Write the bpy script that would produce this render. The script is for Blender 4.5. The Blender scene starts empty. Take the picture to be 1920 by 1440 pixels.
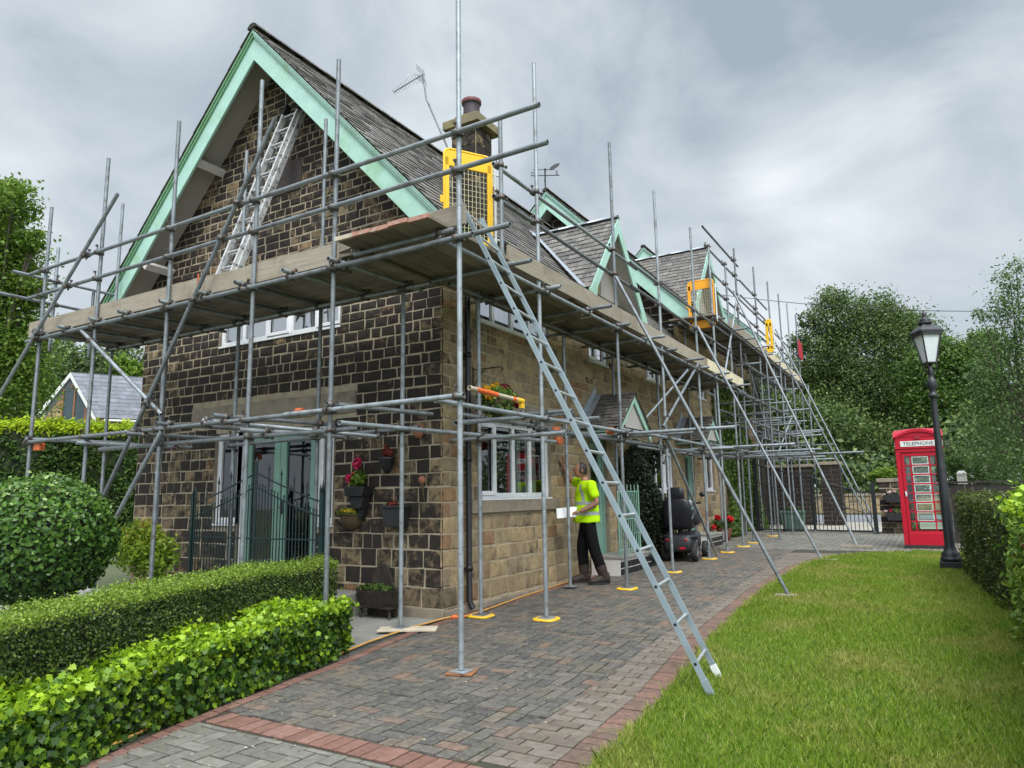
import bpy, math, random
import numpy as np
from mathutils import Vector, Matrix
random.seed(4)
rng = np.random.default_rng(4)
S = bpy.context.scene
R_ = math.radians

# ------------------------------------------------------------------ camera
CAM = Vector((0, 0, 1.45))
FW = Vector((-.50205, .85050, .15680)); RT = Vector((.859731, .510489, -.016226)); UP = Vector((.093845, -.126658, .987497))
FPX = 1318.4                      # focal length in photograph pixels (1920 wide)
cd = bpy.data.cameras.new("camera"); cam = bpy.data.objects.new("camera", cd)
S.collection.objects.link(cam)
cam.matrix_world = Matrix(((RT.x, UP.x, -FW.x, CAM.x), (RT.y, UP.y, -FW.y, CAM.y), (RT.z, UP.z, -FW.z, CAM.z), (0, 0, 0, 1)))
cd.sensor_width = 36; cd.lens = 36 * FPX / 1920; cd.clip_start = .05; cd.clip_end = 3000
S.camera = cam
S.render.resolution_x, S.render.resolution_y = 1024, 768
S.view_settings.view_transform = 'Standard'; S.view_settings.look = 'None'
S.view_settings.exposure = 0.62; S.view_settings.gamma = 1
S.render.engine = 'CYCLES'
S.cycles.use_denoising = True
S.cycles.max_bounces = 6; S.cycles.diffuse_bounces = 3; S.cycles.glossy_bounces = 3; S.cycles.transparent_max_bounces = 12
S.cycles.caustics_reflective = False; S.cycles.caustics_refractive = False

# ------------------------------------------------------------------ overcast sky and a soft sun
SUN = Vector((.45, -.50, .74)).normalized()
w = bpy.data.worlds.new("World"); S.world = w; w.use_nodes = True
nt = w.node_tree; N = nt.nodes; L = nt.links
N.clear()
out = N.new('ShaderNodeOutputWorld'); bg = N.new('ShaderNodeBackground'); L.new(bg.outputs[0], out.inputs[0])
bg.inputs[1].default_value = .1
sky = N.new('ShaderNodeTexSky'); sky.sky_type = 'NISHITA'; sky.sun_disc = False
sky.sun_elevation = math.asin(SUN.z); sky.sun_rotation = math.atan2(SUN.x, SUN.y)
tc = N.new('ShaderNodeTexCoord')
def wnode(t, **k):
    n = N.new(t)
    for a, b in k.items(): setattr(n, a, b)
    return n
def wmath(op, a, b=None, clamp=False):
    n = wnode('ShaderNodeMath', operation=op, use_clamp=clamp)
    for i, v in enumerate((a, b)):
        if v is None: continue
        if isinstance(v, (int, float)): n.inputs[i].default_value = v
        else: L.new(v, n.inputs[i])
    return n.outputs[0]
mp = wnode('ShaderNodeMapping'); L.new(tc.outputs['Generated'], mp.inputs[0]); mp.inputs['Scale'].default_value = (1, 1, 1.5)
n1 = wnode('ShaderNodeTexNoise'); L.new(mp.outputs[0], n1.inputs[0])
n1.inputs['Scale'].default_value = 2.6; n1.inputs['Detail'].default_value = 9; n1.inputs['Roughness'].default_value = .57; n1.inputs['Distortion'].default_value = .5
def blob(px, py, rad):
    d = (FW + RT * ((px - 960) / FPX) - UP * ((py - 720) / FPX)).normalized()
    v = wnode('ShaderNodeVectorMath', operation='DOT_PRODUCT'); nv = wnode('ShaderNodeVectorMath', operation='NORMALIZE')
    L.new(tc.outputs['Generated'], nv.inputs[0]); L.new(nv.outputs[0], v.inputs[0]); v.inputs[1].default_value = d
    c = math.cos(R_(rad))
    m = wnode('ShaderNodeMapRange', interpolation_type='SMOOTHERSTEP'); L.new(v.outputs['Value'], m.inputs[0])
    m.inputs[1].default_value = c; m.inputs[2].default_value = 1
    return m.outputs[0]
f = n1.outputs[0]
# thicker cloud to the upper right, thin bright cloud low on the right and behind the gable
for (px, py, r, s) in ((1350, 130, 20, -.20), (1760, 120, 16, -.12), (1570, 310, 9, .20), (1330, 430, 13, .10), (1000, 100, 16, .06), (250, 620, 20, .10), (1700, 440, 9, .05), (150, 380, 16, -.08)):
    f = wmath('ADD', f, wmath('MULTIPLY', blob(px, py, r), s))
ramp = wnode('ShaderNodeValToRGB'); L.new(f, ramp.inputs[0])
e = ramp.color_ramp.elements; e[0].position = .26; e[0].color = (.31, .37, .425, 1); e[1].position = .80; e[1].color = (.84, .865, .88, 1)
e2 = e.new(.47); e2.color = (.49, .545, .595, 1); e3 = e.new(.60); e3.color = (.62, .67, .715, 1)
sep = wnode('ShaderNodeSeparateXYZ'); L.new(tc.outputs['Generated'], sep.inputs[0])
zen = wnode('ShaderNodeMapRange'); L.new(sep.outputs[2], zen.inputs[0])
zen.inputs[1].default_value = .62; zen.inputs[2].default_value = 1; zen.inputs[3].default_value = 8.3; zen.inputs[4].default_value = 26  # overhead sky, above the view, brightened to add light on surfaces
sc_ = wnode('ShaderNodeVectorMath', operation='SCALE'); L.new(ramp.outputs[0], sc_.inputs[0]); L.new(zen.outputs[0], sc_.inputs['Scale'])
nvs = wnode('ShaderNodeVectorMath', operation='NORMALIZE'); L.new(tc.outputs['Generated'], nvs.inputs[0])
glow = wnode('ShaderNodeVectorMath', operation='DOT_PRODUCT'); L.new(nvs.outputs[0], glow.inputs[0]); glow.inputs[1].default_value = SUN
gm_ = wnode('ShaderNodeMapRange', interpolation_type='SMOOTHERSTEP'); L.new(glow.outputs['Value'], gm_.inputs[0])   # glow added round the unseen sun, behind the view, to light the walls
gm_.inputs[1].default_value = .35; gm_.inputs[2].default_value = 1; gm_.inputs[3].default_value = 1; gm_.inputs[4].default_value = 2.6
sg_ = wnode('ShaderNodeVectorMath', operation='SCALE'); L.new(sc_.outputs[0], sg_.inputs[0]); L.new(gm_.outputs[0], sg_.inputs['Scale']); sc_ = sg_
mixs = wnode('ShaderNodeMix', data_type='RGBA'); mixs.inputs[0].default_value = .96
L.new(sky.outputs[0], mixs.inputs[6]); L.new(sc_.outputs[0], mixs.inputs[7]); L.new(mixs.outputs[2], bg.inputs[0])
sd = bpy.data.lights.new("sun", 'SUN'); sd.energy = 1.5; sd.angle = R_(22); sd.color = (1, .96, .90)
so = bpy.data.objects.new("sun", sd); S.collection.objects.link(so)
so.rotation_euler = SUN.to_track_quat('Z', 'Y').to_euler()

# ------------------------------------------------------------------ helpers
def ray(px, py): return FW + RT * ((px - 960) / FPX) - UP * ((py - 720) / FPX)
def atx(px, py, x): d = ray(px, py); return CAM + d * (x / d.x)
def aty(px, py, y): d = ray(px, py); return CAM + d * (y / d.y)
def atz(px, py, z): d = ray(px, py); return CAM + d * ((z - CAM.z) / d.z)
def atd(px, py, dep): return CAM + ray(px, py) * dep
GP = ((-60, 0.), (5, .01), (6.73, .09), (10, .15), (17, .24), (22, .30), (35, .45), (3000, .45))
def zg(y):
    return float(np.interp(y, [p[0] for p in GP], [p[1] for p in GP]))
WL = {}                                   # world position of every parent
def wl(o): return WL.get(o.name, Vector((0, 0, 0)))
def tag(o, label=None, cat=None, group=None, kind=None):
    if label: o['label'] = label
    if cat: o['category'] = cat
    if group: o['group'] = group
    if kind: o['kind'] = kind
    return o
def thing(name, label, cat, loc=(0, 0, 0), group=None):
    o = bpy.data.objects.new(name, None); S.collection.objects.link(o)
    o.empty_display_size = .2; o.location = loc; WL[o.name] = Vector(loc)
    return tag(o, label, cat, group)
def finish(name, me, mats, parent):
    for m in (mats if isinstance(mats, (list, tuple)) else [mats]): me.materials.append(m)
    o = bpy.data.objects.new(name, me); S.collection.objects.link(o)
    if parent is not None:
        o.parent = parent; WL[o.name] = wl(parent)
        off = wl(parent)
        if off.length > 0: me.transform(Matrix.Translation(-off))
    return o
def frame(d):
    d = Vector(d).normalized()
    a = Vector((0, 0, 1)) if abs(d.z) < .9 else Vector((1, 0, 0))
    u = a.cross(d).normalized(); return u, d.cross(u).normalized()
class MB:
    def __init__(s): s.v = []; s.f = []; s.m = []; s.s = []; s.r = []
    def add(s, vs, fs, mi=0, sm=False, r=None):
        b = len(s.v); r = random.random() if r is None else r
        s.v += [tuple(p) for p in vs]
        for f in fs: s.f.append([b + i for i in f]); s.m.append(mi); s.s.append(sm); s.r.append(r)
    def box(s, x0, y0, z0, x1, y1, z1, mi=0, r=None):
        x0, x1 = min(x0, x1), max(x0, x1); y0, y1 = min(y0, y1), max(y0, y1); z0, z1 = min(z0, z1), max(z0, z1)
        s.add([(x0, y0, z0), (x1, y0, z0), (x1, y1, z0), (x0, y1, z0), (x0, y0, z1), (x1, y0, z1), (x1, y1, z1), (x0, y1, z1)],
              [(3, 2, 1, 0), (4, 5, 6, 7), (0, 1, 5, 4), (1, 2, 6, 5), (2, 3, 7, 6), (3, 0, 4, 7)], mi, False, r)
    def obox(s, c, a, b, d, mi=0, r=None):        # centre and three half-edge vectors
        c, a, b, d = Vector(c), Vector(a), Vector(b), Vector(d)
        s.add([c - a - b - d, c + a - b - d, c + a + b - d, c - a + b - d, c - a - b + d, c + a - b + d, c + a + b + d, c - a + b + d],
              [(3, 2, 1, 0), (4, 5, 6, 7), (0, 1, 5, 4), (1, 2, 6, 5), (2, 3, 7, 6), (3, 0, 4, 7)], mi, False, r)
    def bar(s, a, b, w_, h_, mi=0, up=None, r=None):
        a, b = Vector(a), Vector(b); d = b - a
        if up is None: u, v = frame(d)
        else: v = Vector(up); u = v.cross(d).normalized(); v = d.cross(u).normalized()
        s.obox((a + b) / 2, d / 2, u * w_ / 2, v * h_ / 2, mi, r)
    def tube(s, pts, r, n=10, mi=0, cap=True, sm=True, rr=None):
        pts = [Vector(p) for p in pts]; k = len(pts); rs = r if isinstance(r, (list, tuple)) else [r] * k
        t0 = (pts[1] - pts[0]).normalized(); u, v = frame(t0); vs = []
        for i, p in enumerate(pts):
            t = (pts[min(i + 1, k - 1)] - pts[max(i - 1, 0)]).normalized()
            u = (u - t * u.dot(t)).normalized(); v = t.cross(u)
            for j in range(n):
                a = 2 * math.pi * j / n; vs.append(p + (u * math.cos(a) + v * math.sin(a)) * rs[i])
        fs = [(i * n + j, i * n + (j + 1) % n, (i + 1) * n + (j + 1) % n, (i + 1) * n + j) for i in range(k - 1) for j in range(n)]
        rr = random.random() if rr is None else rr
        s.add(vs, fs, mi, sm, rr)
        if cap:
            s.add(vs[:n], [tuple(range(n - 1, -1, -1))], mi, False, rr); s.add(vs[-n:], [tuple(range(n))], mi, False, rr)
    def lathe(s, prof, c=(0, 0, 0), n=20, mi=0, sm=True, ax=None, r=None):
        c = Vector(c); ax = Vector((0, 0, 1)) if ax is None else Vector(ax).normalized(); u, v = frame(ax); vs = []
        for (q, z) in prof:
            for j in range(n):
                a = 2 * math.pi * (j + .5) / n; vs.append(c + ax * z + (u * math.cos(a) + v * math.sin(a)) * q)
        k = len(prof)
        fs = [(i * n + j, i * n + (j + 1) % n, (i + 1) * n + (j + 1) % n, (i + 1) * n + j) for i in range(k - 1) for j in range(n)]
        fs += [tuple(range(n - 1, -1, -1)), tuple((k - 1) * n + j for j in range(n))]
        s.add(vs, fs, mi, sm, r)
    def prism(s, poly, vec, mi=0, r=None):
        poly = [Vector(p) for p in poly]; vec = Vector(vec); n = len(poly)
        nn = Vector((0, 0, 0))
        for i in range(n): nn += poly[i].cross(poly[(i + 1) % n])
        if nn.dot(vec) > 0: poly = poly[::-1]
        s.add(poly + [p + vec for p in poly], [tuple(range(n)), tuple(range(2 * n - 1, n - 1, -1))] + [(i, i + n, (i + 1) % n + n, (i + 1) % n) for i in range(n)], mi, False, r)
    def ball(s, c, rad, n=10, mi=0, r=None):
        c = Vector(c); rad = Vector(rad) if hasattr(rad, '__len__') else Vector((rad,) * 3); vs = []; k = max(4, n // 2 + 1)
        for i in range(k + 1):
            t = math.pi * i / k
            for j in range(n):
                a = 2 * math.pi * j / n
                vs.append(c + Vector((rad.x * math.sin(t) * math.cos(a), rad.y * math.sin(t) * math.sin(a), rad.z * math.cos(t))))
        s.add(vs, [((i + 1) * n + j, (i + 1) * n + (j + 1) % n, i * n + (j + 1) % n, i * n + j) for i in range(k) for j in range(n)], mi, True, r)
    def quad(s, a, b, c, d, mi=0, r=None): s.add([a, b, c, d], [(0, 1, 2, 3)], mi, False, r)
    def build(s, name, mats, parent=None, bevel=0):
        me = bpy.data.meshes.new(name); me.from_pydata(s.v, [], s.f)
        me.polygons.foreach_set('material_index', s.m); me.polygons.foreach_set('use_smooth', s.s)
        at = me.attributes.new('rnd', 'FLOAT', 'FACE'); at.data.foreach_set('value', s.r)
        me.validate(); me.update()
        o = finish(name, me, mats, parent)
        if bevel:
            b = o.modifiers.new('soft_edges', 'BEVEL'); b.width = bevel; b.segments = 2; b.limit_method = 'ANGLE'; b.angle_limit = R_(50)
        return o
def np_mesh(name, V, F, mat, rnd=None, parent=None, smooth=False):
    V = np.ascontiguousarray(V, np.float32); F = np.ascontiguousarray(F, np.int32); k = F.shape[1]
    me = bpy.data.meshes.new(name); me.vertices.add(len(V)); me.vertices.foreach_set('co', V.ravel())
    me.loops.add(F.size); me.loops.foreach_set('vertex_index', F.ravel())
    me.polygons.add(len(F)); me.polygons.foreach_set('loop_start', np.arange(0, F.size, k, dtype=np.int32)); me.polygons.foreach_set('loop_total', np.full(len(F), k, np.int32))
    me.update(calc_edges=True)
    if rnd is not None:
        at = me.attributes.new('rnd', 'FLOAT', 'FACE'); at.data.foreach_set('value', np.ascontiguousarray(rnd, np.float32))
    if smooth: me.polygons.foreach_set('use_smooth', np.ones(len(F), bool))
    me.validate(); return finish(name, me, mat, parent)
def copy_tree(o, parent=None):
    c = o.copy(); S.collection.objects.link(c)
    if parent is not None: c.parent = parent
    for ch in list(o.children): copy_tree(ch, c)
    return c

# ------------------------------------------------------------------ materials
def newmat(name):
    m = bpy.data.materials.new(name); m.use_nodes = True; t = m.node_tree
    return m, t, t.nodes['Principled BSDF']
def nd(t, typ, **k):
    n = t.nodes.new(typ)
    for a, b in k.items(): setattr(n, a, b)
    return n
def pos(t): return nd(t, 'ShaderNodeNewGeometry').outputs['Position']
def noise(t, scale, det=4, rough=.55, vec=None, dist=0):
    n = nd(t, 'ShaderNodeTexNoise'); n.inputs['Scale'].default_value = scale; n.inputs['Detail'].default_value = det
    n.inputs['Roughness'].default_value = rough; n.inputs['Distortion'].default_value = dist
    t.links.new(vec if vec is not None else pos(t), n.inputs['Vector']); return n.outputs[0]
def mrange(t, v, a, b, c, d, smooth=False):
    n = nd(t, 'ShaderNodeMapRange', interpolation_type='SMOOTHSTEP' if smooth else 'LINEAR'); t.links.new(v, n.inputs[0])
    for i, x in enumerate((a, b, c, d)): n.inputs[i + 1].default_value = x
    return n.outputs[0]
def math_(t, op, a, b, clamp=False):
    n = nd(t, 'ShaderNodeMath', operation=op, use_clamp=clamp)
    for i, v in enumerate((a, b)):
        if isinstance(v, (int, float)): n.inputs[i].default_value = v
        else: t.links.new(v, n.inputs[i])
    return n.outputs[0]
def mix(t, fac, a, b, mode='MIX'):
    n = nd(t, 'ShaderNodeMix', data_type='RGBA', blend_type=mode)
    for i, v in ((0, fac), (6, a), (7, b)):
        if isinstance(v, (int, float)): n.inputs[i].default_value = v
        elif isinstance(v, tuple): n.inputs[i].default_value = (*v[:3], 1)
        else: t.links.new(v, n.inputs[i])
    return n.outputs[2]
def ramp_(t, fac, stops, const=False):
    n = nd(t, 'ShaderNodeValToRGB'); t.links.new(fac, n.inputs[0]); e = n.color_ramp.elements
    if const: n.color_ramp.interpolation = 'CONSTANT'
    e[0].position = stops[0][0]; e[0].color = (*stops[0][1], 1); e[1].position = stops[-1][0]; e[1].color = (*stops[-1][1], 1)
    for p, c in stops[1:-1]: e.new(p).color = (*c, 1)
    return n.outputs[0]
def rnd_(t):
    a = nd(t, 'ShaderNodeAttribute'); a.attribute_name = 'rnd'; return a.outputs['Fac']
def scale_col(t, col, fac):
    n = nd(t, 'ShaderNodeVectorMath', operation='SCALE'); t.links.new(col, n.inputs[0]); t.links.new(fac, n.inputs['Scale']); return n.outputs[0]
def bump_(t, b, h, st, dist=.01):
    n = nd(t, 'ShaderNodeBump'); n.inputs['Strength'].default_value = st; n.inputs['Distance'].default_value = dist
    t.links.new(h, n.inputs['Height']); t.links.new(n.outputs[0], b.inputs['Normal'])
def plain(name, col, rough=.5, metal=0, var=.15, scale=4, dirt=None, dirt_amt=.5, dscale=3, bump=0, bscale=60, rv=0, spec=.5, rough_var=.1):
    m, t, b = newmat(name)
    lo = tuple(c * (1 - var) for c in col); hi = tuple(min(1, c * (1 + var)) for c in col)
    c = mix(t, mrange(t, noise(t, scale), .3, .7, 0, 1), lo, hi)
    if dirt: c = mix(t, mrange(t, noise(t, dscale, 6, .65), .50, .68, 0, dirt_amt, True), c, dirt)
    if rv: c = scale_col(t, c, mrange(t, rnd_(t), 0, 1, 1 - rv, 1 + rv))
    t.links.new(c, b.inputs['Base Color'])
    t.links.new(mrange(t, noise(t, scale * 5), .3, .7, max(0, rough - rough_var), min(1, rough + rough_var)), b.inputs['Roughness'])
    b.inputs['Metallic'].default_value = metal; b.inputs['Specular IOR Level'].default_value = spec
    if bump: bump_(t, b, noise(t, bscale, 5), bump)
    return m
def byrnd(name, stops, rough=.8, nvar=.2, nscale=20, bump=.2, bscale=60, const=False, speck=None, speck_amt=.5, sscale=120, spec=.4, moss=None, moss_scale=2, moss_amt=.6):
    m, t, b = newmat(name)
    c = ramp_(t, rnd_(t), stops, const)
    c = scale_col(t, c, mrange(t, noise(t, nscale, 5), .3, .7, 1 - nvar, 1 + nvar))
    if speck: c = mix(t, mrange(t, noise(t, sscale, 2), .56, .66, 0, speck_amt), c, speck)
    if moss: c = mix(t, mrange(t, noise(t, moss_scale, 6, .7), .55, .68, 0, moss_amt), c, moss)
    t.links.new(c, b.inputs['Base Color']); b.inputs['Roughness'].default_value = rough; b.inputs['Specular IOR Level'].default_value = spec
    if bump: bump_(t, b, noise(t, bscale, 6), bump)
    return m
def leafmat(name, stops, trans=.35, rough=.5, patch=None, pscale=1.5):
    m, t, b = newmat(name)
    c = ramp_(t, rnd_(t), stops)
    if patch: c = mix(t, mrange(t, noise(t, pscale, 5, .6), .46, .68, 0, .65, True), c, ramp_(t, rnd_(t), patch))
    t.links.new(c, b.inputs['Base Color']); b.inputs['Roughness'].default_value = rough; b.inputs['Specular IOR Level'].default_value = .35
    tr = nd(t, 'ShaderNodeBsdfTranslucent'); t.links.new(c, tr.inputs[0]); ms = nd(t, 'ShaderNodeMixShader'); ms.inputs[0].default_value = trans
    t.links.new(b.outputs[0], ms.inputs[1]); t.links.new(tr.outputs[0], ms.inputs[2]); t.links.new(ms.outputs[0], t.nodes['Material Output'].inputs[0])
    return m
def stone_mat(name, soot, buff, buff2, seed, rough=.88):
    """coursed sandstone: a stone is clean buff or carries a black weathering crust, in blotches"""
    m, t, b = newmat(name)
    v = nd(t, 'ShaderNodeVectorMath', operation='ADD'); t.links.new(pos(t), v.inputs[0]); v.inputs[1].default_value = (seed, seed * 2, seed * 3)
    r = rnd_(t)
    col = mix(t, r, buff, buff2)
    k2 = math_(t, 'FRACT', math_(t, 'MULTIPLY', r, 13.7), 0); col = mix(t, mrange(t, k2, .86, .95, 0, .55), col, (.25, .11, .055)); col = mix(t, mrange(t, k2, .10, .03, 0, .6), col, (.10, .085, .065))
    col = scale_col(t, col, mrange(t, noise(t, 9, 6, .65, v.outputs[0]), .25, .75, .62, 1.35))
    f1 = math_(t, 'MULTIPLY', noise(t, 7.5, 7, .72, v.outputs[0]), 1.15)
    f2 = math_(t, 'MULTIPLY', noise(t, .55, 3, .5, v.outputs[0]), .9)
    k = math_(t, 'FRACT', math_(t, 'MULTIPLY', r, 7.31), 0)
    ff = math_(t, 'ADD', math_(t, 'ADD', f1, f2), math_(t, 'MULTIPLY', k, .42))
    sep = nd(t, 'ShaderNodeSeparateXYZ'); t.links.new(pos(t), sep.inputs[0])
    ff = math_(t, 'ADD', ff, mrange(t, sep.outputs[2], .3, 3.6, -soot[2], soot[2]))
    d = mrange(t, ff, soot[0], soot[1], 0, .97, True)
    crust = mix(t, noise(t, 14, 4, .6), (.012, .011, .012), (.045, .037, .032))
    t.links.new(mix(t, d, col, crust), b.inputs['Base Color'])
    b.inputs['Roughness'].default_value = rough; b.inputs['Specular IOR Level'].default_value = .25
    bump_(t, b, noise(t, 22, 8, .72), .55, .02)
    return m
MT = {}
MT['gstone'] = stone_mat('sooty_sandstone', (.94, 1.22, .08), (.30, .225, .13), (.19, .145, .09), 1.7)
MT['sstone'] = stone_mat('buff_sandstone', (1.34, 1.75, .02), (.40, .30, .165), (.27, .21, .135), 5.1)
MT['mortar'] = plain('lime_mortar', (.38, .325, .235), .95, var=.2, scale=8, bump=.3, bscale=80, spec=.2)
MT['smortar'] = plain('pale_mortar', (.38, .32, .225), .95, var=.2, scale=8, bump=.3, bscale=80, spec=.2)
MT['dressed'] = plain('dressed_stone', (.27, .225, .17), .85, var=.18, scale=5, dirt=(.10, .085, .07), dirt_amt=.6, dscale=4, bump=.25, bscale=40)
MT['plaque'] = plain('dark_datestone', (.055, .045, .042), .85, var=.3, scale=6, bump=.2)
MT['mint'] = plain('mint_green_paint', (.38, .60, .515), .5, var=.08, scale=5, dirt=(.25, .45, .24), dirt_amt=.6, dscale=2.2, bump=.12, bscale=25)
MT['mint_dark'] = plain('weathered_green_paint', (.18, .36, .21), .5, var=.15, scale=3, dirt=(.12, .25, .09), dirt_amt=.6)
MT['soffit'] = plain('grey_soffit_paint', (.43, .40, .37), .6, var=.05, scale=2)
MT['greywhite'] = plain('grey_white_paint', (.62, .60, .57), .5, var=.05)
MT['slate'] = byrnd('roof_slate', [(0, (.075, .07, .068)), (.4, (.105, .097, .09)), (.75, (.135, .122, .11)), (1, (.175, .16, .145))], .75, .3, 9, .3, 40, speck=(.26, .25, .2), speck_amt=.5, sscale=16, moss=(.13, .12, .06), moss_scale=2.5, moss_amt=.5)
MT['lead'] = plain('lead_flashing', (.36, .39, .43), .45, .2, .2, 5)
MT['black'] = plain('black_gloss_paint', (.012, .012, .014), .35, var=.3)
MT['iron'] = plain('black_iron', (.012, .014, .016), .45, 0, .3, 8)
MT['greeniron'] = plain('dark_green_iron', (.006, .022, .022), .45, 0, .3, 8)
MT['upvc'] = plain('white_window_plastic', (.80, .82, .84), .3, var=.03, spec=.5)
MT['doorgreen'] = plain('sage_green_door_paint', (.20, .36, .29), .4, var=.06, scale=3)
MT['galv'] = plain('galvanised_steel', (.235, .262, .28), .46, .4, .22, 7, dirt=(.13, .12, .11), dirt_amt=.75, dscale=9, rv=.36, bump=.15, bscale=35)
MT['steel_dark'] = plain('dark_coupler_steel', (.10, .095, .09), .5, .5, .4, 30, dirt=(.17, .07, .03), dirt_amt=.7, dscale=20)
MT['bandred'] = plain('worn_red_band', (.40, .20, .15), .7, 0, .3, 30, dirt=(.40, .33, .26), dirt_amt=.8, dscale=25)
MT['rust'] = plain('orange_painted_steel', (.50, .11, .03), .6, 0, .25, 20, dirt=(.25, .08, .03), dirt_amt=.6)
MT['board'] = plain('grey_scaffold_board', (.33, .30, .255), .85, var=.2, scale=3, dirt=(.17, .15, .12), dirt_amt=.5, dscale=5, bump=.2, rv=.18)
def woodgrain(name, a, b, c_):
    m, t, bs = newmat(name); mp_ = nd(t, 'ShaderNodeMapping'); mp_.inputs['Scale'].default_value = (1.3, 1.3, 42); t.links.new(pos(t), mp_.inputs[0])
    g_ = noise(t, 1.6, 6, .7, mp_.outputs[0], .6); col = mix(t, mrange(t, g_, .32, .68, 0, 1), a, b); col = mix(t, mrange(t, noise(t, 2.2, 5, .7), .5, .7, 0, .7, True), col, c_)
    col = scale_col(t, col, mrange(t, rnd_(t), 0, 1, .72, 1.18)); t.links.new(col, bs.inputs['Base Color']); bs.inputs['Roughness'].default_value = .88; bs.inputs['Specular IOR Level'].default_value = .2; bump_(t, bs, g_, .35, .006); return m
MT['board'] = woodgrain('weathered_toe_board', (.26, .225, .175), (.40, .355, .285), (.22, .18, .135))
MT['deckboard'] = plain('brown_deck_board', (.19, .16, .125), .9, var=.25, scale=2.5, dirt=(.10, .085, .065), dirt_amt=.6, dscale=4, bump=.2, rv=.3)
MT['board_pale'] = plain('new_pale_board', (.60, .52, .36), .8, var=.12, scale=3, rv=.05)
MT['alu'] = plain('aluminium', (.62, .65, .67), .38, .7, .12, 6)
MT['alu_worn'] = plain('paint_splashed_aluminium', (.62, .63, .63), .5, .4, .15, 6, dirt=(.12, .12, .12), dirt_amt=.8, dscale=14)
MT['laddergrey'] = plain('blue_grey_ladder', (.23, .285, .31), .45, .25, .12, 6)
MT['yellow'] = plain('yellow_powder_coat', (.85, .50, .01), .4, 0, .06, 4)
MT['amber'] = plain('amber_powder_coat', (.85, .36, .015), .45, 0, .08, 4)
MT['padyellow'] = plain('yellow_plastic', (.83, .48, .015), .45, 0, .1, 12, dirt=(.45, .32, .12), dirt_amt=.5, dscale=20)
MT['planktimber'] = plain('pale_timber', (.52, .45, .34), .85, var=.15, scale=8)
MT['orange'] = plain('orange_plastic', (.80, .14, .02), .45, 0, .1)
MT['hose'] = plain('yellow_brown_hose', (.55, .30, .08), .5, 0, .15, 20)
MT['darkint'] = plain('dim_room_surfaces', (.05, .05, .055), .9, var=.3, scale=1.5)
MT['curtain'] = plain('pale_green_curtain', (.52, .60, .54), .9, var=.1, scale=6)
MT['plastic_black'] = plain('black_plastic', (.022, .022, .025), .45, 0, .2, 8)
MT['rubber'] = plain('tyre_rubber', (.02, .02, .02), .8, 0, .2)
MT['leather'] = plain('black_seat_leather', (.012, .012, .016), .38, 0, .3, 10, bump=.15)
MT['terracotta'] = plain('terracotta', (.30, .12, .07), .75, 0, .2)
MT['castiron'] = plain('rusty_cast_iron', (.035, .028, .024), .75, .2, .3, 12, dirt=(.08, .06, .035), dirt_amt=.7)
MT['wicker'] = plain('brown_wicker', (.09, .065, .03), .85, 0, .4, 40, bump=.5, bscale=90)
MT['red'] = plain('gloss_red_paint', (.44, .008, .026), .45, 0, .08, 3, spec=.3)
MT['signwhite'] = plain('opal_sign_glass', (.66, .68, .66), .3, 0, .04)
MT['whiteframe'] = plain('off_white_paint', (.62, .64, .62), .5, 0, .05)
MT['lampblack'] = plain('black_lamp_paint', (.016, .018, .021), .45, 0, .2, 6)
MT['lampglass'] = plain('frosted_lamp_glass', (.62, .66, .68), .35, 0, .08, 3)
MT['skin'] = plain('tanned_skin', (.34, .16, .10), .55, 0, .12, 14)
MT['tattoo'] = plain('tattooed_forearm_skin', (.30, .16, .11), .6, 0, .1, 14, dirt=(.05, .045, .05), dirt_amt=.75, dscale=22)
MT['hair'] = plain('dark_hair', (.02, .014, .011), .6, 0, .3, 60)
MT['hivis'] = plain('hi_vis_yellow_cloth', (.50, .85, .012), .85, 0, .14, 9, bump=.9, bscale=11, spec=.1)
MT['reflective'] = plain('silver_reflective_tape', (.40, .42, .43), .4, .3, .1, 20)
MT['trousers'] = plain('black_work_cloth', (.006, .006, .007), .9, 0, .3, 8, bump=.8, bscale=12, spec=.15)
MT['boots'] = plain('brown_work_leather', (.035, .024, .018), .7, 0, .3, 14, dirt=(.09, .075, .06), dirt_amt=.6)
MT['paper'] = plain('white_paper', (.78, .78, .78), .7, 0, .05)
MT['concrete'] = plain('grey_concrete', (.25, .245, .22), .9, 0, .18, 3, dirt=(.15, .15, .11), dirt_amt=.5, dscale=2, bump=.3, bscale=40)
MT['fencewood'] = plain('dark_stained_timber', (.028, .024, .022), .8, 0, .3, 6)
MT['bark'] = plain('grey_bark', (.10, .085, .065), .9, 0, .3, 12, bump=.6, bscale=30)
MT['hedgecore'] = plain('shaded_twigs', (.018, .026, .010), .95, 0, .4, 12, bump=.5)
MT['asphalt'] = plain('grey_asphalt', (.16, .165, .175), .9, 0, .15, 2)
MT['concrete_pale'] = plain('pale_forecourt', (.36, .33, .28), .9, 0, .15, 2)
MT['whiteline'] = plain('white_road_paint', (.75, .75, .73), .8)
MT['timber'] = plain('brown_stained_timber', (.28, .12, .05), .6, 0, .2, 8)
MT['soil'] = plain('dark_soil', (.045, .036, .026), .95, 0, .3, 6, bump=.5)
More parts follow.
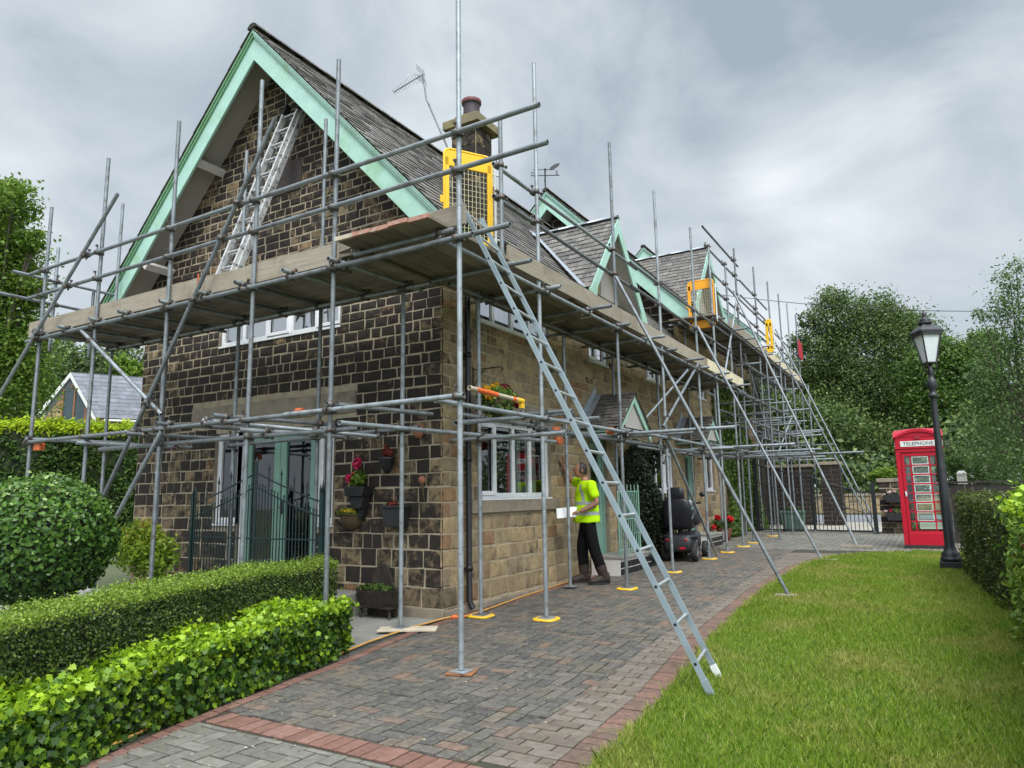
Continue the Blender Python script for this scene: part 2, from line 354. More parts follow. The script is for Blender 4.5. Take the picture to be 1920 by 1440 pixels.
def glassmat(name, tint, refl):
    m, t, b = newmat(name); t.nodes.remove(b)
    tr = nd(t, 'ShaderNodeBsdfTransparent'); tr.inputs[0].default_value = (*tint, 1)
    gl = nd(t, 'ShaderNodeBsdfGlossy'); gl.inputs['Roughness'].default_value = .015; gl.inputs[0].default_value = (.95, .97, 1, 1)
    fr = nd(t, 'ShaderNodeFresnel'); fr.inputs[0].default_value = 1.5
    ms = nd(t, 'ShaderNodeMixShader'); t.links.new(math_(t, 'ADD', math_(t, 'MULTIPLY', fr.outputs[0], 1.5), refl, True), ms.inputs[0])
    t.links.new(tr.outputs[0], ms.inputs[1]); t.links.new(gl.outputs[0], ms.inputs[2]); t.links.new(ms.outputs[0], t.nodes['Material Output'].inputs[0])
    return m
MT['skyglass'] = glassmat('reflective_upstairs_glass', (.80, .84, .86), .42)
MT['glass'] = glassmat('window_glass', (.80, .84, .83), .05)
MT['boxglass'] = glassmat('kiosk_glass', (.82, .90, .86), .03)
MT['ivy'] = leafmat('ivy_leaf', [(0, (.014, .040, .010)), (.5, (.050, .118, .014)), (.8, (.145, .26, .016)), (1, (.28, .42, .022))], .3, .38)
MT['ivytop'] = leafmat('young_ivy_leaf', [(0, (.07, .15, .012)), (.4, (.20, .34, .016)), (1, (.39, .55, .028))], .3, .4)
MT['box'] = leafmat('box_leaf', [(0, (.024, .050, .012)), (.6, (.066, .118, .022)), (1, (.15, .215, .035))], .25, .45)
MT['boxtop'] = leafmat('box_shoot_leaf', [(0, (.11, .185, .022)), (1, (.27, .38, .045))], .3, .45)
MT['bushl'] = leafmat('laurel_leaf', [(0, (.020, .055, .012)), (.55, (.065, .15, .022)), (.85, (.15, .28, .04)), (1, (.30, .38, .14))], .25, .35)
MT['shrubl'] = leafmat('yellow_green_leaf', [(0, (.10, .18, .02)), (.6, (.24, .36, .03)), (.9, (.36, .40, .05)), (1, (.34, .18, .03))], .35, .5)
MT['conif'] = leafmat('conifer_spray', [(0, (.018, .05, .010)), (.6, (.045, .10, .014)), (1, (.10, .17, .02))], .2, .6)
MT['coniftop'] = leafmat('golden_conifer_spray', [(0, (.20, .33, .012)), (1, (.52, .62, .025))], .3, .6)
MT['treedark'] = leafmat('dark_tree_leaf', [(0, (.024, .050, .016)), (.45, (.070, .122, .032)), (.8, (.15, .215, .055)), (1, (.25, .31, .09))], .3, .5)
MT['treemid'] = leafmat('mid_green_leaf', [(0, (.03, .075, .016)), (.6, (.085, .16, .026)), (1, (.19, .27, .045))], .3, .5)
MT['treelite'] = leafmat('light_tree_leaf', [(0, (.05, .11, .016)), (.5, (.14, .24, .028)), (1, (.27, .38, .06))], .35, .5)
MT['birch'] = leafmat('birch_leaf', [(0, (.05, .10, .03)), (.6, (.12, .20, .06)), (1, (.24, .33, .12))], .35, .5)
MT['climber'] = leafmat('dark_climber_leaf', [(0, (.008, .016, .009)), (.7, (.018, .032, .015)), (1, (.04, .055, .025))], .15, .5)
MT['hedgedk'] = leafmat('yew_leaf', [(0, (.03, .05, .012)), (.6, (.075, .11, .022)), (1, (.15, .18, .035))], .25, .5)
MT['redleaf'] = leafmat('dark_red_leaf', [(0, (.10, .015, .012)), (1, (.26, .05, .03))], .25, .5)
def petal(name, a, b): return leafmat(name, [(0, a), (1, b)], .3, .6)
MT['pink'] = petal('pink_petal', (.55, .02, .10), (.80, .06, .20)); MT['redp'] = petal('red_petal', (.60, .008, .015), (.85, .02, .03))
MT['maroon'] = petal('maroon_petal', (.12, .004, .02), (.32, .01, .05)); MT['yelp'] = petal('yellow_petal', (.70, .30, .01), (.85, .55, .03))
MT['whitep'] = petal('pale_pink_petal', (.55, .30, .33), (.75, .62, .62))
MT['grass'] = leafmat('lawn_grass', [(0, (.10, .185, .018)), (.5, (.21, .34, .028)), (.88, (.34, .45, .05)), (1, (.56, .48, .20))], .4, .5,
                      patch=[(0, (.25, .25, .05)), (.5, (.42, .38, .09)), (1, (.62, .52, .24))], pscale=1.05)
MT['turf'] = plain('turf_soil', (.085, .125, .02), .95, 0, .35, 6)
MT['pave_dark'] = byrnd('charcoal_paver', [(0, (.062, .059, .056)), (.3, (.084, .078, .070)), (.55, (.112, .100, .084)), (.72, (.092, .082, .072)), (.84, (.125, .103, .080)), (.94, (.135, .096, .074)), (1, (.16, .100, .075))], .8, .36, 16, .45, 90, speck=(.19, .175, .12), speck_amt=.5, sscale=48, moss=(.115, .105, .062), moss_scale=2.6, moss_amt=.7)
MT['pave_grey'] = byrnd('grey_paver', [(0, (.115, .110, .092)), (.5, (.15, .143, .12)), (1, (.185, .172, .145))], .85, .2, 20, .4, 120, speck=(.13, .12, .09), speck_amt=.4, sscale=150, moss=(.14, .15, .07), moss_scale=4, moss_amt=.35)
MT['pave_buff'] = byrnd('worn_buff_paver', [(0, (.115, .092, .072)), (.5, (.15, .122, .096)), (1, (.165, .142, .118))], .85, .2, 20, .4, 120, speck=(.13, .11, .09), speck_amt=.4, sscale=150, moss=(.14, .13, .07), moss_scale=4, moss_amt=.35)
MT['pave_red'] = byrnd('red_paver', [(0, (.145, .072, .052)), (.6, (.185, .094, .070)), (1, (.21, .115, .09))], .8, .2, 20, .35, 120, speck=(.16, .10, .07), speck_amt=.4, sscale=130, moss=(.16, .12, .07), moss_scale=4, moss_amt=.4)
MT['pave_reddull'] = byrnd('worn_red_edging', [(0, (.115, .075, .058)), (.6, (.15, .088, .068)), (1, (.185, .10, .075))], .85, .3, 20, .4, 120, speck=(.13, .11, .08), speck_amt=.5, sscale=100, moss=(.12, .115, .06), moss_scale=3, moss_amt=.7)
MT['joint'] = plain('sandy_joint', (.035, .032, .022), .95, 0, .4, 15, dirt=(.06, .085, .02), dirt_amt=.7, dscale=8)
MT['land'] = plain('rough_ground', (.07, .085, .035), .95, 0, .3, .3)
# ------------------------------------------------------------------ ground, drive, path, lawn bed, road
def sheet(name, x0, x1, y0, y1, dz, mat, nx=2):
    ys = sorted({y0, y1} | {p[0] for p in GP if y0 < p[0] < y1}); mb = MB()
    for a, b in zip(ys[:-1], ys[1:]):
        mb.quad((x0, a, zg(a) + dz), (x1, a, zg(a) + dz), (x1, b, zg(b) + dz), (x0, b, zg(b) + dz))
    return tag(mb.build(name, mat), kind='structure')
g = sheet('ground', -700, 700, -60, 1500, -.03, MT['land'])
sheet('garden_path', -14.5, -4.72, -3, 6.73, -.012, MT['concrete'])
sheet('drive_bed', -5.0, 3.5, -3, 22.4, -.012, MT['joint'])
def clip(poly, planes):
    for (a, b, c) in planes:                    # keep a*x+b*y<=c
        o = []
        for i in range(len(poly)):
            p, q = poly[i], poly[(i + 1) % len(poly)]
            dp, dq = a * p[0] + b * p[1] - c, a * q[0] + b * q[1] - c
            if dp <= 0: o.append(p)
            if dp * dq < 0:
                t = dp / (dp - dq); o.append((p[0] + (q[0] - p[0]) * t, p[1] + (q[1] - p[1]) * t))
        poly = o
        if len(poly) < 3: return None
    return poly
def paver(mb, poly, mi, gap=.012, ch=.007, dz=0):
    n = len(poly); cx = sum(p[0] for p in poly) / n; cy = sum(p[1] for p in poly) / n
    area = abs(sum(poly[i][0] * poly[(i + 1) % n][1] - poly[(i + 1) % n][0] * poly[i][1] for i in range(n))) / 2
    if area < .0018: return
    if sum(poly[i][0] * poly[(i + 1) % n][1] - poly[(i + 1) % n][0] * poly[i][1] for i in range(n)) < 0: poly = poly[::-1]
    def shr(d):
        o = []
        for i in range(n):
            p0, p1, p2 = poly[i - 1], poly[i], poly[(i + 1) % n]
            e1 = (p1[0] - p0[0], p1[1] - p0[1]); e2 = (p2[0] - p1[0], p2[1] - p1[1]); l1 = math.hypot(*e1) or 1e-6; l2 = math.hypot(*e2) or 1e-6
            n1, n2 = (-e1[1] / l1, e1[0] / l1), (-e2[1] / l2, e2[0] / l2); dn = 1 + n1[0] * n2[0] + n1[1] * n2[1]
            if dn < .3: k = max(.3, 1 - d * 1.5 / max(math.hypot(p1[0] - cx, p1[1] - cy), .02)); o.append((cx + (p1[0] - cx) * k, cy + (p1[1] - cy) * k))
            else: o.append((p1[0] + d * (n1[0] + n2[0]) / dn, p1[1] + d * (n1[1] + n2[1]) / dn))
        return o
    h = random.uniform(-.0025, .0025) + dz; tx, ty = random.uniform(-.012, .012), random.uniform(-.012, .012)
    a, b = shr(gap / 2), shr(gap / 2 + ch)
    V = [(x, y, zg(y) - .012 + .001) for x, y in a] + [(x, y, zg(y) + h - .004) for x, y in a] + [(x, y, zg(y) + h + (x - cx) * tx + (y - cy) * ty) for x, y in b]
    F = [(i, (i + 1) % n, n + (i + 1) % n, n + i) for i in range(n)] + [(n + i, n + (i + 1) % n, 2 * n + (i + 1) % n, 2 * n + i) for i in range(n)] + [tuple(2 * n + i for i in range(n))]
    mb.add(V, F, mi)
def herring(mb, x0, x1, y0, y1, planes, mi, wd=.105, ang=0):
    ca, sa = math.cos(ang), math.sin(ang); cx, cy = (x0 + x1) / 2, (y0 + y1) / 2
    R = int(max(x1 - x0, y1 - y0) / wd) + 4
    bounds = [(1, 0, x1), (-1, 0, -x0), (0, 1, y1), (0, -1, -y0)] + planes
    for i in range(-R, R):
        for j in range(-R // 4 - 1, R // 4 + 2):
            ox, oy = (i + 4 * j), i
            for (a, b, c, d) in ((0, 0, 2, 1), (2, -1, 3, 1)):
                q = [((ox + px) * wd, (oy + py) * wd) for px, py in ((a, b), (c, b), (c, d), (a, d))]
                q = [(cx + x * ca - y * sa, cy + x * sa + y * ca) for x, y in q]
                if max(p[0] for p in q) < x0 or min(p[0] for p in q) > x1 or max(p[1] for p in q) < y0 or min(p[1] for p in q) > y1: continue
                p = clip(q, bounds)
                if p: paver(mb, p, mi)
def lerpx(y, pts): return float(np.interp(y, [p[0] for p in pts], [p[1] for p in pts]))
EL = ((-3, -3.9), (2.2, -4.16), (3.1, -4.42), (4.3, -4.64), (5.4, -4.82), (6.0, -4.88), (6.73, -4.86), (22.4, -4.86))   # left edge of the paving
GR = ((-3, -1.60), (3.5, -1.74), (5, -1.82), (7, -1.99), (10, -2.12), (12.8, -2.10), (14.6, -1.86), (15.7, -1.2), (16, -.5), (22, -.5))  # lawn edge
mb = MB()
MATS = [MT['pave_dark'], MT['pave_grey'], MT['pave_buff'], MT['pave_red'], MT['pave_reddull']]
left_planes = []
def chunk_left(y0, y1):
    (xa, xb) = (lerpx(y0, EL) + .11, lerpx(y1, EL) + .11)
    return [(-1, (xb - xa) / (y1 - y0), -xa + (xb - xa) / (y1 - y0) * y0)]
# grey herringbone nearest the camera, then the dark field
herring(mb, -4.6, -2.0, 1.4, 3.18, chunk_left(1.4, 3.18), 1)
cuts = [3.42, 4.3, 5.4, 6.6, 10, 14, 16.2]
for a, b in zip(cuts[:-1], cuts[1:]):
    xr = -2.30 - (a - 3.4) * .03
    herring(mb, -4.95, xr, a, b, chunk_left(a, b), 0)
herring(mb, -4.8, 1.6, 16.2, 21.9, [], 1, .12)
# soldier courses: a red band across, red along both edges
for i in range(40):
    x = -4.5 + i * .104
    if x > -1.75: break
    y = 3.19 + .02 * math.sin(i * .15)
    if x > lerpx(3.2, EL) + .08: paver(mb, [(x, y), (x + .104, y), (x + .104, y + .215), (x, y + .215)], 3, dz=.001)
y = 1.4
while y < 16.2:
    x = lerpx(y, EL); x2 = lerpx(y + .104, EL)
    paver(mb, [(x, y), (x + .108, y), (x2 + .108, y + .208 if y > 1e9 else y + .104), (x2, y + .104)], 3, dz=.001)
    y += .104
# running-bond strip and red edge beside the lawn
y = 1.4; k = 0
while y < 15.4:
    xa = lerpx(y, GR); xb = lerpx(y + .104, GR)
    xl = -2.30 - (max(y, 3.4) - 3.4) * .03 if y > 3.4 else -2.0
    paver(mb, [(xa - .17, y), (xa + .04, y), (xb + .04, y + .104), (xb - .17, y + .104)], 4, dz=.001)
    x = xa - .17; i = 0; first = .104 if k % 2 else .208
    while x > xl + .02 and i < 12:
        wd = first if i == 0 else .208
        x0 = max(xl, x - wd)
        paver(mb, [(x0, y), (x, y), (x, y + .104), (x0, y + .104)], 2)
        x = x0; i += 1
    y += .104; k += 1
tag(mb.build('drive_paving', MATS), kind='structure')
# turf bed: one sheet from the paving edge to the hedges
mb = MB(); ys = np.concatenate([np.arange(-3, 16.4, .4), [16.4]])
for a, b in zip(ys[:-1], ys[1:]):
    mb.quad((lerpx(a, GR) + .03, a, zg(a) + .006), (16, a, zg(a) + .006), (16, b, zg(b) + .006), (lerpx(b, GR) + .03, b, zg(b) + .006))
tag(mb.build('lawn', MT['turf']), kind='structure')
sheet('forecourt', -12, 14, 22.4, 27.5, -.02, MT['concrete_pale'])
sheet('road', -60, 60, 27.5, 33.5, -.022, MT['asphalt'])
mb = MB()
for i in range(-8, 9): mb.quad((i * 6, 30.4, zg(30.4) - .016), (i * 6 + 3, 30.4, zg(30.4) - .016), (i * 6 + 3, 30.52, zg(30.5) - .016), (i * 6, 30.52, zg(30.5) - .016))
tag(mb.build('road_marking', MT['whiteline']), kind='structure')

# grass blades
def blades(n, x0, x1, y0, y1, keep, hmin, hmax, wd):
    x = rng.uniform(x0, x1, n); y = y0 + (y1 - y0) * rng.uniform(0, 1, n) ** 1.5; m = keep(x, y); x, y = x[m], y[m]; n = len(x)
    def vnoise(s, seed):
        g_ = np.random.default_rng(seed).uniform(0, 1, (64, 64)); u, v = x * s + 20, y * s + 3; i, j = np.floor(u).astype(int), np.floor(v).astype(int); a_, b_ = u - i, v - j; a_, b_ = a_ * a_ * (3 - 2 * a_), b_ * b_ * (3 - 2 * b_); q = lambda p, r: g_[p % 64, r % 64]
        return (q(i, j) * (1 - a_) + q(i + 1, j) * a_) * (1 - b_) + (q(i, j + 1) * (1 - a_) + q(i + 1, j + 1) * a_) * b_
    cl = .72 + .35 * vnoise(1.3, 5) + .35 * vnoise(4.1, 6) + .10 * rng.normal(size=n)
    ed = np.interp(y, [p[0] for p in GR], [p[1] for p in GR]); cl *= 1 + .6 * np.exp(-((x - ed) / .12) ** 2)
    h = rng.uniform(hmin, hmax, n) * cl; a = rng.uniform(0, 6.283, n); lean = rng.uniform(.1, .9, n) * h
    la = rng.uniform(0, 6.283, n); z = np.interp(y, [p[0] for p in GP], [p[1] for p in GP]) + .004
    wv = np.stack([np.cos(a), np.sin(a), 0 * a], 1) * (wd * (1 + .06 * y))[:, None]
    B = np.stack([x, y, z], 1); Mi = B + np.stack([np.cos(la) * lean * .35, np.sin(la) * lean * .35, h * .6], 1); T = B + np.stack([np.cos(la) * lean, np.sin(la) * lean, h], 1)
    V = np.stack([B - wv, B + wv, Mi + wv * .7, T, Mi - wv * .7], 1).reshape(-1, 3)
    F = np.arange(5 * n).reshape(n, 5); rr_ = rng.uniform(0, 1, n); dry = np.exp(-np.abs(x - ed - .03) / .10) * (.35 + .9 * vnoise(1.7, 9)) > rng.uniform(.25, 1.1, n); rr_[dry] = rng.uniform(.9, 1, dry.sum()); return V, F, rr_
ke = lambda x, y: (x > np.interp(y, [p[0] for p in GR], [p[1] for p in GR]) + .035 + .03 * np.sin(y * 9) * np.sin(y * 23)) & (x < 1.2)
V, F, r = blades(330000, -2.4, 1.2, 2.9, 16.2, ke, .018, .05, .0020)
tag(np_mesh('grass', V, F, MT['grass'], r), kind='stuff')

# small dry leaf and moss scraps lying on the paving
n = 1500; P = np.column_stack([rng.uniform(-4.6, -1.75, n), 2.0 + 12 * rng.uniform(0, 1, n) ** 1.6, np.zeros(n)]); P[:, 2] = np.interp(P[:, 1], [p[0] for p in GP], [p[1] for p in GP]) + .006
a = rng.uniform(0, 6.28, n); s = rng.uniform(.004, .013, n)[:, None]; ux = np.column_stack([np.cos(a), np.sin(a), 0 * a]) * s; uy = np.column_stack([-np.sin(a), np.cos(a), .3 + 0 * a]) * s * .5
tag(np_mesh('leaf_litter', np.stack([P - ux, P + uy, P + ux, P - uy], 1).reshape(-1, 3), np.arange(4 * n).reshape(n, 4), byrnd('dry_scraps', [(0, (.10, .12, .04)), (.5, (.22, .18, .09)), (1, (.42, .38, .26))], .9, bump=0), rng.uniform(0, 1, n)), kind='stuff')

# ------------------------------------------------------------------ the house
XW, YG = -4.95, 6.73
house = thing('stone_house', 'dark sandstone house with mint green bargeboards and steep slate roofs behind the scaffolding', 'house', (-8, 12, 0))
ZA = Vector((0, 0, 1))
def cells(mb, P, us, zs, openings, mi, clipf=None):
    us = sorted(set(us)); zs = sorted(set(zs))
    for a, b in zip(us[:-1], us[1:]):
        for c, d in zip(zs[:-1], zs[1:]):
            um, zm = (a + b) / 2, (c + d) / 2
            if any(o[0] < um < o[1] and o[2] < zm < o[3] for o in openings): continue
            q = [(a, c), (b, c), (b, d), (a, d)]
            if clipf: q = clip(q, clipf)
            if q: mb.add([P(u, z, 0) for u, z in q], [tuple(range(len(q)))], mi)
def stonewall(name, O, U, Nn, u0, u1, z0, ztop, courses, openings, clipf, span, lens, mats, parent, gap=.019, depth_open=.16, seed=1, quoin=None):
    rs = random.Random(seed); O, U, Nn = Vector(O), Vector(U), Vector(Nn); mb = MB()
    P = lambda u, z, d: O + U * u + ZA * z + Nn * d
    flip = U.cross(ZA).dot(Nn) < 0
    us = [u0, u1] + [v for o in openings for v in o[:2] if u0 < v < u1]; zs = [z0, ztop] + [v for o in openings for v in o[2:4]]
    cells(mb, P, us, zs, openings, 1, clipf)
    for o in openings:                                   # reveals
        a, b, c, d = o[:4]; q = [(a, c), (b, c), (b, d), (a, d)]
        for i in range(4):
            (p, r), (s, t) = q[i], q[(i + 1) % 4]
            mb.quad(P(p, r, .02), P(s, t, .02), P(s, t, -depth_open), P(p, r, -depth_open), 2)
    z = z0; ci = 0
    while z < ztop - .03:
        h = courses[min(ci, len(courses) - 1)] * rs.uniform(.94, 1.06); z2 = min(z + h, ztop); ci += 1
        lo, hi = span(z + h * .5)
        if hi - lo < .1: break
        segs = [(lo, hi)]
        for o in openings:
            if o[2] < z2 - .03 and o[3] > z + .03:
                ns = []
                for (a, b) in segs:
                    if o[0] > a + .02: ns.append((a, min(b, o[0])))
                    if o[1] < b - .02: ns.append((max(a, o[1]), b))
                segs = [s_ for s_ in ns if s_[1] - s_[0] > .04]
        for (a, b) in segs:
            u = a; first = True
            while u < b - .02:
                ln = rs.uniform(*lens) * (.6 + h * 2.6)
                if first and quoin and abs(a - u0) < .001: ln = quoin[ci % 2]
                first = False
                e = u + ln
                if b - e < lens[0] * .6: e = b
                g2 = gap * rs.uniform(.7, 1.25) / 2; ch = rs.uniform(.006, .013); d = rs.uniform(.003, .011)
                a1, a2, b1, b2 = u + g2, min(e, b) - g2, z + g2, z2 - g2
                if u == u0: a1 = u0 - .014
                j = lambda: rs.uniform(-.008, .008)
                f0 = [(a1 + j(), b1 + j()), (a2 + j(), b1 + j()), (a2 + j(), b2 + j()), (a1 + j(), b2 + j())]
                cxm, czm = (a1 + a2) / 2, (b1 + b2) / 2
                f1 = [(x + (ch if x < cxm else -ch), y_ + (ch if y_ < czm else -ch)) for x, y_ in f0]
                if clipf:
                    q = clip(f0, clipf)
                    if not q: u = e; continue
                    if len(q) != 4 or any(abs(p[0] - r[0]) + abs(p[1] - r[1]) > 1e-6 for p, r in zip(q, f0)):
                        n = len(q); mb.add([P(x, y_, -.005) for x, y_ in q] + [P(x, y_, d) for x, y_ in q], [tuple(n + i for i in range(n))] + [(i, (i + 1) % n, n + (i + 1) % n, n + i) for i in range(n)], 0, False, rs.random()); u = e; continue
                md = [((f1[i][0] + f1[(i + 1) % 4][0]) / 2, (f1[i][1] + f1[(i + 1) % 4][1]) / 2) for i in range(4)]
                V = [P(x, y_, -.005) for x, y_ in f0] + [P(x, y_, d * .35) for x, y_ in f0] + [P(x, y_, d + rs.uniform(-.004, .004)) for x, y_ in f1] + [P(cxm, czm, d + rs.uniform(.001, .008))]
                F = [(i, (i + 1) % 4, 4 + (i + 1) % 4, 4 + i) for i in range(4)] + [(4 + i, 4 + (i + 1) % 4, 8 + (i + 1) % 4, 8 + i) for i in range(4)] + [(8 + i, 8 + (i + 1) % 4, 12) for i in range(4)]
                if flip: F = [f[::-1] for f in F]
                mb.add(V, F, 0, False, rs.random()); u = e
        z = z2
    return mb.build(name, mats, parent)
COURSES = [.19, .22, .22, .205, .19, .185, .18, .18, .17, .17, .16, .155, .15, .145] + [.136] * 9 + [.12] * 80
# gable wall: u runs from the near right corner to the left
RIDGE_X, RIDGE_Z, EAVE_X, EAVE_Z = -7.97, 8.30, -4.50, 4.63
SL = (RIDGE_Z - EAVE_Z) / (EAVE_X - RIDGE_X); ur = XW - RIDGE_X; GW = 6.08
zr = RIDGE_Z - .13
g_open = [(1.66, 2.34, 1.12, 2.42), (2.05, 3.60, .36, 2.42), (3.60, 4.12, 1.12, 2.42), (1.66, 4.16, 3.74, 4.62), (1.36, 4.71, 2.55, 2.83)]
g_open_r = [(1.72, 2.05, 1.12, 2.42), (2.05, 3.60, .36, 2.42), (3.60, 4.12, 1.12, 2.42), (1.66, 4.16, 3.74, 4.62)]
gclip = [(-SL, 1, zr - SL * ur), (SL, 1, zr + SL * ur)]
def gspan(z):
    d = (zr - z) / SL; return (max(-.0, ur - d), min(GW, ur + d))
# lintel and plaque stand in their own beds
lint = (1.36, 4.71, 2.55, 2.83); plq = (2.50, 3.12, 5.88, 6.36)
stonewall('gable_wall', (XW, YG, 0), (-1, 0, 0), (0, -1, 0), 0, GW, 0, zr, COURSES, g_open_r + [lint, plq], gclip, gspan, (.12, .33), [MT['gstone'], MT['mortar'], MT['dressed']], house, seed=3)
def slab(name, O, U, Nn, r, d0, d1, mat, parent, bevel=.006):
    O, U, Nn = Vector(O), Vector(U), Vector(Nn); a, b, c, d = r; mb = MB()
    mb.obox(O + U * (a + b) / 2 + ZA * (c + d) / 2 + Nn * (d0 + d1) / 2, U * (b - a) / 2, Nn * (d1 - d0) / 2, ZA * (d - c) / 2)
    return mb.build(name, mat, parent, bevel)
GO, GU, GN = (XW, YG, 0), (-1, 0, 0), (0, -1, 0); SO, SU, SN = (XW, 0, 0), (0, 1, 0), (1, 0, 0)
slab('lintel', GO, GU, GN, lint, -.05, .022, MT['dressed'], house)
slab('datestone', GO, GU, GN, plq, -.05, .02, MT['plaque'], house)
# side wall: u is the world y
YE = 24.4
s_open = [(7.49, 9.47, 1.42, 2.44), (7.47, 9.50, 3.74, 4.6), (10.90, 11.62, .42, 2.40), (11.0, 11.86, 3.76, 4.6), (13.85, 14.90, 3.80, 4.6), (13.85, 15.35, 1.48, 2.36), (16.25, 16.95, .45, 2.45), (17.75, 18.75, 1.50, 2.44), (17.6, 18.4, 3.85, 4.6)]
beds = [(7.30, 9.66, 1.24, 1.40), (7.30, 9.66, 2.46, 2.72)]
stonewall('side_wall', SO, SU, SN, YG, YE, 0, 5.05, COURSES, s_open + beds, None, lambda z: (YG, YE), (.15, .40), [MT['sstone'], MT['smortar'], MT['dressed']], house, seed=8, quoin=(.30, .17))
slab('stone_sill', SO, SU, SN, beds[0], -.05, .05, MT['dressed'], house); slab('lintel', SO, SU, SN, beds[1], -.05, .02, MT['dressed'], house)
mb = MB()                                         # rear and far walls close the block
mb.quad((-11.03, YG, 0), (-11.03, YE, 0), (-11.03, YE, 5), (-11.03, YG, 5)); mb.quad((-11.03, YE, 0), (XW, YE, 0), (XW, YE, 6.2), (-11.03, YE, 6.2))
mb.quad((XW, 15.9, 5.05), (XW, YE, 5.05), (XW, YE, 6.0), (XW, 15.9, 6.0))
mb.build('rear_wall', MT['sstone'], house)
mb = MB(); mb.box(XW + .001, YG - .03, -.05, XW + .045, 10.85, zg(8) + .05); mb.box(-11.03, YG - .05, -.05, XW + .045, YG - .001, zg(6.7) + .10)
mb.build('plinth', MT['dressed'], house, .01)
# windows
def window(O, U, Nn, r, mull=(), trans=(), opens=(), fw=.068, recess=.035, name='window', mat='upvc', curtain=None, cmat='curtain', sill=True, sd=.07, pane='pane', glass='glass'):
    O, U, Nn = Vector(O), Vector(U), Vector(Nn); a, b, c, d = r; mb = MB(); P = lambda u, z, q: O + U * u + ZA * z + Nn * q
    def bx(m, u0, u1, z0, z1, d0, d1, mi=0): m.obox(P((u0 + u1) / 2, (z0 + z1) / 2, (d0 + d1) / 2), U * (u1 - u0) / 2, Nn * (d1 - d0) / 2, ZA * (z1 - z0) / 2, mi)
    d0, d1 = -recess - .06, -recess
    bx(mb, a, a + fw, c, d, d0, d1); bx(mb, b - fw, b, c, d, d0, d1); bx(mb, a + fw, b - fw, c, c + fw, d0, d1); bx(mb, a + fw, b - fw, d - fw, d, d0, d1)
    ms = [a + (b - a) * m for m in mull]
    for m in ms: bx(mb, m - fw * .55, m + fw * .55, c + fw, d - fw, d0, d1 - .003)
    for z in trans: bx(mb, a + fw, b - fw, z - fw / 2, z + fw / 2, d0, d1 - .006)
    ed = [a] + ms + [b]
    for i in opens:                                  # opening casements stand proud
        x0, x1 = ed[i] + fw * .5, ed[i + 1] - fw * .3; q = fw * .8
        for (u0, u1, z0, z1) in ((x0, x0 + q, c + fw * .6, d - fw * .6), (x1 - q, x1, c + fw * .6, d - fw * .6), (x0 + q, x1 - q, c + fw * .6, c + fw * .6 + q), (x0 + q, x1 - q, d - fw * .6 - q, d - fw * .6)):
            bx(mb, u0, u1, z0, z1, d1 - .02, d1 + .014)
    fr = mb.build(name, MT[mat], house, .004)
    qd = [P(a + fw, c + fw, d0 + .03), P(b - fw, c + fw, d0 + .03), P(b - fw, d - fw, d0 + .03), P(a + fw, d - fw, d0 + .03)]
    if U.cross(ZA).dot(Nn) < 0: qd = qd[::-1]
    mb = MB(); mb.quad(*qd); mb.build(pane, MT[glass], fr)
    if sill:
        mb = MB(); bx(mb, a + .002, b - .002, c - .03, c, -recess - .02, sd * .5); mb.build('window_sill', MT[mat], fr, .006)
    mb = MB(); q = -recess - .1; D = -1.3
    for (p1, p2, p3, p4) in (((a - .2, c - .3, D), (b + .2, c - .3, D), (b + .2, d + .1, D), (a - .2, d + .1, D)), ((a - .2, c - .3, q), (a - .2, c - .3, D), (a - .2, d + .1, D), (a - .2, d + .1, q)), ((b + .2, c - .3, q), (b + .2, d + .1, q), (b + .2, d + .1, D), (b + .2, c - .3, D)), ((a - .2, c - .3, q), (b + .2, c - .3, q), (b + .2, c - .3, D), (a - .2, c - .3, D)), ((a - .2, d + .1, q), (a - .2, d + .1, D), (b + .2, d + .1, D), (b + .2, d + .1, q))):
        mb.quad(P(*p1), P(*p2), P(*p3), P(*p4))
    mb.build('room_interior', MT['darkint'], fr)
    if curtain:
        mb = MB(); n = 40
        for (u0, u1) in curtain:
            k = max(6, int((u1 - u0) / .02)); V = []
            for i in range(k + 1):
                u = u0 + (u1 - u0) * i / k; dd = -recess - .14 + .025 * math.sin(i * 1.05)
                V += [P(u, c - .05, dd), P(u, d + .05, dd)]
            mb.add(V, [(2 * i, 2 * i + 2, 2 * i + 3, 2 * i + 1) for i in range(k)], 0, True)
        mb.build('curtain', MT[cmat], fr)
    return fr
window(SO, SU, SN, (7.49, 9.47, 1.42, 2.44), (.245, .49, .73), (), (0,), curtain=[(8.52, 8.88), (9.0, 9.36)])
window(SO, SU, SN, (7.47, 9.50, 3.74, 4.6), (.25, .5, .75), (), (), fw=.06, curtain=[(7.5, 9.47)], cmat='whiteframe', glass='skyglass')
window(SO, SU, SN, (11.0, 11.86, 3.76, 4.6), (.5,), (), (0,), glass='skyglass'); window(SO, SU, SN, (13.85, 14.90, 3.80, 4.6), (.33, .66), (), (1,), glass='skyglass'); window(SO, SU, SN, (17.6, 18.4, 3.85, 4.6), (.5,))
window(SO, SU, SN, (13.85, 15.35, 1.48, 2.36), (.33, .66), (), (0, 2)); window(SO, SU, SN, (17.75, 18.75, 1.50, 2.44), (.5,), (), ())
window(GO, GU, GN, (1.66, 4.16, 3.74, 4.62), (.2, .4, .6, .8), (), (0, 2), fw=.06, sd=.05, curtain=[(1.7, 4.12)], cmat='whiteframe', glass='skyglass')
window(GO, GU, GN, (1.72, 2.05, 1.12, 2.42), (), (), (), fw=.085, recess=.04); window(GO, GU, GN, (3.60, 4.12, 1.12, 2.42), (), (), (), fw=.085, recess=.04)
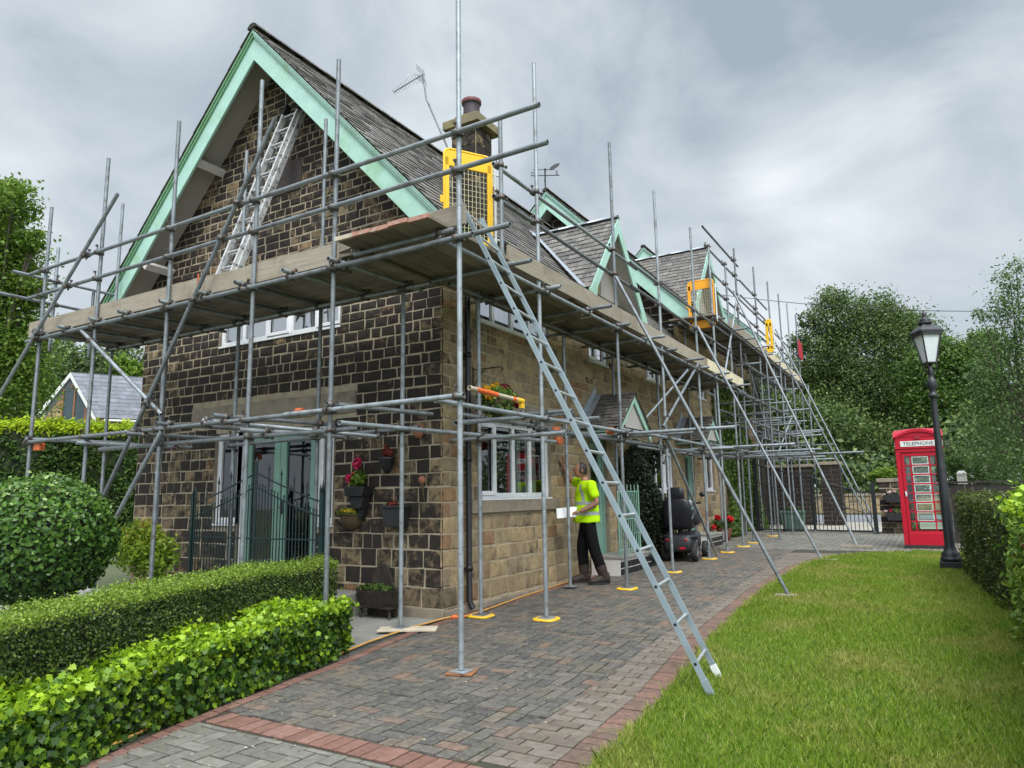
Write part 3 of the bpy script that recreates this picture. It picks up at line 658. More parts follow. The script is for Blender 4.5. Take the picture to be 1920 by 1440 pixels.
# french doors with green leaves, sage doors on the drive
def door(O, U, Nn, r, leaves, mat='doorgreen', st=.11, recess=.07, panel=0, handle=True):
    O, U, Nn = Vector(O), Vector(U), Vector(Nn); a, b, c, d = r; P = lambda u, z, q: O + U * u + ZA * z + Nn * q
    def bx(m, u0, u1, z0, z1, d0, d1, mi=0): m.obox(P((u0 + u1) / 2, (z0 + z1) / 2, (d0 + d1) / 2), U * (u1 - u0) / 2, Nn * (d1 - d0) / 2, ZA * (z1 - z0) / 2, mi)
    mb = MB(); bx(mb, a, a + .06, c, d, -recess - .08, -recess + .02); bx(mb, b - .06, b, c, d, -recess - .08, -recess + .02); bx(mb, a + .06, b - .06, d - .06, d, -recess - .08, -recess + .02)
    fr = mb.build('door_frame', MT['upvc' if leaves > 1 else mat], house, .004)
    wd = (b - a - .12) / leaves
    for i in range(leaves):
        x0 = a + .06 + i * wd; x1 = x0 + wd - .006; z1 = d - .065; mb = MB(); q0, q1 = -recess - .05, -recess
        bx(mb, x0, x0 + st, c, z1, q0, q1); bx(mb, x1 - st, x1, c, z1, q0, q1); bx(mb, x0 + st, x1 - st, c, c + .2 + panel, q0, q1 - .003); bx(mb, x0 + st, x1 - st, z1 - st, z1, q0, q1 - .003)
        lf = mb.build('door', MT[mat], house, .004)
        qd = [P(x0 + st, c + .2 + panel, q0 + .02), P(x1 - st, c + .2 + panel, q0 + .02), P(x1 - st, z1 - st, q0 + .02), P(x0 + st, z1 - st, q0 + .02)]
        if U.cross(ZA).dot(Nn) < 0: qd = qd[::-1]
        mb = MB(); mb.quad(*qd); mb.build('pane', MT['glass'], lf)
        if handle and i == 0:
            mb = MB(); hx = x1 - st / 2 if leaves > 1 else x0 + st / 2; mb.tube([P(hx, c + .98, q1), P(hx, c + .98, q1 + .05), P(hx - .09, c + .98, q1 + .05)], .009); mb.obox(P(hx, c + .98, q1 + .004), U * .018, Nn * .004, ZA * .09); mb.build('handle', MT['black'], lf)
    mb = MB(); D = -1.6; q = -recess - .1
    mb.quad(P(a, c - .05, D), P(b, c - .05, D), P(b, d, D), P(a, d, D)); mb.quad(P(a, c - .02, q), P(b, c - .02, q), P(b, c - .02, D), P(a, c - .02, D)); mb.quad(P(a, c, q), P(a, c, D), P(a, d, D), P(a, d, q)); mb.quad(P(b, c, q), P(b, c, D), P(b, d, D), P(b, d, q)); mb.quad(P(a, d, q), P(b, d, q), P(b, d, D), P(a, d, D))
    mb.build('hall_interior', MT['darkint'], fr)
door(GO, GU, GN, (2.05, 3.60, .36, 2.42), 2, st=.12)
door(SO, SU, SN, (10.90, 11.62, .42, 2.40), 1, panel=.6); door(SO, SU, SN, (16.25, 16.95, .45, 2.45), 1, panel=.6)
# raised threshold before the french doors, tiled step before the drive doors
mb = MB(); mb.box(-8.75, 6.02, 0, -6.05, YG - .03, .33); mb.build('landing', MT['concrete'], house, .01)
for y0, y1 in ((10.75, 12.2), (16.0, 17.1)):
    mb = MB(); mb.box(XW + .047, y0, 0, XW + .55, y1, zg(y0) + .26)
    for i in range(9):
        yy = y0 + .005 + i * (y1 - y0) / 9
        for j in range(2): mb.box(XW + .551, yy, zg(y0) + .01 + j * .11, XW + .556, yy + (y1 - y0) / 9 - .012, zg(y0) + .105 + j * .11, 1)
    mb.box(XW + .047, y0 - .012, zg(y0) + .262, XW + .58, y1 + .01, zg(y0) + .30, 2)
    mb.build('tiled_step', [MT['greywhite'], MT['black'], MT['concrete']], house, .003)

# ---- roofs
def slates(name, O, U, V, lu, lv, parent, mat='slate', row=.17, wid=(.18, .34), under=True, clipf=None, seed=2):
    """rows of slates on the plane O + u*U + v*V, v running down the slope"""
    rs = random.Random(seed); O, U, V = Vector(O), Vector(U).normalized(), Vector(V).normalized(); Nn = U.cross(V).normalized()
    if Nn.z < 0: Nn = -Nn
    mb = MB(); n = int(lv / row); row = lv / n
    for i in range(n):
        v0 = i * row; u = -rs.uniform(0, .15)
        while u < lu:
            wv = rs.uniform(*wid); a, b = max(0, u + .003), min(lu, u + wv - .003); u += wv
            if b - a < .03: continue
            v1 = v0 + row + rs.uniform(-.006, .012); t = rs.uniform(.010, .02); l0 = .002
            if clipf and not clipf((a + b) / 2, v0 + row / 2): continue
            p = [O + U * a + V * v0 + Nn * l0, O + U * b + V * v0 + Nn * l0, O + U * b + V * v1 + Nn * t, O + U * a + V * v1 + Nn * (t + rs.uniform(-.003, .003)), O + U * a + V * v1 - Nn * .002, O + U * b + V * v1 - Nn * .002]
            mb.add(p, [(0, 1, 2, 3), (3, 2, 5, 4), (0, 3, 4), (1, 5, 2)], 0, False, rs.random())
    if under: mb.quad(O - Nn * .03, O + U * lu - Nn * .03, O + U * lu + V * lv - Nn * .03, O + V * lv - Nn * .03)
    return mb.build(name, MT[mat], parent)
def ridge(P0, P1, parent, r=.09, mat='slate'):
    P0, P1 = Vector(P0), Vector(P1); d = (P1 - P0).normalized(); L_ = (P1 - P0).length; n = max(1, int(L_ / .45)); mb = MB(); u = Vector((d.y, -d.x, 0))
    for i in range(n):
        a, b = P0 + d * (L_ * i / n), P0 + d * (L_ * (i + 1) / n - .006); V = []
        for q in (a, b):
            for k in range(7):
                t = math.pi * k / 6; V.append(q + u * math.cos(t) * r + ZA * (math.sin(t) * r * .75 - .03 + random.uniform(0, .004)))
        mb.add(V, [(k, k + 1, 8 + k, 7 + k) for k in range(6)] + [tuple(range(7)), tuple(range(13, 6, -1))], 0, True)
    return mb.build('ridge_tiles', MT[mat], parent)
def trim(O, U, Nn, hw, za, sl, v, th, parent, mat='mint', mould=True, hwl=None, foot=0, name='bargeboard', mould_mat=None):
    """pair of bargeboards in the plane O + u*U + z*Z, apex at u=0, z=za"""
    O, U, Nn = Vector(O), Vector(U), Vector(Nn); P = lambda u, z, d=0: O + U * u + ZA * z + Nn * d
    for s in (-1, 1):
        h = hw if s > 0 or hwl is None else hwl; mb = MB()
        po = [(0, za), (s * h, za - sl * h), (s * h, za - sl * h - v - foot), (s * (h - .22 if foot else h), za - sl * h - v - foot * .55 if not foot else za - sl * (h - .22) - v - foot), (s * (h - .30 if foot else h), za - sl * (h - (.30 if foot else 0)) - v), (0, za - v)]
        if not foot: po = [po[0], po[1], po[2], po[5]]
        mb.prism([P(u, z) for u, z in po], Nn * th)
        b = mb.build(name, MT[mat], parent, .006)
        if mould:
            mb = MB(); e = h + .02
            for (z0, z1, d) in ((.0, .055, .05), (.055, .10, .03)):
                mb.prism([P(0, za - z0, th), P(s * e, za - z0 - sl * e, th), P(s * e, za - z1 - sl * e, th), P(0, za - z1, th)], Nn * d)
            mb.build('moulding', MT[(mould_mat if s < 0 else None) or mat], b, .004)
# block 1: main gable towards the camera
def roofblock(y0, y1, rx, rz, ex, ez, seed):
    lv = math.hypot(ex - rx, rz - ez)
    rf = slates('roof', (rx, y0, rz), (0, 1, 0), (ex - rx, 0, ez - rz), y1 - y0, lv, house, seed=seed)
    slates('roof', (rx, y0, rz), (0, 1, 0), (-(ex - rx), 0, ez - rz), y1 - y0, lv, house, row=.35, wid=(.5, .9), seed=seed + 1)
    ridge((rx, y0, rz + .02), (rx, y1, rz + .02), rf, .10, 'slate'); return rf
roof1 = roofblock(6.16, 15.9, RIDGE_X, RIDGE_Z, EAVE_X, EAVE_Z, 21)
trim((RIDGE_X, 6.26, 0), (1, 0, 0), (0, -1, 0), 3.50, RIDGE_Z - .03, SL, .46, .04, house, mould_mat='mint_dark')
def soffit(O, U, Nn, hw, za, sl, dep, parent, mat='soffit'):
    O, U, Nn = Vector(O), Vector(U), Vector(Nn); P = lambda u, z, d: O + U * u + ZA * z + Nn * d
    for s in (-1, 1):
        mb = MB(); mb.prism([P(0, za, 0), P(s * hw, za - sl * hw, 0), P(s * hw, za - sl * hw + .03, 0), P(0, za + .03, 0)], -Nn * dep); mb.build('soffit', MT[mat], parent)
soffit((RIDGE_X, 6.26, 0), (1, 0, 0), (0, -1, 0), 3.45, RIDGE_Z - .03 - .17, SL, .50, house)
for (px, py) in ((395, 315), (300, 505)):
    p = aty(px, py, 6.50); s = -1; mb = MB(); u = Vector((1, 0, SL)).normalized(); n_ = Vector((SL, 0, -1)).normalized()
    mb.obox(p, u * .06, Vector((0, .25, 0)), n_ * .045); mb.build('purlin_end', MT['greywhite'], house, .006)
# side eaves: soffit board, mint fascia, black gutter
mb = MB(); mb.box(XW, 6.3, 4.60, EAVE_X - .02, 15.9, 4.63); mb.build('eaves_soffit', MT['soffit'], house)
mb = MB(); mb.box(EAVE_X - .02, 6.3, 4.44, EAVE_X + .01, 15.9, 4.62); mb.build('fascia', MT['mint'], house)
def gutter(y0, y1, x, z):
    mb = MB(); V = []; n = 8
    for y in (y0, y1):
        for k in range(n + 1):
            t = math.pi * k / n; V.append((x - math.cos(t) * .06, y, z - math.sin(t) * .055))
        for k in range(n, -1, -1):
            t = math.pi * k / n; V.append((x - math.cos(t) * .05, y, z - math.sin(t) * .045))
    m = 2 * n + 2
    mb.add(V, [(k, (k + 1) % m, m + (k + 1) % m, m + k) for k in range(m)], 0, True); return mb.build('gutter', MT['black'], house)
gutter(6.32, 10.0, EAVE_X + .075, 4.62); gutter(12.7, 15.8, EAVE_X + .075, 4.62)
mb = MB(); px, py = XW + .075, 7.18
mb.tube([(EAVE_X + .06, py, 4.56), (EAVE_X, py, 4.45), (px + .02, py, 4.25), (px, py, 4.1), (px, py, .22), (px + .05, py, .14)], .036, 12)
for z in (3.2, 1.9, .6): mb.lathe([(.045, -.03), (.045, .03)], (px, py, z), 12); mb.box(XW + .01, py - .06, z - .012, px, py + .06, z + .012)
mb.build('drainpipe', MT['black'], house)
# block 2 behind: taller, its own gable facing the camera
R2X, R2Z, E2X, E2Z = -8.0, 9.32, -4.45, 5.72; S2 = (R2Z - E2Z) / (E2X - R2X)
roofblock(15.42, 24.2, R2X, R2Z, E2X, E2Z, 31)
trim((R2X, 15.52, 0), (1, 0, 0), (0, -1, 0), 3.56, R2Z - .03, S2, .48, .04, house, mat='mint')
ur2 = XW - R2X
stonewall('gable_wall', (XW, 15.9, 0), (-1, 0, 0), (0, -1, 0), 0, 6.1, 4.5, R2Z - .2, [.2] * 60, [], [(-S2, 1, R2Z - .2 - S2 * ur2), (S2, 1, R2Z - .2 + S2 * ur2)], lambda z: (max(0, ur2 - (R2Z - .2 - z) / S2), min(6.1, ur2 + (R2Z - .2 - z) / S2)), (.2, .5), [stone_mat('dark_sandstone', (.55, .9, .1), (.16, .10, .075), (.12, .075, .06), 9), MT['mortar'], MT['dressed']], house, seed=12)
soffit((R2X, 15.52, 0), (1, 0, 0), (0, -1, 0), 3.5, R2Z - .5, S2, .4, house)
mb = MB(); mb.box(XW, 15.6, 5.70, E2X, 24.2, 5.73); mb.build('eaves_soffit', MT['soffit'], house)
# block 3: the far end gable
R3X, R3Z = -8.3, 10.35; roofblock(23.6, 26, R3X, R3Z, -4.45, 6.5, 41)
trim((R3X, 23.7, 0), (1, 0, 0), (0, -1, 0), 3.86, R3Z - .03, 1.0, .55, .04, house, mat='mint')
mb = MB(); mb.prism([(-11.9, 24.1, 6.3), (-4.95, 24.1, 6.3), (-4.95, 24.1, 6.7), (R3X, 24.1, R3Z - .2), (-11.9, 24.1, 6.7)], (0, .2, 0)); mb.box(-11.5, 24.41, 0, -4.96, 25.6, 6.4); mb.build('gable_wall', MT['gstone'], house)
# dormers facing the drive
def dormer(yc, zap, half, sl, xf, depth, wall_z, seed, foot=.14, gw=.28):
    zl = zap - sl * half; xb = xf - depth; hw = half - .22
    mb = MB(); P = lambda u, z: (xf - .40, yc + u, z)
    mb.prism([P(-hw, wall_z), P(hw, wall_z), P(hw, zl + .1), (xf - .40, yc, zap - .22), P(-hw, zl + .1)], (-.3, 0, 0))
    dm = mb.build('dormer', MT['sstone'], house)
    lv = math.hypot(half, sl * half)
    for s, ro in ((-1, .13), (1, .3)):
        slates('dormer_roof', (xb, yc, zap), (1, 0, 0), (0, s * half, -sl * half), depth, lv, dm, row=ro, wid=(.16, .30), seed=seed + s)
    ridge((xb, yc, zap + .03), (xf + .02, yc, zap + .03), dm, .07, 'lead')
    trim((xf - .03, yc, 0), (0, 1, 0), (1, 0, 0), half + .02, zap - .01, sl, gw, .04, dm, foot=foot, mould=False)
    soffit((xf - .03, yc, 0), (0, 1, 0), (1, 0, 0), half - .03, zap - gw + .03, sl, .40, dm)
    # plaster-grey right cheek of the recess
    mb = MB(); mb.prism([P(.05, wall_z), P(hw, wall_z), P(hw, zl + .12), P(.05, zap - .30)], (.012, 0, 0)); mb.build('gable_panel', MT['soffit'], dm)
    return dm
d1 = dormer(11.30, 6.33, 1.28, 1.24, -4.42, 1.75, 4.2, 50)
d2 = dormer(17.55, 7.68, 1.45, 1.22, -4.42, 2.0, 5.3, 60)
# lead valley: where dormer 1's left slope meets the main slope
mb = MB(); top = Vector((RIDGE_X + (RIDGE_Z - 6.33) / SL, 11.30, 6.36)); bot = Vector((EAVE_X, 11.30 - (6.33 - EAVE_Z) / 1.24, EAVE_Z + .05))
dv = Vector((0, -1, 0)); up_ = Vector((SL, 0, 1)).normalized() * .035
for i in range(5):
    a, b = top.lerp(bot, i / 5), top.lerp(bot, (i + 1.03) / 5); o = up_ * (1 + .12 * i)
    mb.quad(a + o, b + o, b + dv * .26 + o * .8, a + dv * .26 + o * .8)
mb.build('valley_flashing', MT['lead'], house)
# chimney on the side wall near the corner
CX0, CX1, CY0, CY1 = -5.27, -4.885, 7.42, 7.80
mb = MB(); mb.box(CX0, CY0, 4.3, CX1, CY1, 6.5, 1); rs = random.Random(5)
z = 4.3; k = 0
while z < 6.45:
    h = .155
    for (O, U, Nn, ln) in (((CX0, CY0, 0), (1, 0, 0), (0, -1, 0), CX1 - CX0), ((CX1, CY0, 0), (0, 1, 0), (1, 0, 0), CY1 - CY0), ((CX1, CY1, 0), (-1, 0, 0), (0, 1, 0), CX1 - CX0), ((CX0, CY1, 0), (0, -1, 0), (-1, 0, 0), CY1 - CY0)):
        O, U, Nn = Vector(O), Vector(U), Vector(Nn); cut = ln * (.6 if k % 2 else .38)
        for (a, b) in ((0, cut), (cut, ln)):
            mb.obox(O + U * (a + b) / 2 + ZA * (z + h / 2) + Nn * .006, U * ((b - a) / 2 - .007), Nn * .010, ZA * (h / 2 - .007), 0, rs.random())
    z += h; k += 1
ch = mb.build('chimney', [MT['gstone'], MT['mortar']], roof1)
moss = plain('mossy_cap_stone', (.20, .17, .10), .9, 0, .25, 6, dirt=(.24, .22, .03), dirt_amt=.9, dscale=4, bump=.4)
mb = MB(); c_ = Vector(((CX0 + CX1) / 2, (CY0 + CY1) / 2, 0)); mb.box(CX0 - .10, CY0 - .10, 6.44, CX1 + .10, CY1 + .10, 6.56); mb.box(CX0 + .02, CY0 + .02, 6.56, CX1 - .02, CY1 - .02, 6.66)
mb.lathe([(.125, 6.66), (.115, 6.76), (.115, 6.86), (.135, 6.87), (.135, 6.93), (.10, 6.94)], c_, 18, 1); mb.lathe([(.12, 6.87), (.14, 6.88), (.14, 6.93)], c_, 18, 2)
mb.build('chimney_pot', [moss, plain('dark_clay', (.05, .035, .045), .6, 0, .2), plain('red_clay', (.16, .045, .04), .6, 0, .2)], roof1, .006)
# porch canopies over the drive doors
def canopy(yc, zap, half, sl, dep, seed):
    xf = XW + dep; zl = zap - sl * half; lv = math.hypot(half, sl * half); mb = MB()
    mb.prism([(xf - .10, yc - half + .06, zl + .03), (xf - .10, yc + half - .06, zl + .03), (xf - .10, yc, zap - .10)], (.03, 0, 0))
    cn = mb.build('porch_canopy', MT['soffit'], house)
    for s in (-1, 1): slates('canopy_roof', (XW, yc, zap), (1, 0, 0), (0, s * half, -sl * half), dep, lv, cn, row=.085, wid=(.12, .2), seed=seed + s)
    trim((xf - .06, yc, 0), (0, 1, 0), (1, 0, 0), half, zap - .02, sl, .16, .03, cn, mould=False)
    mb = MB(); mb.box(XW, yc - half + .05, zl - .06, xf - .05, yc - half + .12, zl + .02); mb.box(XW, yc + half - .12, zl - .06, xf - .05, yc + half - .05, zl + .02); mb.box(XW + .02, yc - half + .13, zl, xf - .1, yc + half - .13, zl + .015)
    mb.build('canopy_frame', MT['mint'], cn)
    mb = MB(); a = Vector((XW + .02, yc, zap + .02)); b = Vector((XW + .02, yc - half, zl + .02))
    mb.quad(a + Vector((0, 0, .15)), b + Vector((0, -.02, .15)), b + Vector((0, 0, 0)), a); mb.quad(a, b, b + Vector((.12, 0, .006)), a + Vector((.12, 0, .006))); mb.build('flashing', MT['lead'], cn)
canopy(11.24, 3.16, .76, .86, .75, 70); canopy(16.22, 3.18, .68, .86, .75, 80)
# ------------------------------------------------------------------ scaffolding: one clamped structure, every tube and board a part
sc = thing('scaffolding', 'galvanised tube scaffolding with grey timber decks wrapped around the stone house', 'scaffolding', (-3.5, 5, 0))
TR = .0242
TUBES = []
def tube(name, a, b, mat='galv', clamp=True, r=TR):
    a, b = Vector(a), Vector(b); d = (b - a).normalized(); u, v = frame(d); mb = MB(); q = random.random(); n = 12
    mb.tube([a, b], r, n, 0, False, True, q)
    for p, s in ((a, 1), (b, -1)):                       # open tube ends
        ring = [p + (u * math.cos(6.2832 * j / n) + v * math.sin(6.2832 * j / n)) * r for j in range(n)]
        inn = [p + (u * math.cos(6.2832 * j / n) + v * math.sin(6.2832 * j / n)) * r * .82 for j in range(n)]
        dk = [x + d * s * .12 for x in inn]
        mb.add(ring + inn + dk, [(j, (j + 1) % n, n + (j + 1) % n, n + j) for j in range(n)] + [(n + j, n + (j + 1) % n, 2 * n + (j + 1) % n, 2 * n + j) for j in range(n)] + [tuple(2 * n + j for j in range(n))], 0, False, q)
    o = mb.build(name, MT[mat], sc)
    if clamp: TUBES.append((a, b))
    return o
Y0, YI, X0, XI = 5.0, 6.10, -3.80, -4.58
pads = []
def std(x, y, zt, zb=None, name='standard', plate=True, mat='galv'):
    g_ = zg(y) if zb is None else zb
    o = tube(name, (x, y, g_ + .035 if plate else g_), (x, y, zt), mat)
    if plate:
        mb = MB(); mb.box(x - .075, y - .075, g_ + .022, x + .075, y + .075, g_ + .029); mb.tube([(x, y, g_ + .029), (x, y, g_ + .07)], .017, 8); mb.build('base_plate', MT['galv'], sc)
# gable side
FRONT = [(-3.48, 8.6), (-5.03, 6.07), (-6.24, 6.24), (-7.78, 6.20), (-9.33, 6.12), (-10.74, 5.74)]
for x, zt in FRONT: std(x, Y0, zt)
for x, zt in ((-5.03, 3.86), (-6.34, 6.32), (-7.87, 6.30), (-9.45, 3.9), (-10.86, 6.22)): std(x, YI, zt)
for y, zt in ((5.36, 5.32), (5.93, 4.75)): std(-11.2, y, zt, 3.7, plate=False)
for z in (4.76, 4.395): tube('guard_rail', (-11.05, Y0 - .055, z), (-2.60 if z > 4.5 else -2.53, Y0 - .055, z))
tube('guard_rail', (-11.2 + .05, 4.75, 4.77), (-11.15, 6.45, 4.77)); tube('guard_rail', (-11.15, 4.2, 4.41), (-11.15, 6.45, 4.41))
tube('ledger', (-11.0, Y0 - .055, 3.745), (-3.3, Y0 - .055, 3.745)); tube('ledger', (-10.95, YI - .055, 3.80), (-4.6, YI - .055, 3.80))
for x in (-10.6, -9.95, -9.2, -8.55, -7.7, -7.0, -6.35, -5.6, -4.95): tube('transom', (x, Y0 - .16, 3.80 + .0), (x + random.uniform(-.03, .03), YI + .12 + random.uniform(0, .2), 3.85), 'galv')
# first lift round the gable
tube('ledger', (-10.75, Y0 - .055, 2.29), (-7.85, Y0 - .055, 2.285)); tube('ledger', (-9.1, Y0 + .05, 2.12), (-4.7, Y0 + .055, 2.115))
tube('ledger', (-8.2, Y0 - .055, 2.285), (-5.1, Y0 - .055, 2.295)); tube('ledger', (-5.6, Y0 - .06, 2.30), (-3.4, Y0 - .06, 2.31))
tube('ledger', (-10.9, YI - .055, 2.24), (-7.6, YI - .055, 2.25)); tube('ledger', (-7.9, YI - .055, 2.16), (-4.75, YI - .055, 2.20))
for x, y0, y1, z in ((-10.68, 4.9, 6.3, 2.33), (-9.28, 4.85, 6.3, 2.2), (-8.05, 4.75, 6.35, 2.24), (-7.55, 4.8, 6.2, 2.33), (-6.55, 4.8, 6.3, 2.35), (-6.05, 4.75, 6.2, 2.16), (-4.98, 4.9, 6.25, 2.36)): tube('transom', (x, y0, z), (x + .25, y1, z))
tube('ledger', aty(855, 793, 5.4), atx(1075, 775, -4.6)); tube('raker', (-6.9, 4.93, 2.33), (-5.3, 6.05, 2.13))
tube('raker', aty(185, 952, 4.90), aty(516, 222, 4.90)); tube('raker', aty(-60, 842, 4.88), aty(221, 363, 4.88))
tube('brace', aty(153, 620, 4.95), aty(303, 777, 4.95)); tube('brace', aty(303, 808, 4.95), aty(205, 995, 4.95))
# drive side
SIDE = [(7.10, 6.78), (9.50, 6.80), (11.52, 6.78), (13.72, 6.82), (15.1, 6.84), (16.55, 6.9), (17.6, 7.55), (19.9, 7.7), (21.9, 7.8), (23.7, 7.85), (25.3, 7.9), (27.1, 7.9)]
for y, zt in SIDE: std(X0, y, zt)
for y, zt in ((6.98, 3.92), (9.3, 3.92), (11.2, 3.92), (13.5, 3.92), (15.6, 5.3), (17.9, 5.4), (20.4, 5.4), (22.6, 5.4), (24.6, 5.4)): std(XI, y, zt)
std(X0, 6.27, 5.62, 3.8, plate=False)
XO = X0 - .055
for z, b in ((5.08, 14.1), (4.70, 14.1)): tube('guard_rail', (XO, 6.2, z), (XO, 10.6, z)); tube('guard_rail', (XO + .05, 10.2, z - .01), (XO + .05, b + 2.6, z - .01))
tube('ledger', (X0 + .055, 5.04, 3.83), (X0 + .055, 10.9, 3.83)); tube('ledger', (X0 + .055, 10.95, 3.83), (X0 + .055, 17.6, 3.83))
tube('ledger', (XI + .055, 6.3, 3.85), (XI + .055, 12.2, 3.85)); tube('ledger', (XI + .055, 12.25, 3.85), (XI + .055, 17.6, 3.85))
k = 0
for y in (5.06, 6.2, 7.2, 8.35, 9.42, 10.5, 11.6, 12.7, 13.65, 14.6, 15.5, 16.5):
    k += 1; tube('transom', (X0 + .10 + (.14 if k % 2 else .30), y, 3.88), (-4.88 + random.uniform(-.1, .1), y, 3.875))
tube('transom', (-2.98, 5.06, 3.80), (-5.05, 5.06, 3.78))
# first lift along the drive
tube('ledger', (X0 + .055, 5.0, 2.30), (X0 + .055, 9.6, 2.33)); tube('ledger', (-4.66, 4.75, 2.14), (-4.40, 8.6, 2.17)); tube('ledger', (X0 + .055, 9.3, 2.36), (X0 + .055, 14.2, 2.36))
tube('ledger', (X0 - .055, 7.0, 2.20), (X0 - .055, 11.6, 2.22)); tube('ledger', (XI, 6.6, 2.38), (XI, 12.4, 2.38)); tube('ledger', (X0 + .055, 13.9, 2.40), (X0 + .055, 19.5, 2.40)); tube('ledger', (XI, 12.2, 2.3), (XI, 18.3, 2.3)); tube('ledger', (X0 - .055, 11.2, 2.2), (X0 - .055, 17.2, 2.24))
for y, x0, x1, z in ((7.3, -4.95, -3.5, 2.41), (9.6, -5.35, -2.21, 2.31), (11.4, -4.9, -3.3, 2.42), (13.65, -4.9, -3.2, 2.28), (14.05, -3.9, -2.16, 2.32), (15.2, -4.9, -3.2, 2.36), (17.0, -4.85, -1.23, 2.26), (17.3, -4.85, -2.1, 2.38), (18.4, -4.8, -2.4, 2.30), (6.9, -4.95, -3.4, 2.12), (8.3, -4.9, -3.6, 2.42)): tube('transom', (x0, y, z), (x1, y, z))
tube('brace', (XI, 11.3, 2.2), (X0, 13.0, 3.75)); tube('brace', atx(1308, 684, X0 + .05), atx(1243, 800, X0 + .05)); tube('brace', atx(1247, 815, X0 + .04), (X0 + .10, 13.9, zg(13.9) + .05), 'galv')
# rakers from the lawn side up to the standards
tube('raker', (-1.70, 9.61, zg(9.6) + .03), (X0 + .05, 9.42, 4.62)); tube('raker', (-1.87, 14.02, zg(14) + .03), (X0 + .05, 13.66, 4.72)); tube('raker', (-1.53, 16.9, zg(16.9) + .06), (X0 + .05, 17.1, 6.25))
tube('raker', (-1.45, 21.3, zg(21) + .03), (X0 + .05, 20.6, 6.3)); tube('raker', (-1.46, 22.9, zg(23) + .03), (X0 + .05, 22.4, 6.4))
# raised deck at the far end, second lift rails, far first lift
for z in (6.35, 5.98): tube('guard_rail', (XO, 15.3, z), (XO, 27.3, z))
tube('guard_rail', (XO, 14.9, 7.25), (XO, 18.2, 7.25)); tube('guard_rail', (XO, 15.0, 6.85), (XO, 18.1, 6.85))
tube('ledger', (X0 + .055, 15.0, 5.17), (X0 + .055, 27.3, 5.17)); tube('ledger', (XI + .055, 15.0, 5.19), (XI + .055, 27.3, 5.19))
for y in (15.3, 16.6, 17.8, 19.0, 20.2, 21.6, 23.0, 24.4, 25.8, 26.9): tube('transom', (X0 + random.uniform(.15, .5), y, 5.22), (-4.85, y, 5.22))
tube('ledger', (X0 + .05, 16.8, 3.80), (X0 + .05, 25.2, 3.82)); tube('ledger', (X0 + .05, 18.9, 2.42), (X0 + .05, 25.2, 2.46)); tube('ledger', (XI, 18.0, 3.55), (XI, 25.0, 3.60)); tube('ledger', (XI, 17.7, 2.45), (XI, 25.0, 2.5))
for y, x0, x1, z in ((18.6, -4.8, -3.3, 3.75), (19.4, -4.8, -3.5, 3.5), (20.2, -4.8, -3.1, 3.85), (21.4, -4.8, -3.3, 3.55), (22.4, -4.8, -2.9, 3.85), (23.4, -4.8, -3.2, 3.6), (20.0, -4.8, -2.6, 2.45), (21.8, -4.8, -3.0, 2.5), (23.8, -4.8, -2.8, 2.5), (24.8, -4.8, -2.9, 3.4)): tube('transom', (x0, y, z), (x1, y, z))
for z, a, b, x in ((3.2, 18.3, 24.5, X0), (2.85, 19.2, 26.8, X0 + .05), (3.3, 18.8, 26.5, XI), (4.6, 17.6, 26.8, X0 + .05), (4.25, 18.2, 24.0, XI)): tube('ledger', (x, a, z), (x, b, z + .03))
for y, x0, x1, z in ((19.0, -4.8, -3.2, 3.25), (20.8, -4.85, -3.0, 3.3), (22.0, -4.8, -2.9, 3.1), (23.0, -4.8, -3.1, 2.9), (24.2, -4.8, -2.9, 3.2), (25.4, -4.8, -3.0, 3.4), (26.2, -4.8, -2.8, 3.0), (18.0, -4.8, -3.4, 4.62), (20.6, -4.8, -3.4, 4.62), (23.4, -4.8, -3.4, 4.62), (25.9, -4.8, -2.7, 2.5)): tube('transom', (x0, y, z), (x1, y, z))
for y in (18.9, 20.9, 22.9, 26.2): std(X0 + .35, y, 5.1)
tube('brace', (XI, 22.8, 2.5), (XI, 25.6, 5.0)); tube('brace', (X0, 24.9, 2.6), (X0, 22.2, 5.0)); tube('brace', (X0 + .05, 15.6, 4.0), (X0 + .05, 17.4, 6.2))
for z in (6.9, 6.5): tube('guard_rail', (XO, 18.3, z), (XO, 21.8, z))
tube('brace', (X0, 18.0, 4.9), (X0, 20.8, 2.6)); tube('brace', (X0, 21.5, 2.5), (X0 + .3, 22.6, 3.7))
# warning-taped tube end with a yellow cap, orange couplers
p, q = atx(880, 727, X0), atx(978, 752, X0)
tube('handrail_tube', p, q, 'planktimber', False)
d = (q - p).normalized()
for a, b, m in ((.12, .50, 'orange'), (.80, .86, 'orange')):
    mb = MB(); mb.tube([p.lerp(q, a), p.lerp(q, b)], TR + .003, 12); mb.build('warning_tape', MT[m], sc)
mb = MB(); mb.tube([p.lerp(q, .90), p.lerp(q, 1.02)], TR + .006, 12); mb.obox(q + Vector((0, 0, -.03)), d * .03, Vector((.02, 0, 0)), Vector((0, 0, .05))); mb.build('yellow_end_cap', MT['yellow'], sc)
for (px, py, x) in ((1145, 808, X0), (1043, 808, -4.4), (1048, 826, -4.4)):
    c = atx(px, py, x); mb = MB(); mb.box(c.x - .03, c.y - .075, c.z - .05, c.x + .03, c.y + .075, c.z + .05); mb.tube([c + Vector((0, -.10, 0)), c + Vector((0, .1, 0))], .032, 10); mb.build('orange_coupler', MT['rust'], sc, .008)
c = aty(72, 838, Y0); mb = MB(); mb.box(c.x - .06, c.y - .04, c.z - .05, c.x + .1, c.y + .04, c.z + .05); mb.build('orange_coupler', MT['rust'], sc, .008)
c = aty(556, 771, Y0); mb = MB(); mb.tube([c, c + Vector((.09, 0, 0))], .03, 10); mb.build('orange_coupler', MT['rust'], sc)

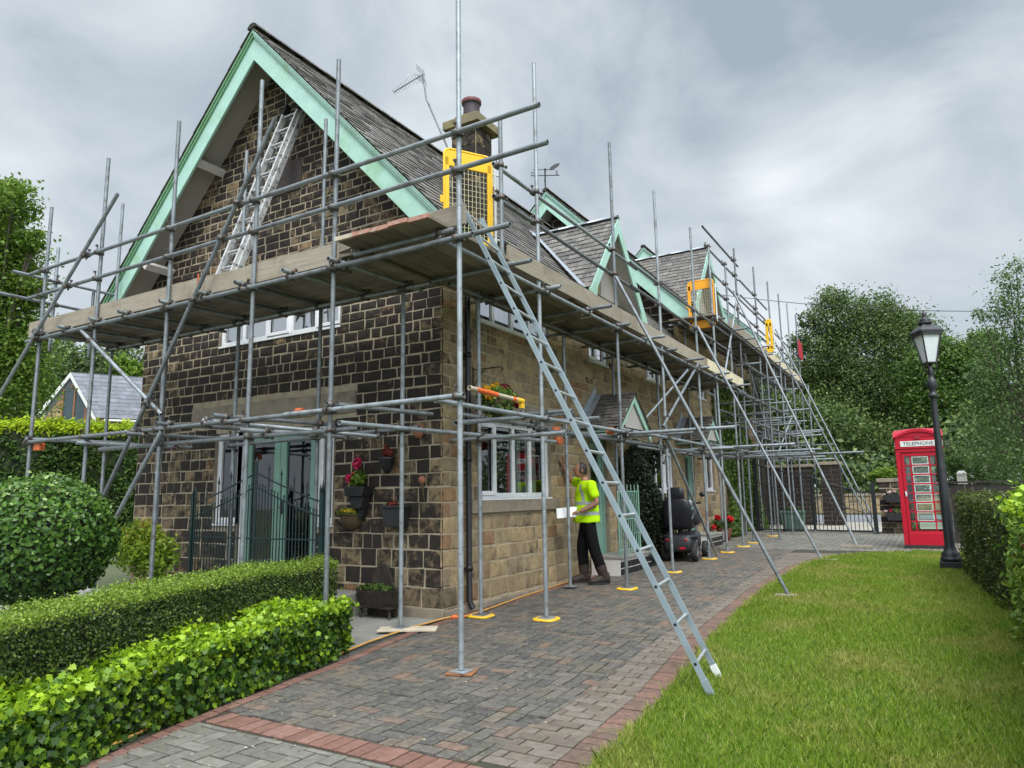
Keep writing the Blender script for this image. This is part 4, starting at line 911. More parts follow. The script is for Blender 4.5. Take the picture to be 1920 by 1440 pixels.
def board(a, b, wdv, t=.038, mat='deckboard', name='deck_board', band=False):
    """a board from a to b; wdv is its width vector, t its thickness upward"""
    a, b, wv = Vector(a), Vector(b), Vector(wdv); mb = MB(); th = Vector((0, 0, t)) if abs(wv.z) < .1 else (b - a).cross(wv).normalized() * t
    mb.obox((a + b) / 2 + wv / 2 + th / 2, (b - a) / 2, wv / 2 * .985, th / 2); o = mb.build(name, MT[mat], sc, .004)
    if band:
        mb = MB(); d = (b - a).normalized()
        mb.obox(a + wv / 2 + th / 2 - d * .001, d * .018, wv / 2 * 1.0, th / 2 * 1.06); mb.build('end_band', MT['bandred' if random.random() < .9 else 'planktimber'], o)
    return o
y = Y0 + .04
for i in range(6):
    for x0, x1 in ((-11.05, -8.2), (-8.18, -4.72)):
        o = random.uniform(-.06, .06) if x1 < -8 else 0
        board((x0 + o, y, 3.875 + (.004 if i % 2 else 0)), (x1, y, 3.875), (0, .222, 0))
    y += .226
x = -4.795
for i in range(6):
    if i == 5: break
    for a, b in (((4.79, 8.9), (8.92, 12.8), (12.82, 16.9)) if i < 4 else ((4.80, 6.22),)):
        board((x, a + random.uniform(-.015, .015), 3.928), (x, b, 3.928), (.222, 0, 0), band=(a < 6))
    x += .226
x = -4.76
for i in range(5):
    for a, b in ((15.0, 18.9), (18.92, 22.6), (22.62, 27.1)): board((x, a, 5.25), (x, b, 5.25), (.222, 0, 0))
    x += .2
# toe boards
def toe(a, b, h, t, mat='board', band=False): return board(a, b, (0, 0, h), t, mat, 'toe_board', band)
toe((-11.15, Y0 + .03, 3.835), (-7.15, Y0 + .03, 3.83), .225, -.036); toe((-7.14, Y0 + .03, 3.825), (-5.0, Y0 + .03, 3.82), .225, -.036)
toe((-5.05, Y0 + .075, 3.93), (-4.72, Y0 + .02, 3.93), .12, .03)
toe((-4.05, 5.17, 3.968), (-3.54, 5.17, 3.968), .205, -.036)
for a, b, m in ((6.36, 10.4, 'board'), (10.41, 14.3, 'board'), (14.31, 17.5, 'board_pale')): toe((X0 + .0, a, 3.955), (X0, b, 3.955), .225, .036, m)
for a, b, m in ((16.6, 20.4, 'board'), (20.42, 23.2, 'board_pale'), (23.22, 27.1, 'board_pale')): toe((X0 + .0, a, 5.29), (X0, b, 5.29), .225, .036, m)
mb = MB(); mb.tube([(-7.13, 4.94, 3.82), (-7.13, 4.94, 4.06)], .012, 6); mb.build('board_clip', MT['rust'], sc)
# yellow ladder access gates
def laddergate(a, b, zb, mat, mesh_mat):
    a, b = Vector(a), Vector(b); u = (b - a).normalized(); wd = (b - a).length; mb = MB(); r = .016
    P = lambda s, z: a + u * s + ZA * (z - a.z)
    zt = a.z; n_ = Vector((-u.y, u.x, 0)); cr = .06
    pts = [P(cr, zt), P(wd - cr, zt), P(wd - cr * .3, zt - cr * .3), P(wd, zt - cr), P(wd, zb + cr), P(wd - cr * .3, zb + cr * .3), P(wd - cr, zb), P(cr, zb), P(cr * .3, zb + cr * .3), P(0, zb + cr), P(0, zt - cr), P(cr * .3, zt - cr * .3), P(cr, zt)]
    mb.tube(pts, r, 8)
    def pan(s0, s1, z0, z1): mb.obox(P((s0 + s1) / 2, (z0 + z1) / 2), u * (s1 - s0) / 2, n_ * .012, ZA * (z1 - z0) / 2)
    H = zt - zb
    pan(.01, wd - .01, zt - .20, zt - .015); pan(.01, wd - .01, zb + .015, zb + .17); pan(.01, .055, zb + .1, zt - .1); pan(wd - .055, wd - .01, zb + .1, zt - .1); pan(-.05, 0, zb + H * .45, zb + H * .52)
    g_ = mb.build('ladder_gate', MT[mat], sc, .003)
    mb = MB(); k = int(wd / .055)
    for i in range(1, k): mb.tube([P(.05 + (wd - .1) * i / k, zb + .15), P(.05 + (wd - .1) * i / k, zt - .18)], .003, 5)
    k = int((H - .35) / .06)
    for i in range(1, k): z = zb + .16 + (H - .35) * i / k; mb.tube([P(.04, z) + n_ * .005, P(wd - .04, z) + n_ * .005], .003, 5)
    mb.build('wire_mesh', MT[mesh_mat], g_)
    mb = MB(); mb.tube([P(wd + .045, zt - .12), P(wd + .045, zb + .10)], .017, 8); mb.tube([P(wd, zt - .2), P(wd + .1, zt - .2)], .012, 6); mb.tube([P(wd, zb + .2), P(wd + .1, zb + .2)], .012, 6); mb.build('gate_hinge', MT['whiteframe'], g_)
gmesh = plain('galvanised_gate_mesh', (.62, .58, .36), .45, .4, .1)
MT['gmesh'] = gmesh
laddergate(atz(833, 277, 5.30), atz(921, 297, 5.30), 4.12, 'yellow', 'gmesh')
ga, gb = aty(1289, 530, 15.2), aty(1336, 523, 15.2); gb.z = ga.z
laddergate(ga, gb, ga.z - 1.08, 'amber', 'gmesh')
ga, gb = aty(1435, 600, 20.5), aty(1445, 592, 20.5); gb.z = ga.z
laddergate(ga, gb, ga.z - .95, 'yellow', 'gmesh')
# red sign board at the far end of the deck
mb = MB(); p = atx(1498, 668, X0 + .06); mb.box(p.x, p.y, p.z - .03, p.x + .012, p.y + .9, p.z + .62); mb.build('red_board', MT['red'], sc)

# couplers wherever two tubes cross
def coupler_mesh():
    mb = MB()
    mb.lathe([(.036, -.026), (.036, .026)], (0, 0, 0), 12)
    mb.lathe([(.036, -.026), (.036, .026)], (0, .052, 0), 12, ax=(1, 0, 0)); mb.box(-.022, .015, -.022, .022, .04, .022)
    mb.tube([(.03, -.01, 0), (.075, -.02, 0)], .009, 6); mb.box(.068, -.034, -.014, .09, -.006, .014); mb.tube([(0, .05, .035), (.0, .065, .085)], .009, 6); mb.box(-.014, .05, .078, .014, .078, .098)
    mb.tube([(-.036, 0, -.012), (-.06, .01, -.012)], .012, 6)
    return mb
C0 = coupler_mesh(); cmat = MT['steel_dark']
cp = []
for i in range(len(TUBES)):
    for j in range(i + 1, len(TUBES)):
        a, b = TUBES[i]; c, d = TUBES[j]; u, v = b - a, d - c; w0 = a - c
        A, B, Cc, D, E_ = u.dot(u), u.dot(v), v.dot(v), u.dot(w0), v.dot(w0); den = A * Cc - B * B
        if den < 1e-4 * A * Cc: continue
        s = (B * E_ - Cc * D) / den; t = (A * E_ - B * D) / den
        if not (-.01 < s < 1.01 and -.01 < t < 1.01): continue
        p, q = a + u * s, c + v * t
        if (p - q).length > .085: continue
        ax = u.normalized(); n_ = (q - p)
        if n_.length < .004: n_ = ax.cross(v)
        n_ = (n_ - ax * n_.dot(ax)).normalized()
        if any((p - o[0]).length < .07 for o in cp): continue
        cp.append((p, ax, n_, (p - CAM).length))
cp.sort(key=lambda o: o[3])
first = None; rest = MB()
for i, (p, ax, n_, _) in enumerate(cp):
    m = Matrix((n_.cross(ax).normalized(), n_, ax)).transposed()
    if i < 99:
        if first is None:
            first = C0.build('coupler', cmat, None); o = first
        else:
            o = first.copy(); S.collection.objects.link(o)
        o.parent = sc; o.matrix_local = Matrix.Translation(p - wl(sc)) @ m.to_4x4()
    else: rest.add([m @ Vector(v) + p for v in C0.v], C0.f, 0, False)
if rest.v: rest.build('coupler', cmat, sc)['kind'] = 'stuff'
print('couplers', len(cp))

# sole pads under the standards: loose plastic pads, one timber block each where the photo shows one
def pad(x, y, label, ang=0):
    t = thing('sole_pad', label, 'sole pad', (x, y, zg(y)), 'yellow plastic sole pads under the scaffold tubes')
    mb = MB(); n = 24; a_, b_ = .135, .022
    def rr(s, z):
        o = []
        for i in range(n):
            q = 2 * math.pi * i / n; c, s_ = math.cos(q), math.sin(q); e = .55
            o.append((x + math.copysign(abs(c) ** e, c) * s, y + math.copysign(abs(s_) ** e, s_) * s, zg(y) + z))
        return o
    V = rr(.135, .0) + rr(.138, .008) + rr(.128, .020) + rr(.105, .020) + rr(.100, .012)
    mb.add(V, [(k * n + i, k * n + (i + 1) % n, (k + 1) * n + (i + 1) % n, (k + 1) * n + i) for k in range(4) for i in range(n)] + [tuple(4 * n + i for i in range(n))], 0, True)
    mb.build('rim', MT['padyellow'], t)
    mb = MB(); mb.box(x - .08, y - .08, zg(y) + .0125, x + .08, y + .08, zg(y) + .021); mb.build('timber_insert', MT['planktimber'], t)
pad(XI, 6.98, 'yellow sole pad under the inner scaffold tube beside the black drainpipe')
pad(X0, 7.10, 'yellow sole pad under the scaffold tube standing in front of the ground floor window')
pad(X0, 9.50, 'yellow sole pad under the scaffold tube to the right of the worker')
pad(XI, 9.3 + 1.9, 'yellow sole pad beside the tiled step of the first green door')
pad(X0, 11.52, 'yellow sole pad on the paving in front of the parked mobility scooter')
pad(X0, 13.72, 'yellow sole pad under the tube and brace beside the scooter wheels')
pad(X0, 15.1, 'yellow sole pad on the drive nearest the red geraniums')
pad(X0, 16.55, 'yellow sole pad on the drive just beyond the red geraniums')
pad(X0, 17.6, 'yellow sole pad partly hidden behind another pad far along the drive')
pad(X0, 19.9, 'farthest yellow sole pad on the drive, close to the black gates')
def plank(name, c, L_, wd, ang, label, mat='planktimber', h=.035):
    u = Vector((math.cos(ang), math.sin(ang), 0)); v = Vector((-u.y, u.x, 0)); mb = MB(); c = Vector((c[0], c[1], zg(c[1]))); mb.obox(c + ZA * (h / 2 + .002), u * L_ / 2, v * wd / 2, ZA * h / 2, 0)
    return tag(mb.build(name, MT[mat], None, .004), label, 'sole board')
plank('sole_board', (-4.93, 6.10), .62, .225, .52, 'pale timber board under the inner scaffold tube beside the cast iron planter', h=.021)
plank('sole_board', (-3.48, 5.0), .23, .16, .3, 'small reddish timber block under the corner scaffold tube in the paving', 'timber', .018)
plank('sole_board', (-1.53, 16.85), .62, .2, .1, 'grey board on the paving under a raking scaffold tube in front of the red kiosk', h=.05, mat='board')
plank('sole_board', (-1.72, 9.58), .26, .14, .05, 'timber scrap half sunk in the lawn edge under the nearest raking tube', mat='board', h=.03)
plank('sole_board', (-1.80, 14.02), .4, .18, .05, 'timber scrap at the far lawn corner under a raking tube', mat='board', h=.03)

# ------------------------------------------------------------------ ladders
def ladder(name, label, foot, top, wvec, n, mat, sw=.024, sd=.044, rr=.013, group=None, feet=True):
    foot, top, wv = Vector(foot), Vector(top), Vector(wvec); d = (top - foot).normalized(); side = wv.normalized(); nn = d.cross(side).normalized()
    t = thing(name, label, 'ladder', foot + wv / 2)
    for k in (0, 1):
        o = foot + wv * k; mb = MB(); L_ = (top - foot).length
        mb.obox(o + d * L_ / 2, d * L_ / 2, side * sw / 2, nn * sd / 2)
        for i in range(n):
            q = o + d * (.22 + i * (L_ - .36) / (n - 1)); mb.lathe([(.012, -.001), (.012, .002)], q + side * (sw / 2 if k else -sw / 2) * 1.0, 10, ax=side * (1 if k else -1), mi=1)
        st = mb.build('stile', [MT[mat], MT['black']], t, .003)
        if feet:
            mb = MB(); mb.obox(o + d * .05, d * .055, side * (sw / 2 + .004), nn * (sd / 2 + .004)); mb.build('foot', MT['whiteframe' if k else mat], st, .004)
    for i in range(n):
        q = foot + d * (.22 + i * ((top - foot).length - .36) / (n - 1)); mb = MB(); mb.tube([q + side * .01, q + wv - side * .01], rr, 8); mb.build('rung', MT['alu'], t)
    return t
al = ladder('access_ladder', 'long blue grey ladder leaning from the lawn edge up to the scaffold deck', (-1.49, 5.22, zg(5.2) + .02), (-3.70, 5.33, 4.28), (-.062, .472, 0), 16, 'laddergrey')
fb = aty(428, 520, 5.95); ft = aty(556, 208, 6.62); sv = Vector((.36, -.0, 0))
ext = thing('extension_ladder', 'white splashed aluminium extension ladder leaning against the stone gable above the deck', 'ladder', (fb.x, fb.y, 3.92))
dv = (ft - fb).normalized(); base = fb - dv * ((fb.z - 3.93) / dv.z); nn = dv.cross(Vector((1, 0, 0))).normalized()
if nn.y > 0: nn = -nn
for sec, (w_, s0, s1, off) in enumerate(((.36, 0, 3.25, .0), (.30, .25, (ft - base).length, -.055))):
    L_ = s1 - s0; n = int(L_ / .25); mb = MB()
    sobj = None
    for k in (-1, 1):
        mb = MB(); mb.obox(base + dv * (s0 + s1) / 2 + Vector((k * w_ / 2, 0, 0)) - nn * off, dv * L_ / 2, Vector((.016, 0, 0)), nn * .042)
        for i in range(n): mb.lathe([(.014, -.001), (.014, .002)], base + dv * (s0 + .15 + i * .25) + Vector((k * (w_ / 2 + (.016)), 0, 0)) - nn * off, 8, ax=(k, 0, 0), mi=1)
        mb.build('stile', [MT['alu_worn'], MT['black']], ext, .003)
    for i in range(n):
        q = base + dv * (s0 + .15 + i * .25) - nn * off; mb = MB(); mb.tube([q - Vector((w_ / 2, 0, 0)), q + Vector((w_ / 2, 0, 0))], .014, 8); mb.build('rung', MT['alu_worn'], ext)
for k in (-1, 1):
    mb = MB(); mb.obox(ft + Vector((k * .15, 0, 0)) + nn * .055, dv * .09, Vector((.024, 0, 0)), nn * .05); mb.build('rubber_cap', MT['rubber'], ext, .006)
# ------------------------------------------------------------------ foliage helpers
def zgv(y): return np.interp(y, [p[0] for p in GP], [p[1] for p in GP])
def leaves(name, P, Nrm, size, mat, parent=None, jitter=.9, shape='kite', asp=.55, r=None, rs=None):
    """one small folded leaf per point, facing roughly along its normal"""
    n = len(P); g_ = rs or rng
    nr = Nrm + g_.normal(size=(n, 3)) * jitter; nr /= np.linalg.norm(nr, axis=1)[:, None] + 1e-9
    a = g_.normal(size=(n, 3)); a -= nr * np.sum(a * nr, 1)[:, None]; a /= np.linalg.norm(a, axis=1)[:, None] + 1e-9
    b = np.cross(nr, a); s = (np.asarray(size) * g_.uniform(.6, 1.3, n))[:, None]
    r = g_.uniform(0, 1, n) if r is None else np.clip(r, 0, 1)
    if shape == 'kite':
        V = np.stack([P - a * s * .5, P + b * s * asp * .5 + nr * s * .08, P + a * s * .5 - nr * s * .10, P - b * s * asp * .5 + nr * s * .08], 1).reshape(-1, 3)
        return np_mesh(name, V, np.arange(4 * n).reshape(n, 4), mat, r, parent)
    prof = [(-.42, .0), (-.30, .42), (.0, .30), (.06, .52), (.22, .22), (.55, 0), (.22, -.22), (.06, -.52), (.0, -.30), (-.30, -.42)] if shape == 'ivy' else [(-.5, 0), (-.2, .27), (.2, .24), (.5, 0), (.2, -.24), (-.2, -.27)]
    V = np.stack([P + a * s * u + b * s * v * (1 if shape == 'ivy' else asp * 2) + nr * s * (.10 * abs(v) - .12 * u * u) for u, v in prof], 1).reshape(-1, 3)
    k = len(prof); return np_mesh(name, V, np.arange(k * n).reshape(n, k), mat, r, parent)
def hedge_points(cf, cb, h, n, y_, rough=.05, hend=None):
    """cf/cb: front and back base polylines (same length), h heights; points on top, front, back and end faces"""
    cf, cb = np.array(cf, float), np.array(cb, float); h = np.array(h, float); k = len(cf)
    P, Nn, topm = [], [], []
    seg = np.linalg.norm(np.diff(cf, axis=0), axis=1); w_ = np.linalg.norm(cf - cb, axis=1).mean(); hm = h.mean()
    def at(arr, t):
        i = np.minimum(t.astype(int), k - 2); f_ = t - i; return arr[i] * (1 - f_)[:, None] + arr[i + 1] * f_[:, None] if arr.ndim == 2 else arr[i] * (1 - f_) + arr[i + 1] * f_
    areas = np.array([hm, w_, hm * .6]) * seg.sum(); ends = np.array([w_ * hm, w_ * hm]); tot = np.concatenate([areas, ends]); cnt = (n * tot / tot.sum()).astype(int)
    cs = np.concatenate([[0], np.cumsum(seg)]) / seg.sum()
    def tt(m): return np.interp(rng.uniform(0, 1, m), cs, np.arange(k))
    for face, m in enumerate(cnt):
        if face < 3:
            t = tt(m); F_, B_ = at(cf, t), at(cb, t); H_ = at(h, t); s = rng.uniform(0, 1, m)
            nrm = F_ - B_; nrm /= np.linalg.norm(nrm, axis=1)[:, None]
            if face == 0: xy = F_; z = s * H_; nn = np.column_stack([nrm, np.full(m, .25)])
            elif face == 1: xy = F_ * s[:, None] + B_ * (1 - s)[:, None]; z = H_; nn = np.column_stack([nrm * (s * .5 - .25)[:, None], np.ones(m)])
            else: xy = B_; z = s * H_; nn = np.column_stack([-nrm, np.full(m, .2)])
        else:
            e = 0 if face == 3 else k - 1; s = rng.uniform(0, 1, m); q = rng.uniform(0, 1, m); xy = cf[e] * s[:, None] + cb[e] * (1 - s)[:, None]; z = q * h[e]
            o = cf[e] - cf[1 if e == 0 else k - 2]; o = o / np.linalg.norm(o); nn = np.column_stack([np.tile(o, (m, 1)), np.full(m, .2)])
        # rounded shoulders
        zz = zgv(xy[:, 1]) + z; p = np.column_stack([xy, zz]); nn = nn / np.linalg.norm(nn, axis=1)[:, None]
        bumpy = rough * (np.sin(p[:, 0] * 7 + p[:, 2] * 5) * np.sin(p[:, 1] * 6.3 + p[:, 2] * 4) + .7 * rng.normal(size=m) - .6)
        p = p + nn * bumpy[:, None]; P.append(p); Nn.append(nn); topm.append(np.full(m, face == 1) | (z > at(h, t) * .93 if face < 3 else z > h.mean() * .93))
    return np.concatenate(P), np.concatenate(Nn), np.concatenate(topm)
def hedge(name, label, cf, cb, h, n, size, m, mtop, shape='kite', rough=.05, asp=.6, jitter=.8, topdens=1.0, group=None):
    c = np.array(cf).mean(0); t = thing(name, label, 'hedge', (c[0], c[1], zg(c[1])), group)
    P, Nn, tp = hedge_points(cf, cb, h, n, 0, rough)
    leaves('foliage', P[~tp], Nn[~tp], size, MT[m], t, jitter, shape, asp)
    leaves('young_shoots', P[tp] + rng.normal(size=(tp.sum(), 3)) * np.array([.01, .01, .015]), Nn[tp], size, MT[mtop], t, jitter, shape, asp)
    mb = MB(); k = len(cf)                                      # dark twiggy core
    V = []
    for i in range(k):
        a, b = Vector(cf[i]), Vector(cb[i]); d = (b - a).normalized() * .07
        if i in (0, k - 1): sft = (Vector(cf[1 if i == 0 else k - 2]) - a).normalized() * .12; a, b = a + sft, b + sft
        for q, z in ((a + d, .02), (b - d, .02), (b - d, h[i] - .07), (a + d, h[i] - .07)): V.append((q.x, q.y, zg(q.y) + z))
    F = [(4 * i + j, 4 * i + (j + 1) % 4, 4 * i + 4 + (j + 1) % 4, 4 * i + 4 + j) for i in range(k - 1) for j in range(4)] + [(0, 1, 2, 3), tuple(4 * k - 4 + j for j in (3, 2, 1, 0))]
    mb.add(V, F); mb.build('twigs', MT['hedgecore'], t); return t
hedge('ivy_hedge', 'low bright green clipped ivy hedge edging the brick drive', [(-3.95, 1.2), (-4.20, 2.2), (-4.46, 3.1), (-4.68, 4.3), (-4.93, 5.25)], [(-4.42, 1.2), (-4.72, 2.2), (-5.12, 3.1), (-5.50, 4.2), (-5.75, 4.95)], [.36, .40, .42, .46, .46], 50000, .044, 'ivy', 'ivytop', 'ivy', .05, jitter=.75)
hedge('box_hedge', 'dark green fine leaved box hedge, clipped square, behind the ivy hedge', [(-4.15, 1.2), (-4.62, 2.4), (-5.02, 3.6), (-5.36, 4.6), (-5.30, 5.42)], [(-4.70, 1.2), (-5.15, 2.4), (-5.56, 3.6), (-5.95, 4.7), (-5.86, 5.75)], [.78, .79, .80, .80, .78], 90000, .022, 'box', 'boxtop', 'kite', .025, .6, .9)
# trees and bushes
def blobs_tree(name, label, base, blobs, n, size, mats, trunk_r, cat='tree', group=None, shape='kite', asp=.6, clump=.35, trunk=True, seed=1, inner=.35, bark='bark', jit=1.0, shares=None):
    g_ = np.random.default_rng(seed); base = Vector(base); t = thing(name, label, cat, base, group)
    vol = np.array([b[1][0] * b[1][1] + b[1][1] * b[1][2] for b in blobs]); cnt = (n * vol / vol.sum()).astype(int)
    P, Nn, R = [], [], []
    for (c, r), m in zip(blobs, cnt):
        d = g_.normal(size=(m, 3)); d /= np.linalg.norm(d, axis=1)[:, None]
        rad = np.where(g_.uniform(size=m) < inner, g_.uniform(.25, .9, m), g_.uniform(.82, 1.04, m))
        # leaf clusters: snap points towards random cluster centres, leaving gaps between them
        k = max(6, m // 42); cd_ = g_.normal(size=(k, 3)); cd_ /= np.linalg.norm(cd_, axis=1)[:, None]; cr = g_.uniform(.55, 1.08, k)
        ci = g_.integers(0, k, m); near = cd_[ci] * cr[ci][:, None]; mixf = (g_.uniform(size=m) < .78)[:, None]
        q = np.where(mixf, near + g_.normal(size=(m, 3)) * clump * .42, d * rad[:, None])
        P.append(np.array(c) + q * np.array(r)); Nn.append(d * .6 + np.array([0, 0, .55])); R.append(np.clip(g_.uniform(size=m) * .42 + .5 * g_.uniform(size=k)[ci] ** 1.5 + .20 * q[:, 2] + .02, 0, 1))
    P, Nn, R = np.concatenate(P), np.concatenate(Nn), np.concatenate(R)
    ok = P[:, 2] > zgv(P[:, 1]) + .05; P, Nn, R = P[ok], Nn[ok], R[ok]
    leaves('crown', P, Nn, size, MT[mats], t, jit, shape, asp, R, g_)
    if trunk:
        mb = MB(); top = Vector(blobs[0][0]); 
        mb.tube([base, base.lerp(top, .35) + Vector((.03, .02, 0)) * trunk_r * 8, base.lerp(top, .8), top], [trunk_r, trunk_r * .8, trunk_r * .45, trunk_r * .15], 9)
        for (c, r) in blobs[:14]:
            c = Vector(c); s = base.lerp(top, random.uniform(.3, .6)); mb.tube([s, s.lerp(c, .5) + Vector((0, 0, -.05 * (c - s).length)), c], [trunk_r * .38, trunk_r * .25, trunk_r * .08], 6)
        mb.build('trunk', MT[bark], t)
    return t
def px_blobs(lst, dep, sq=.8):
    """crown clumps given as (photo x, photo y, radius in photo pixels, depth offset)"""
    o = []
    for (px, py, r, dd) in lst:
        D = dep + dd; c = atd(px, py, D); q = r * D / FPX; o.append((tuple(c), (q, q, q * sq)))
    return o
def ground_under(px, dep, py=900):
    p = atd(px, py, dep); return (p.x, p.y, zg(p.y))
# clipped round laurel bush on the left
bc = aty(74, 1012, 3.95); bs = thing('round_laurel_bush', 'ball clipped glossy laurel bush on short stems at the left edge', 'bush', (bc.x, bc.y, zg(3.95)))
n = 11000; d = rng.normal(size=(n, 3)); d /= np.linalg.norm(d, axis=1)[:, None]; rb = .66
rad = rb * (1 + .05 * np.sin(d[:, 0] * 9) * np.sin(d[:, 2] * 8 + d[:, 1] * 7) + .035 * rng.normal(size=n)); pts = np.array(bc) + d * rad[:, None] * np.array([1.04, 1.04, .98])
leaves('foliage', pts, d, .055, MT['bushl'], bs, .7, 'leaf', .5, np.clip(rng.uniform(0, 1, n) * .8 + .25 * d[:, 2] + .05, 0, 1))
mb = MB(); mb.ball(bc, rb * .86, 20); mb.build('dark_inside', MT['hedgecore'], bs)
mb = MB()
for dx, dy, lx in ((0, 0, .03), (.12, .1, .16), (.2, -.05, .26), (-.1, .08, -.14)): mb.tube([(bc.x + dx * .6, bc.y + dy, zg(4)), (bc.x + dx + lx * .3, bc.y + dy, bc.z - rb * .8), (bc.x + lx, bc.y + dy, bc.z - rb * .5)], [.035, .028, .02], 8)
mb.build('stem', MT['bark'], bs)
sp = aty(275, 1045, 5.45)
blobs_tree('young_shrub', 'loose yellow green leafed shrub with thin branches in front of the gable wall', (sp.x - .05, sp.y, zg(5.4)), [((sp.x, sp.y, sp.z + .04), (.34, .28, .26)), ((sp.x - .25, sp.y, sp.z + .06), (.26, .2, .24)), ((sp.x + .30, sp.y, sp.z + .02), (.26, .2, .26)), ((sp.x - .05, sp.y, sp.z + .24), (.28, .2, .2))], 3600, .062, 'shrubl', .022, 'shrub', shape='leaf', asp=.4, clump=.5, seed=4)
# tall conifer hedge on the left
cl = [atd(px, 900, D) for px, D in ((-260, 15.5), (40, 16.5), (262, 18.0))]
cfp = [(p.x, p.y) for p in cl]; cbp = [(p.x - .6, p.y + 1.2) for p in cl]
hh = [atd(px, py, D).z - zg(9) for px, py, D in ((-260, 785, 15.5), (40, 792, 16.5), (262, 803, 18.0))]
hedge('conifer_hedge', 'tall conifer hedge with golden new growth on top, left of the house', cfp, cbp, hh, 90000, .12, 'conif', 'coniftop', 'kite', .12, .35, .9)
# trees: left
blobs_tree('poplar_tree', 'tall light green tree rising at the left edge of the garden', ground_under(-30, 24), px_blobs([(-25, 480, 80, 0), (-20, 390, 60, .5), (24, 375, 40, -.5), (18, 470, 34, 0), (-20, 590, 84, 0), (-60, 520, 100, 1), (20, 660, 64, .6), (-30, 720, 100, 0), (58, 452, 22, -.4), (70, 445, 12, -.4), (50, 540, 34, 0)], 24, 1.0), 42000, .15, 'treelite', .3, seed=7, clump=.55)
blobs_tree('dark_oak_tree', 'dark green tree mass behind the bungalow roof', ground_under(150, 62), px_blobs([(150, 690, 52, 0), (90, 700, 60, 2), (210, 690, 44, 0), (250, 690, 40, 1), (60, 760, 80, 0), (180, 740, 70, 3), (110, 650, 30, 2), (-10, 740, 80, 2)], 62, .9), 16000, .40, 'treedark', .5, seed=8, clump=.5)
blobs_tree('pale_ash_tree', 'paler green tree between the bungalow and the house wall', ground_under(240, 50), px_blobs([(245, 700, 26, 0), (222, 690, 20, 0), (262, 722, 24, 1), (238, 730, 26, 0)], 50, 1), 4500, .30, 'treelite', .2, seed=9)
# trees: right, beyond the gates
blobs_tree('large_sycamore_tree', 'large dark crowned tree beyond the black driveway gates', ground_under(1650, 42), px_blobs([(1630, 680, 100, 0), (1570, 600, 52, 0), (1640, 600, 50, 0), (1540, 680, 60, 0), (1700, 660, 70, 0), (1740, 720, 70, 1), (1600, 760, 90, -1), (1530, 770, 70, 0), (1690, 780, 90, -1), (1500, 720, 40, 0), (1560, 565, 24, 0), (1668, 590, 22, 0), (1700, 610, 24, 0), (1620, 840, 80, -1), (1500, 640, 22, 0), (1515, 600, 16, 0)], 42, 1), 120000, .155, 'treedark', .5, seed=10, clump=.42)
blobs_tree('lime_tree', 'mid green tree behind the lamp post', ground_under(1800, 36), px_blobs([(1790, 700, 55, 0), (1830, 690, 50, 0), (1750, 760, 60, 0), (1800, 790, 70, 0), (1770, 660, 28, 0), (1850, 760, 60, 0), (1720, 700, 40, .5), (1850, 650, 34, 0)], 36, 1), 36000, .17, 'treemid', .35, seed=11, clump=.5)
blobs_tree('birch_tree', 'airy birch with drooping small leaves at the right edge', ground_under(1935, 20), px_blobs([(1900, 620, 48, 0), (1935, 560, 60, 0), (1880, 700, 55, 0), (1930, 700, 70, 0), (1860, 790, 50, 0), (1910, 800, 60, 0), (1840, 590, 16, 0), (1870, 575, 22, 0), (1893, 520, 22, 0), (1835, 640, 14, 0), (1850, 720, 26, 0), (1900, 870, 55, 0), (1840, 850, 36, 0), (1905, 500, 12, 0)], 20, 1.1), 17000, .085, 'birch', .12, seed=12, clump=.75, inner=.5)
blobs_tree('roadside_tree', 'very dark tree hanging over the road behind the gates', ground_under(1560, 36), px_blobs([(1480, 800, 60, 0), (1560, 830, 70, 0), (1640, 860, 60, 0), (1450, 850, 40, 0), (1700, 850, 60, 0), (1440, 760, 40, 1), (1430, 700, 36, 3)], 36, 1), 36000, .18, 'treedark', .4, seed=13, clump=.5)
t = blobs_tree('wall_shrub', 'bright leafed shrub growing over the low stone wall beside the kiosk', ground_under(1668, 22.5), px_blobs([(1655, 890, 22, 0), (1680, 893, 22, 0), (1640, 893, 12, 0)], 22.5, .6), 1800, .10, 'treelite', .03, 'shrub', seed=14)
blobs_tree('garden_shrub', 'green shrubs filling the bed behind the red kiosk', ground_under(1830, 22), px_blobs([(1800, 890, 30, 0), (1850, 880, 40, 0), (1880, 910, 45, 0), (1790, 870, 20, 0), (1900, 860, 40, 1)], 22, .9), 7000, .10, 'treemid', .05, 'shrub', seed=15)
# far bank across the road, dark hedge
n = 26000; P = np.column_stack([rng.uniform(-26, 30, n), rng.uniform(36, 39, n), np.zeros(n)]); P[:, 2] = .6 + rng.uniform(0, 1, n) ** .8 * (3.2 + np.sin(P[:, 0] * .7) + .4 * rng.normal(size=n))
tag(leaves('bank_undergrowth', P, np.tile([0, -1, .4], (n, 1)), .28, MT['treedark'], None, .9), kind='stuff')
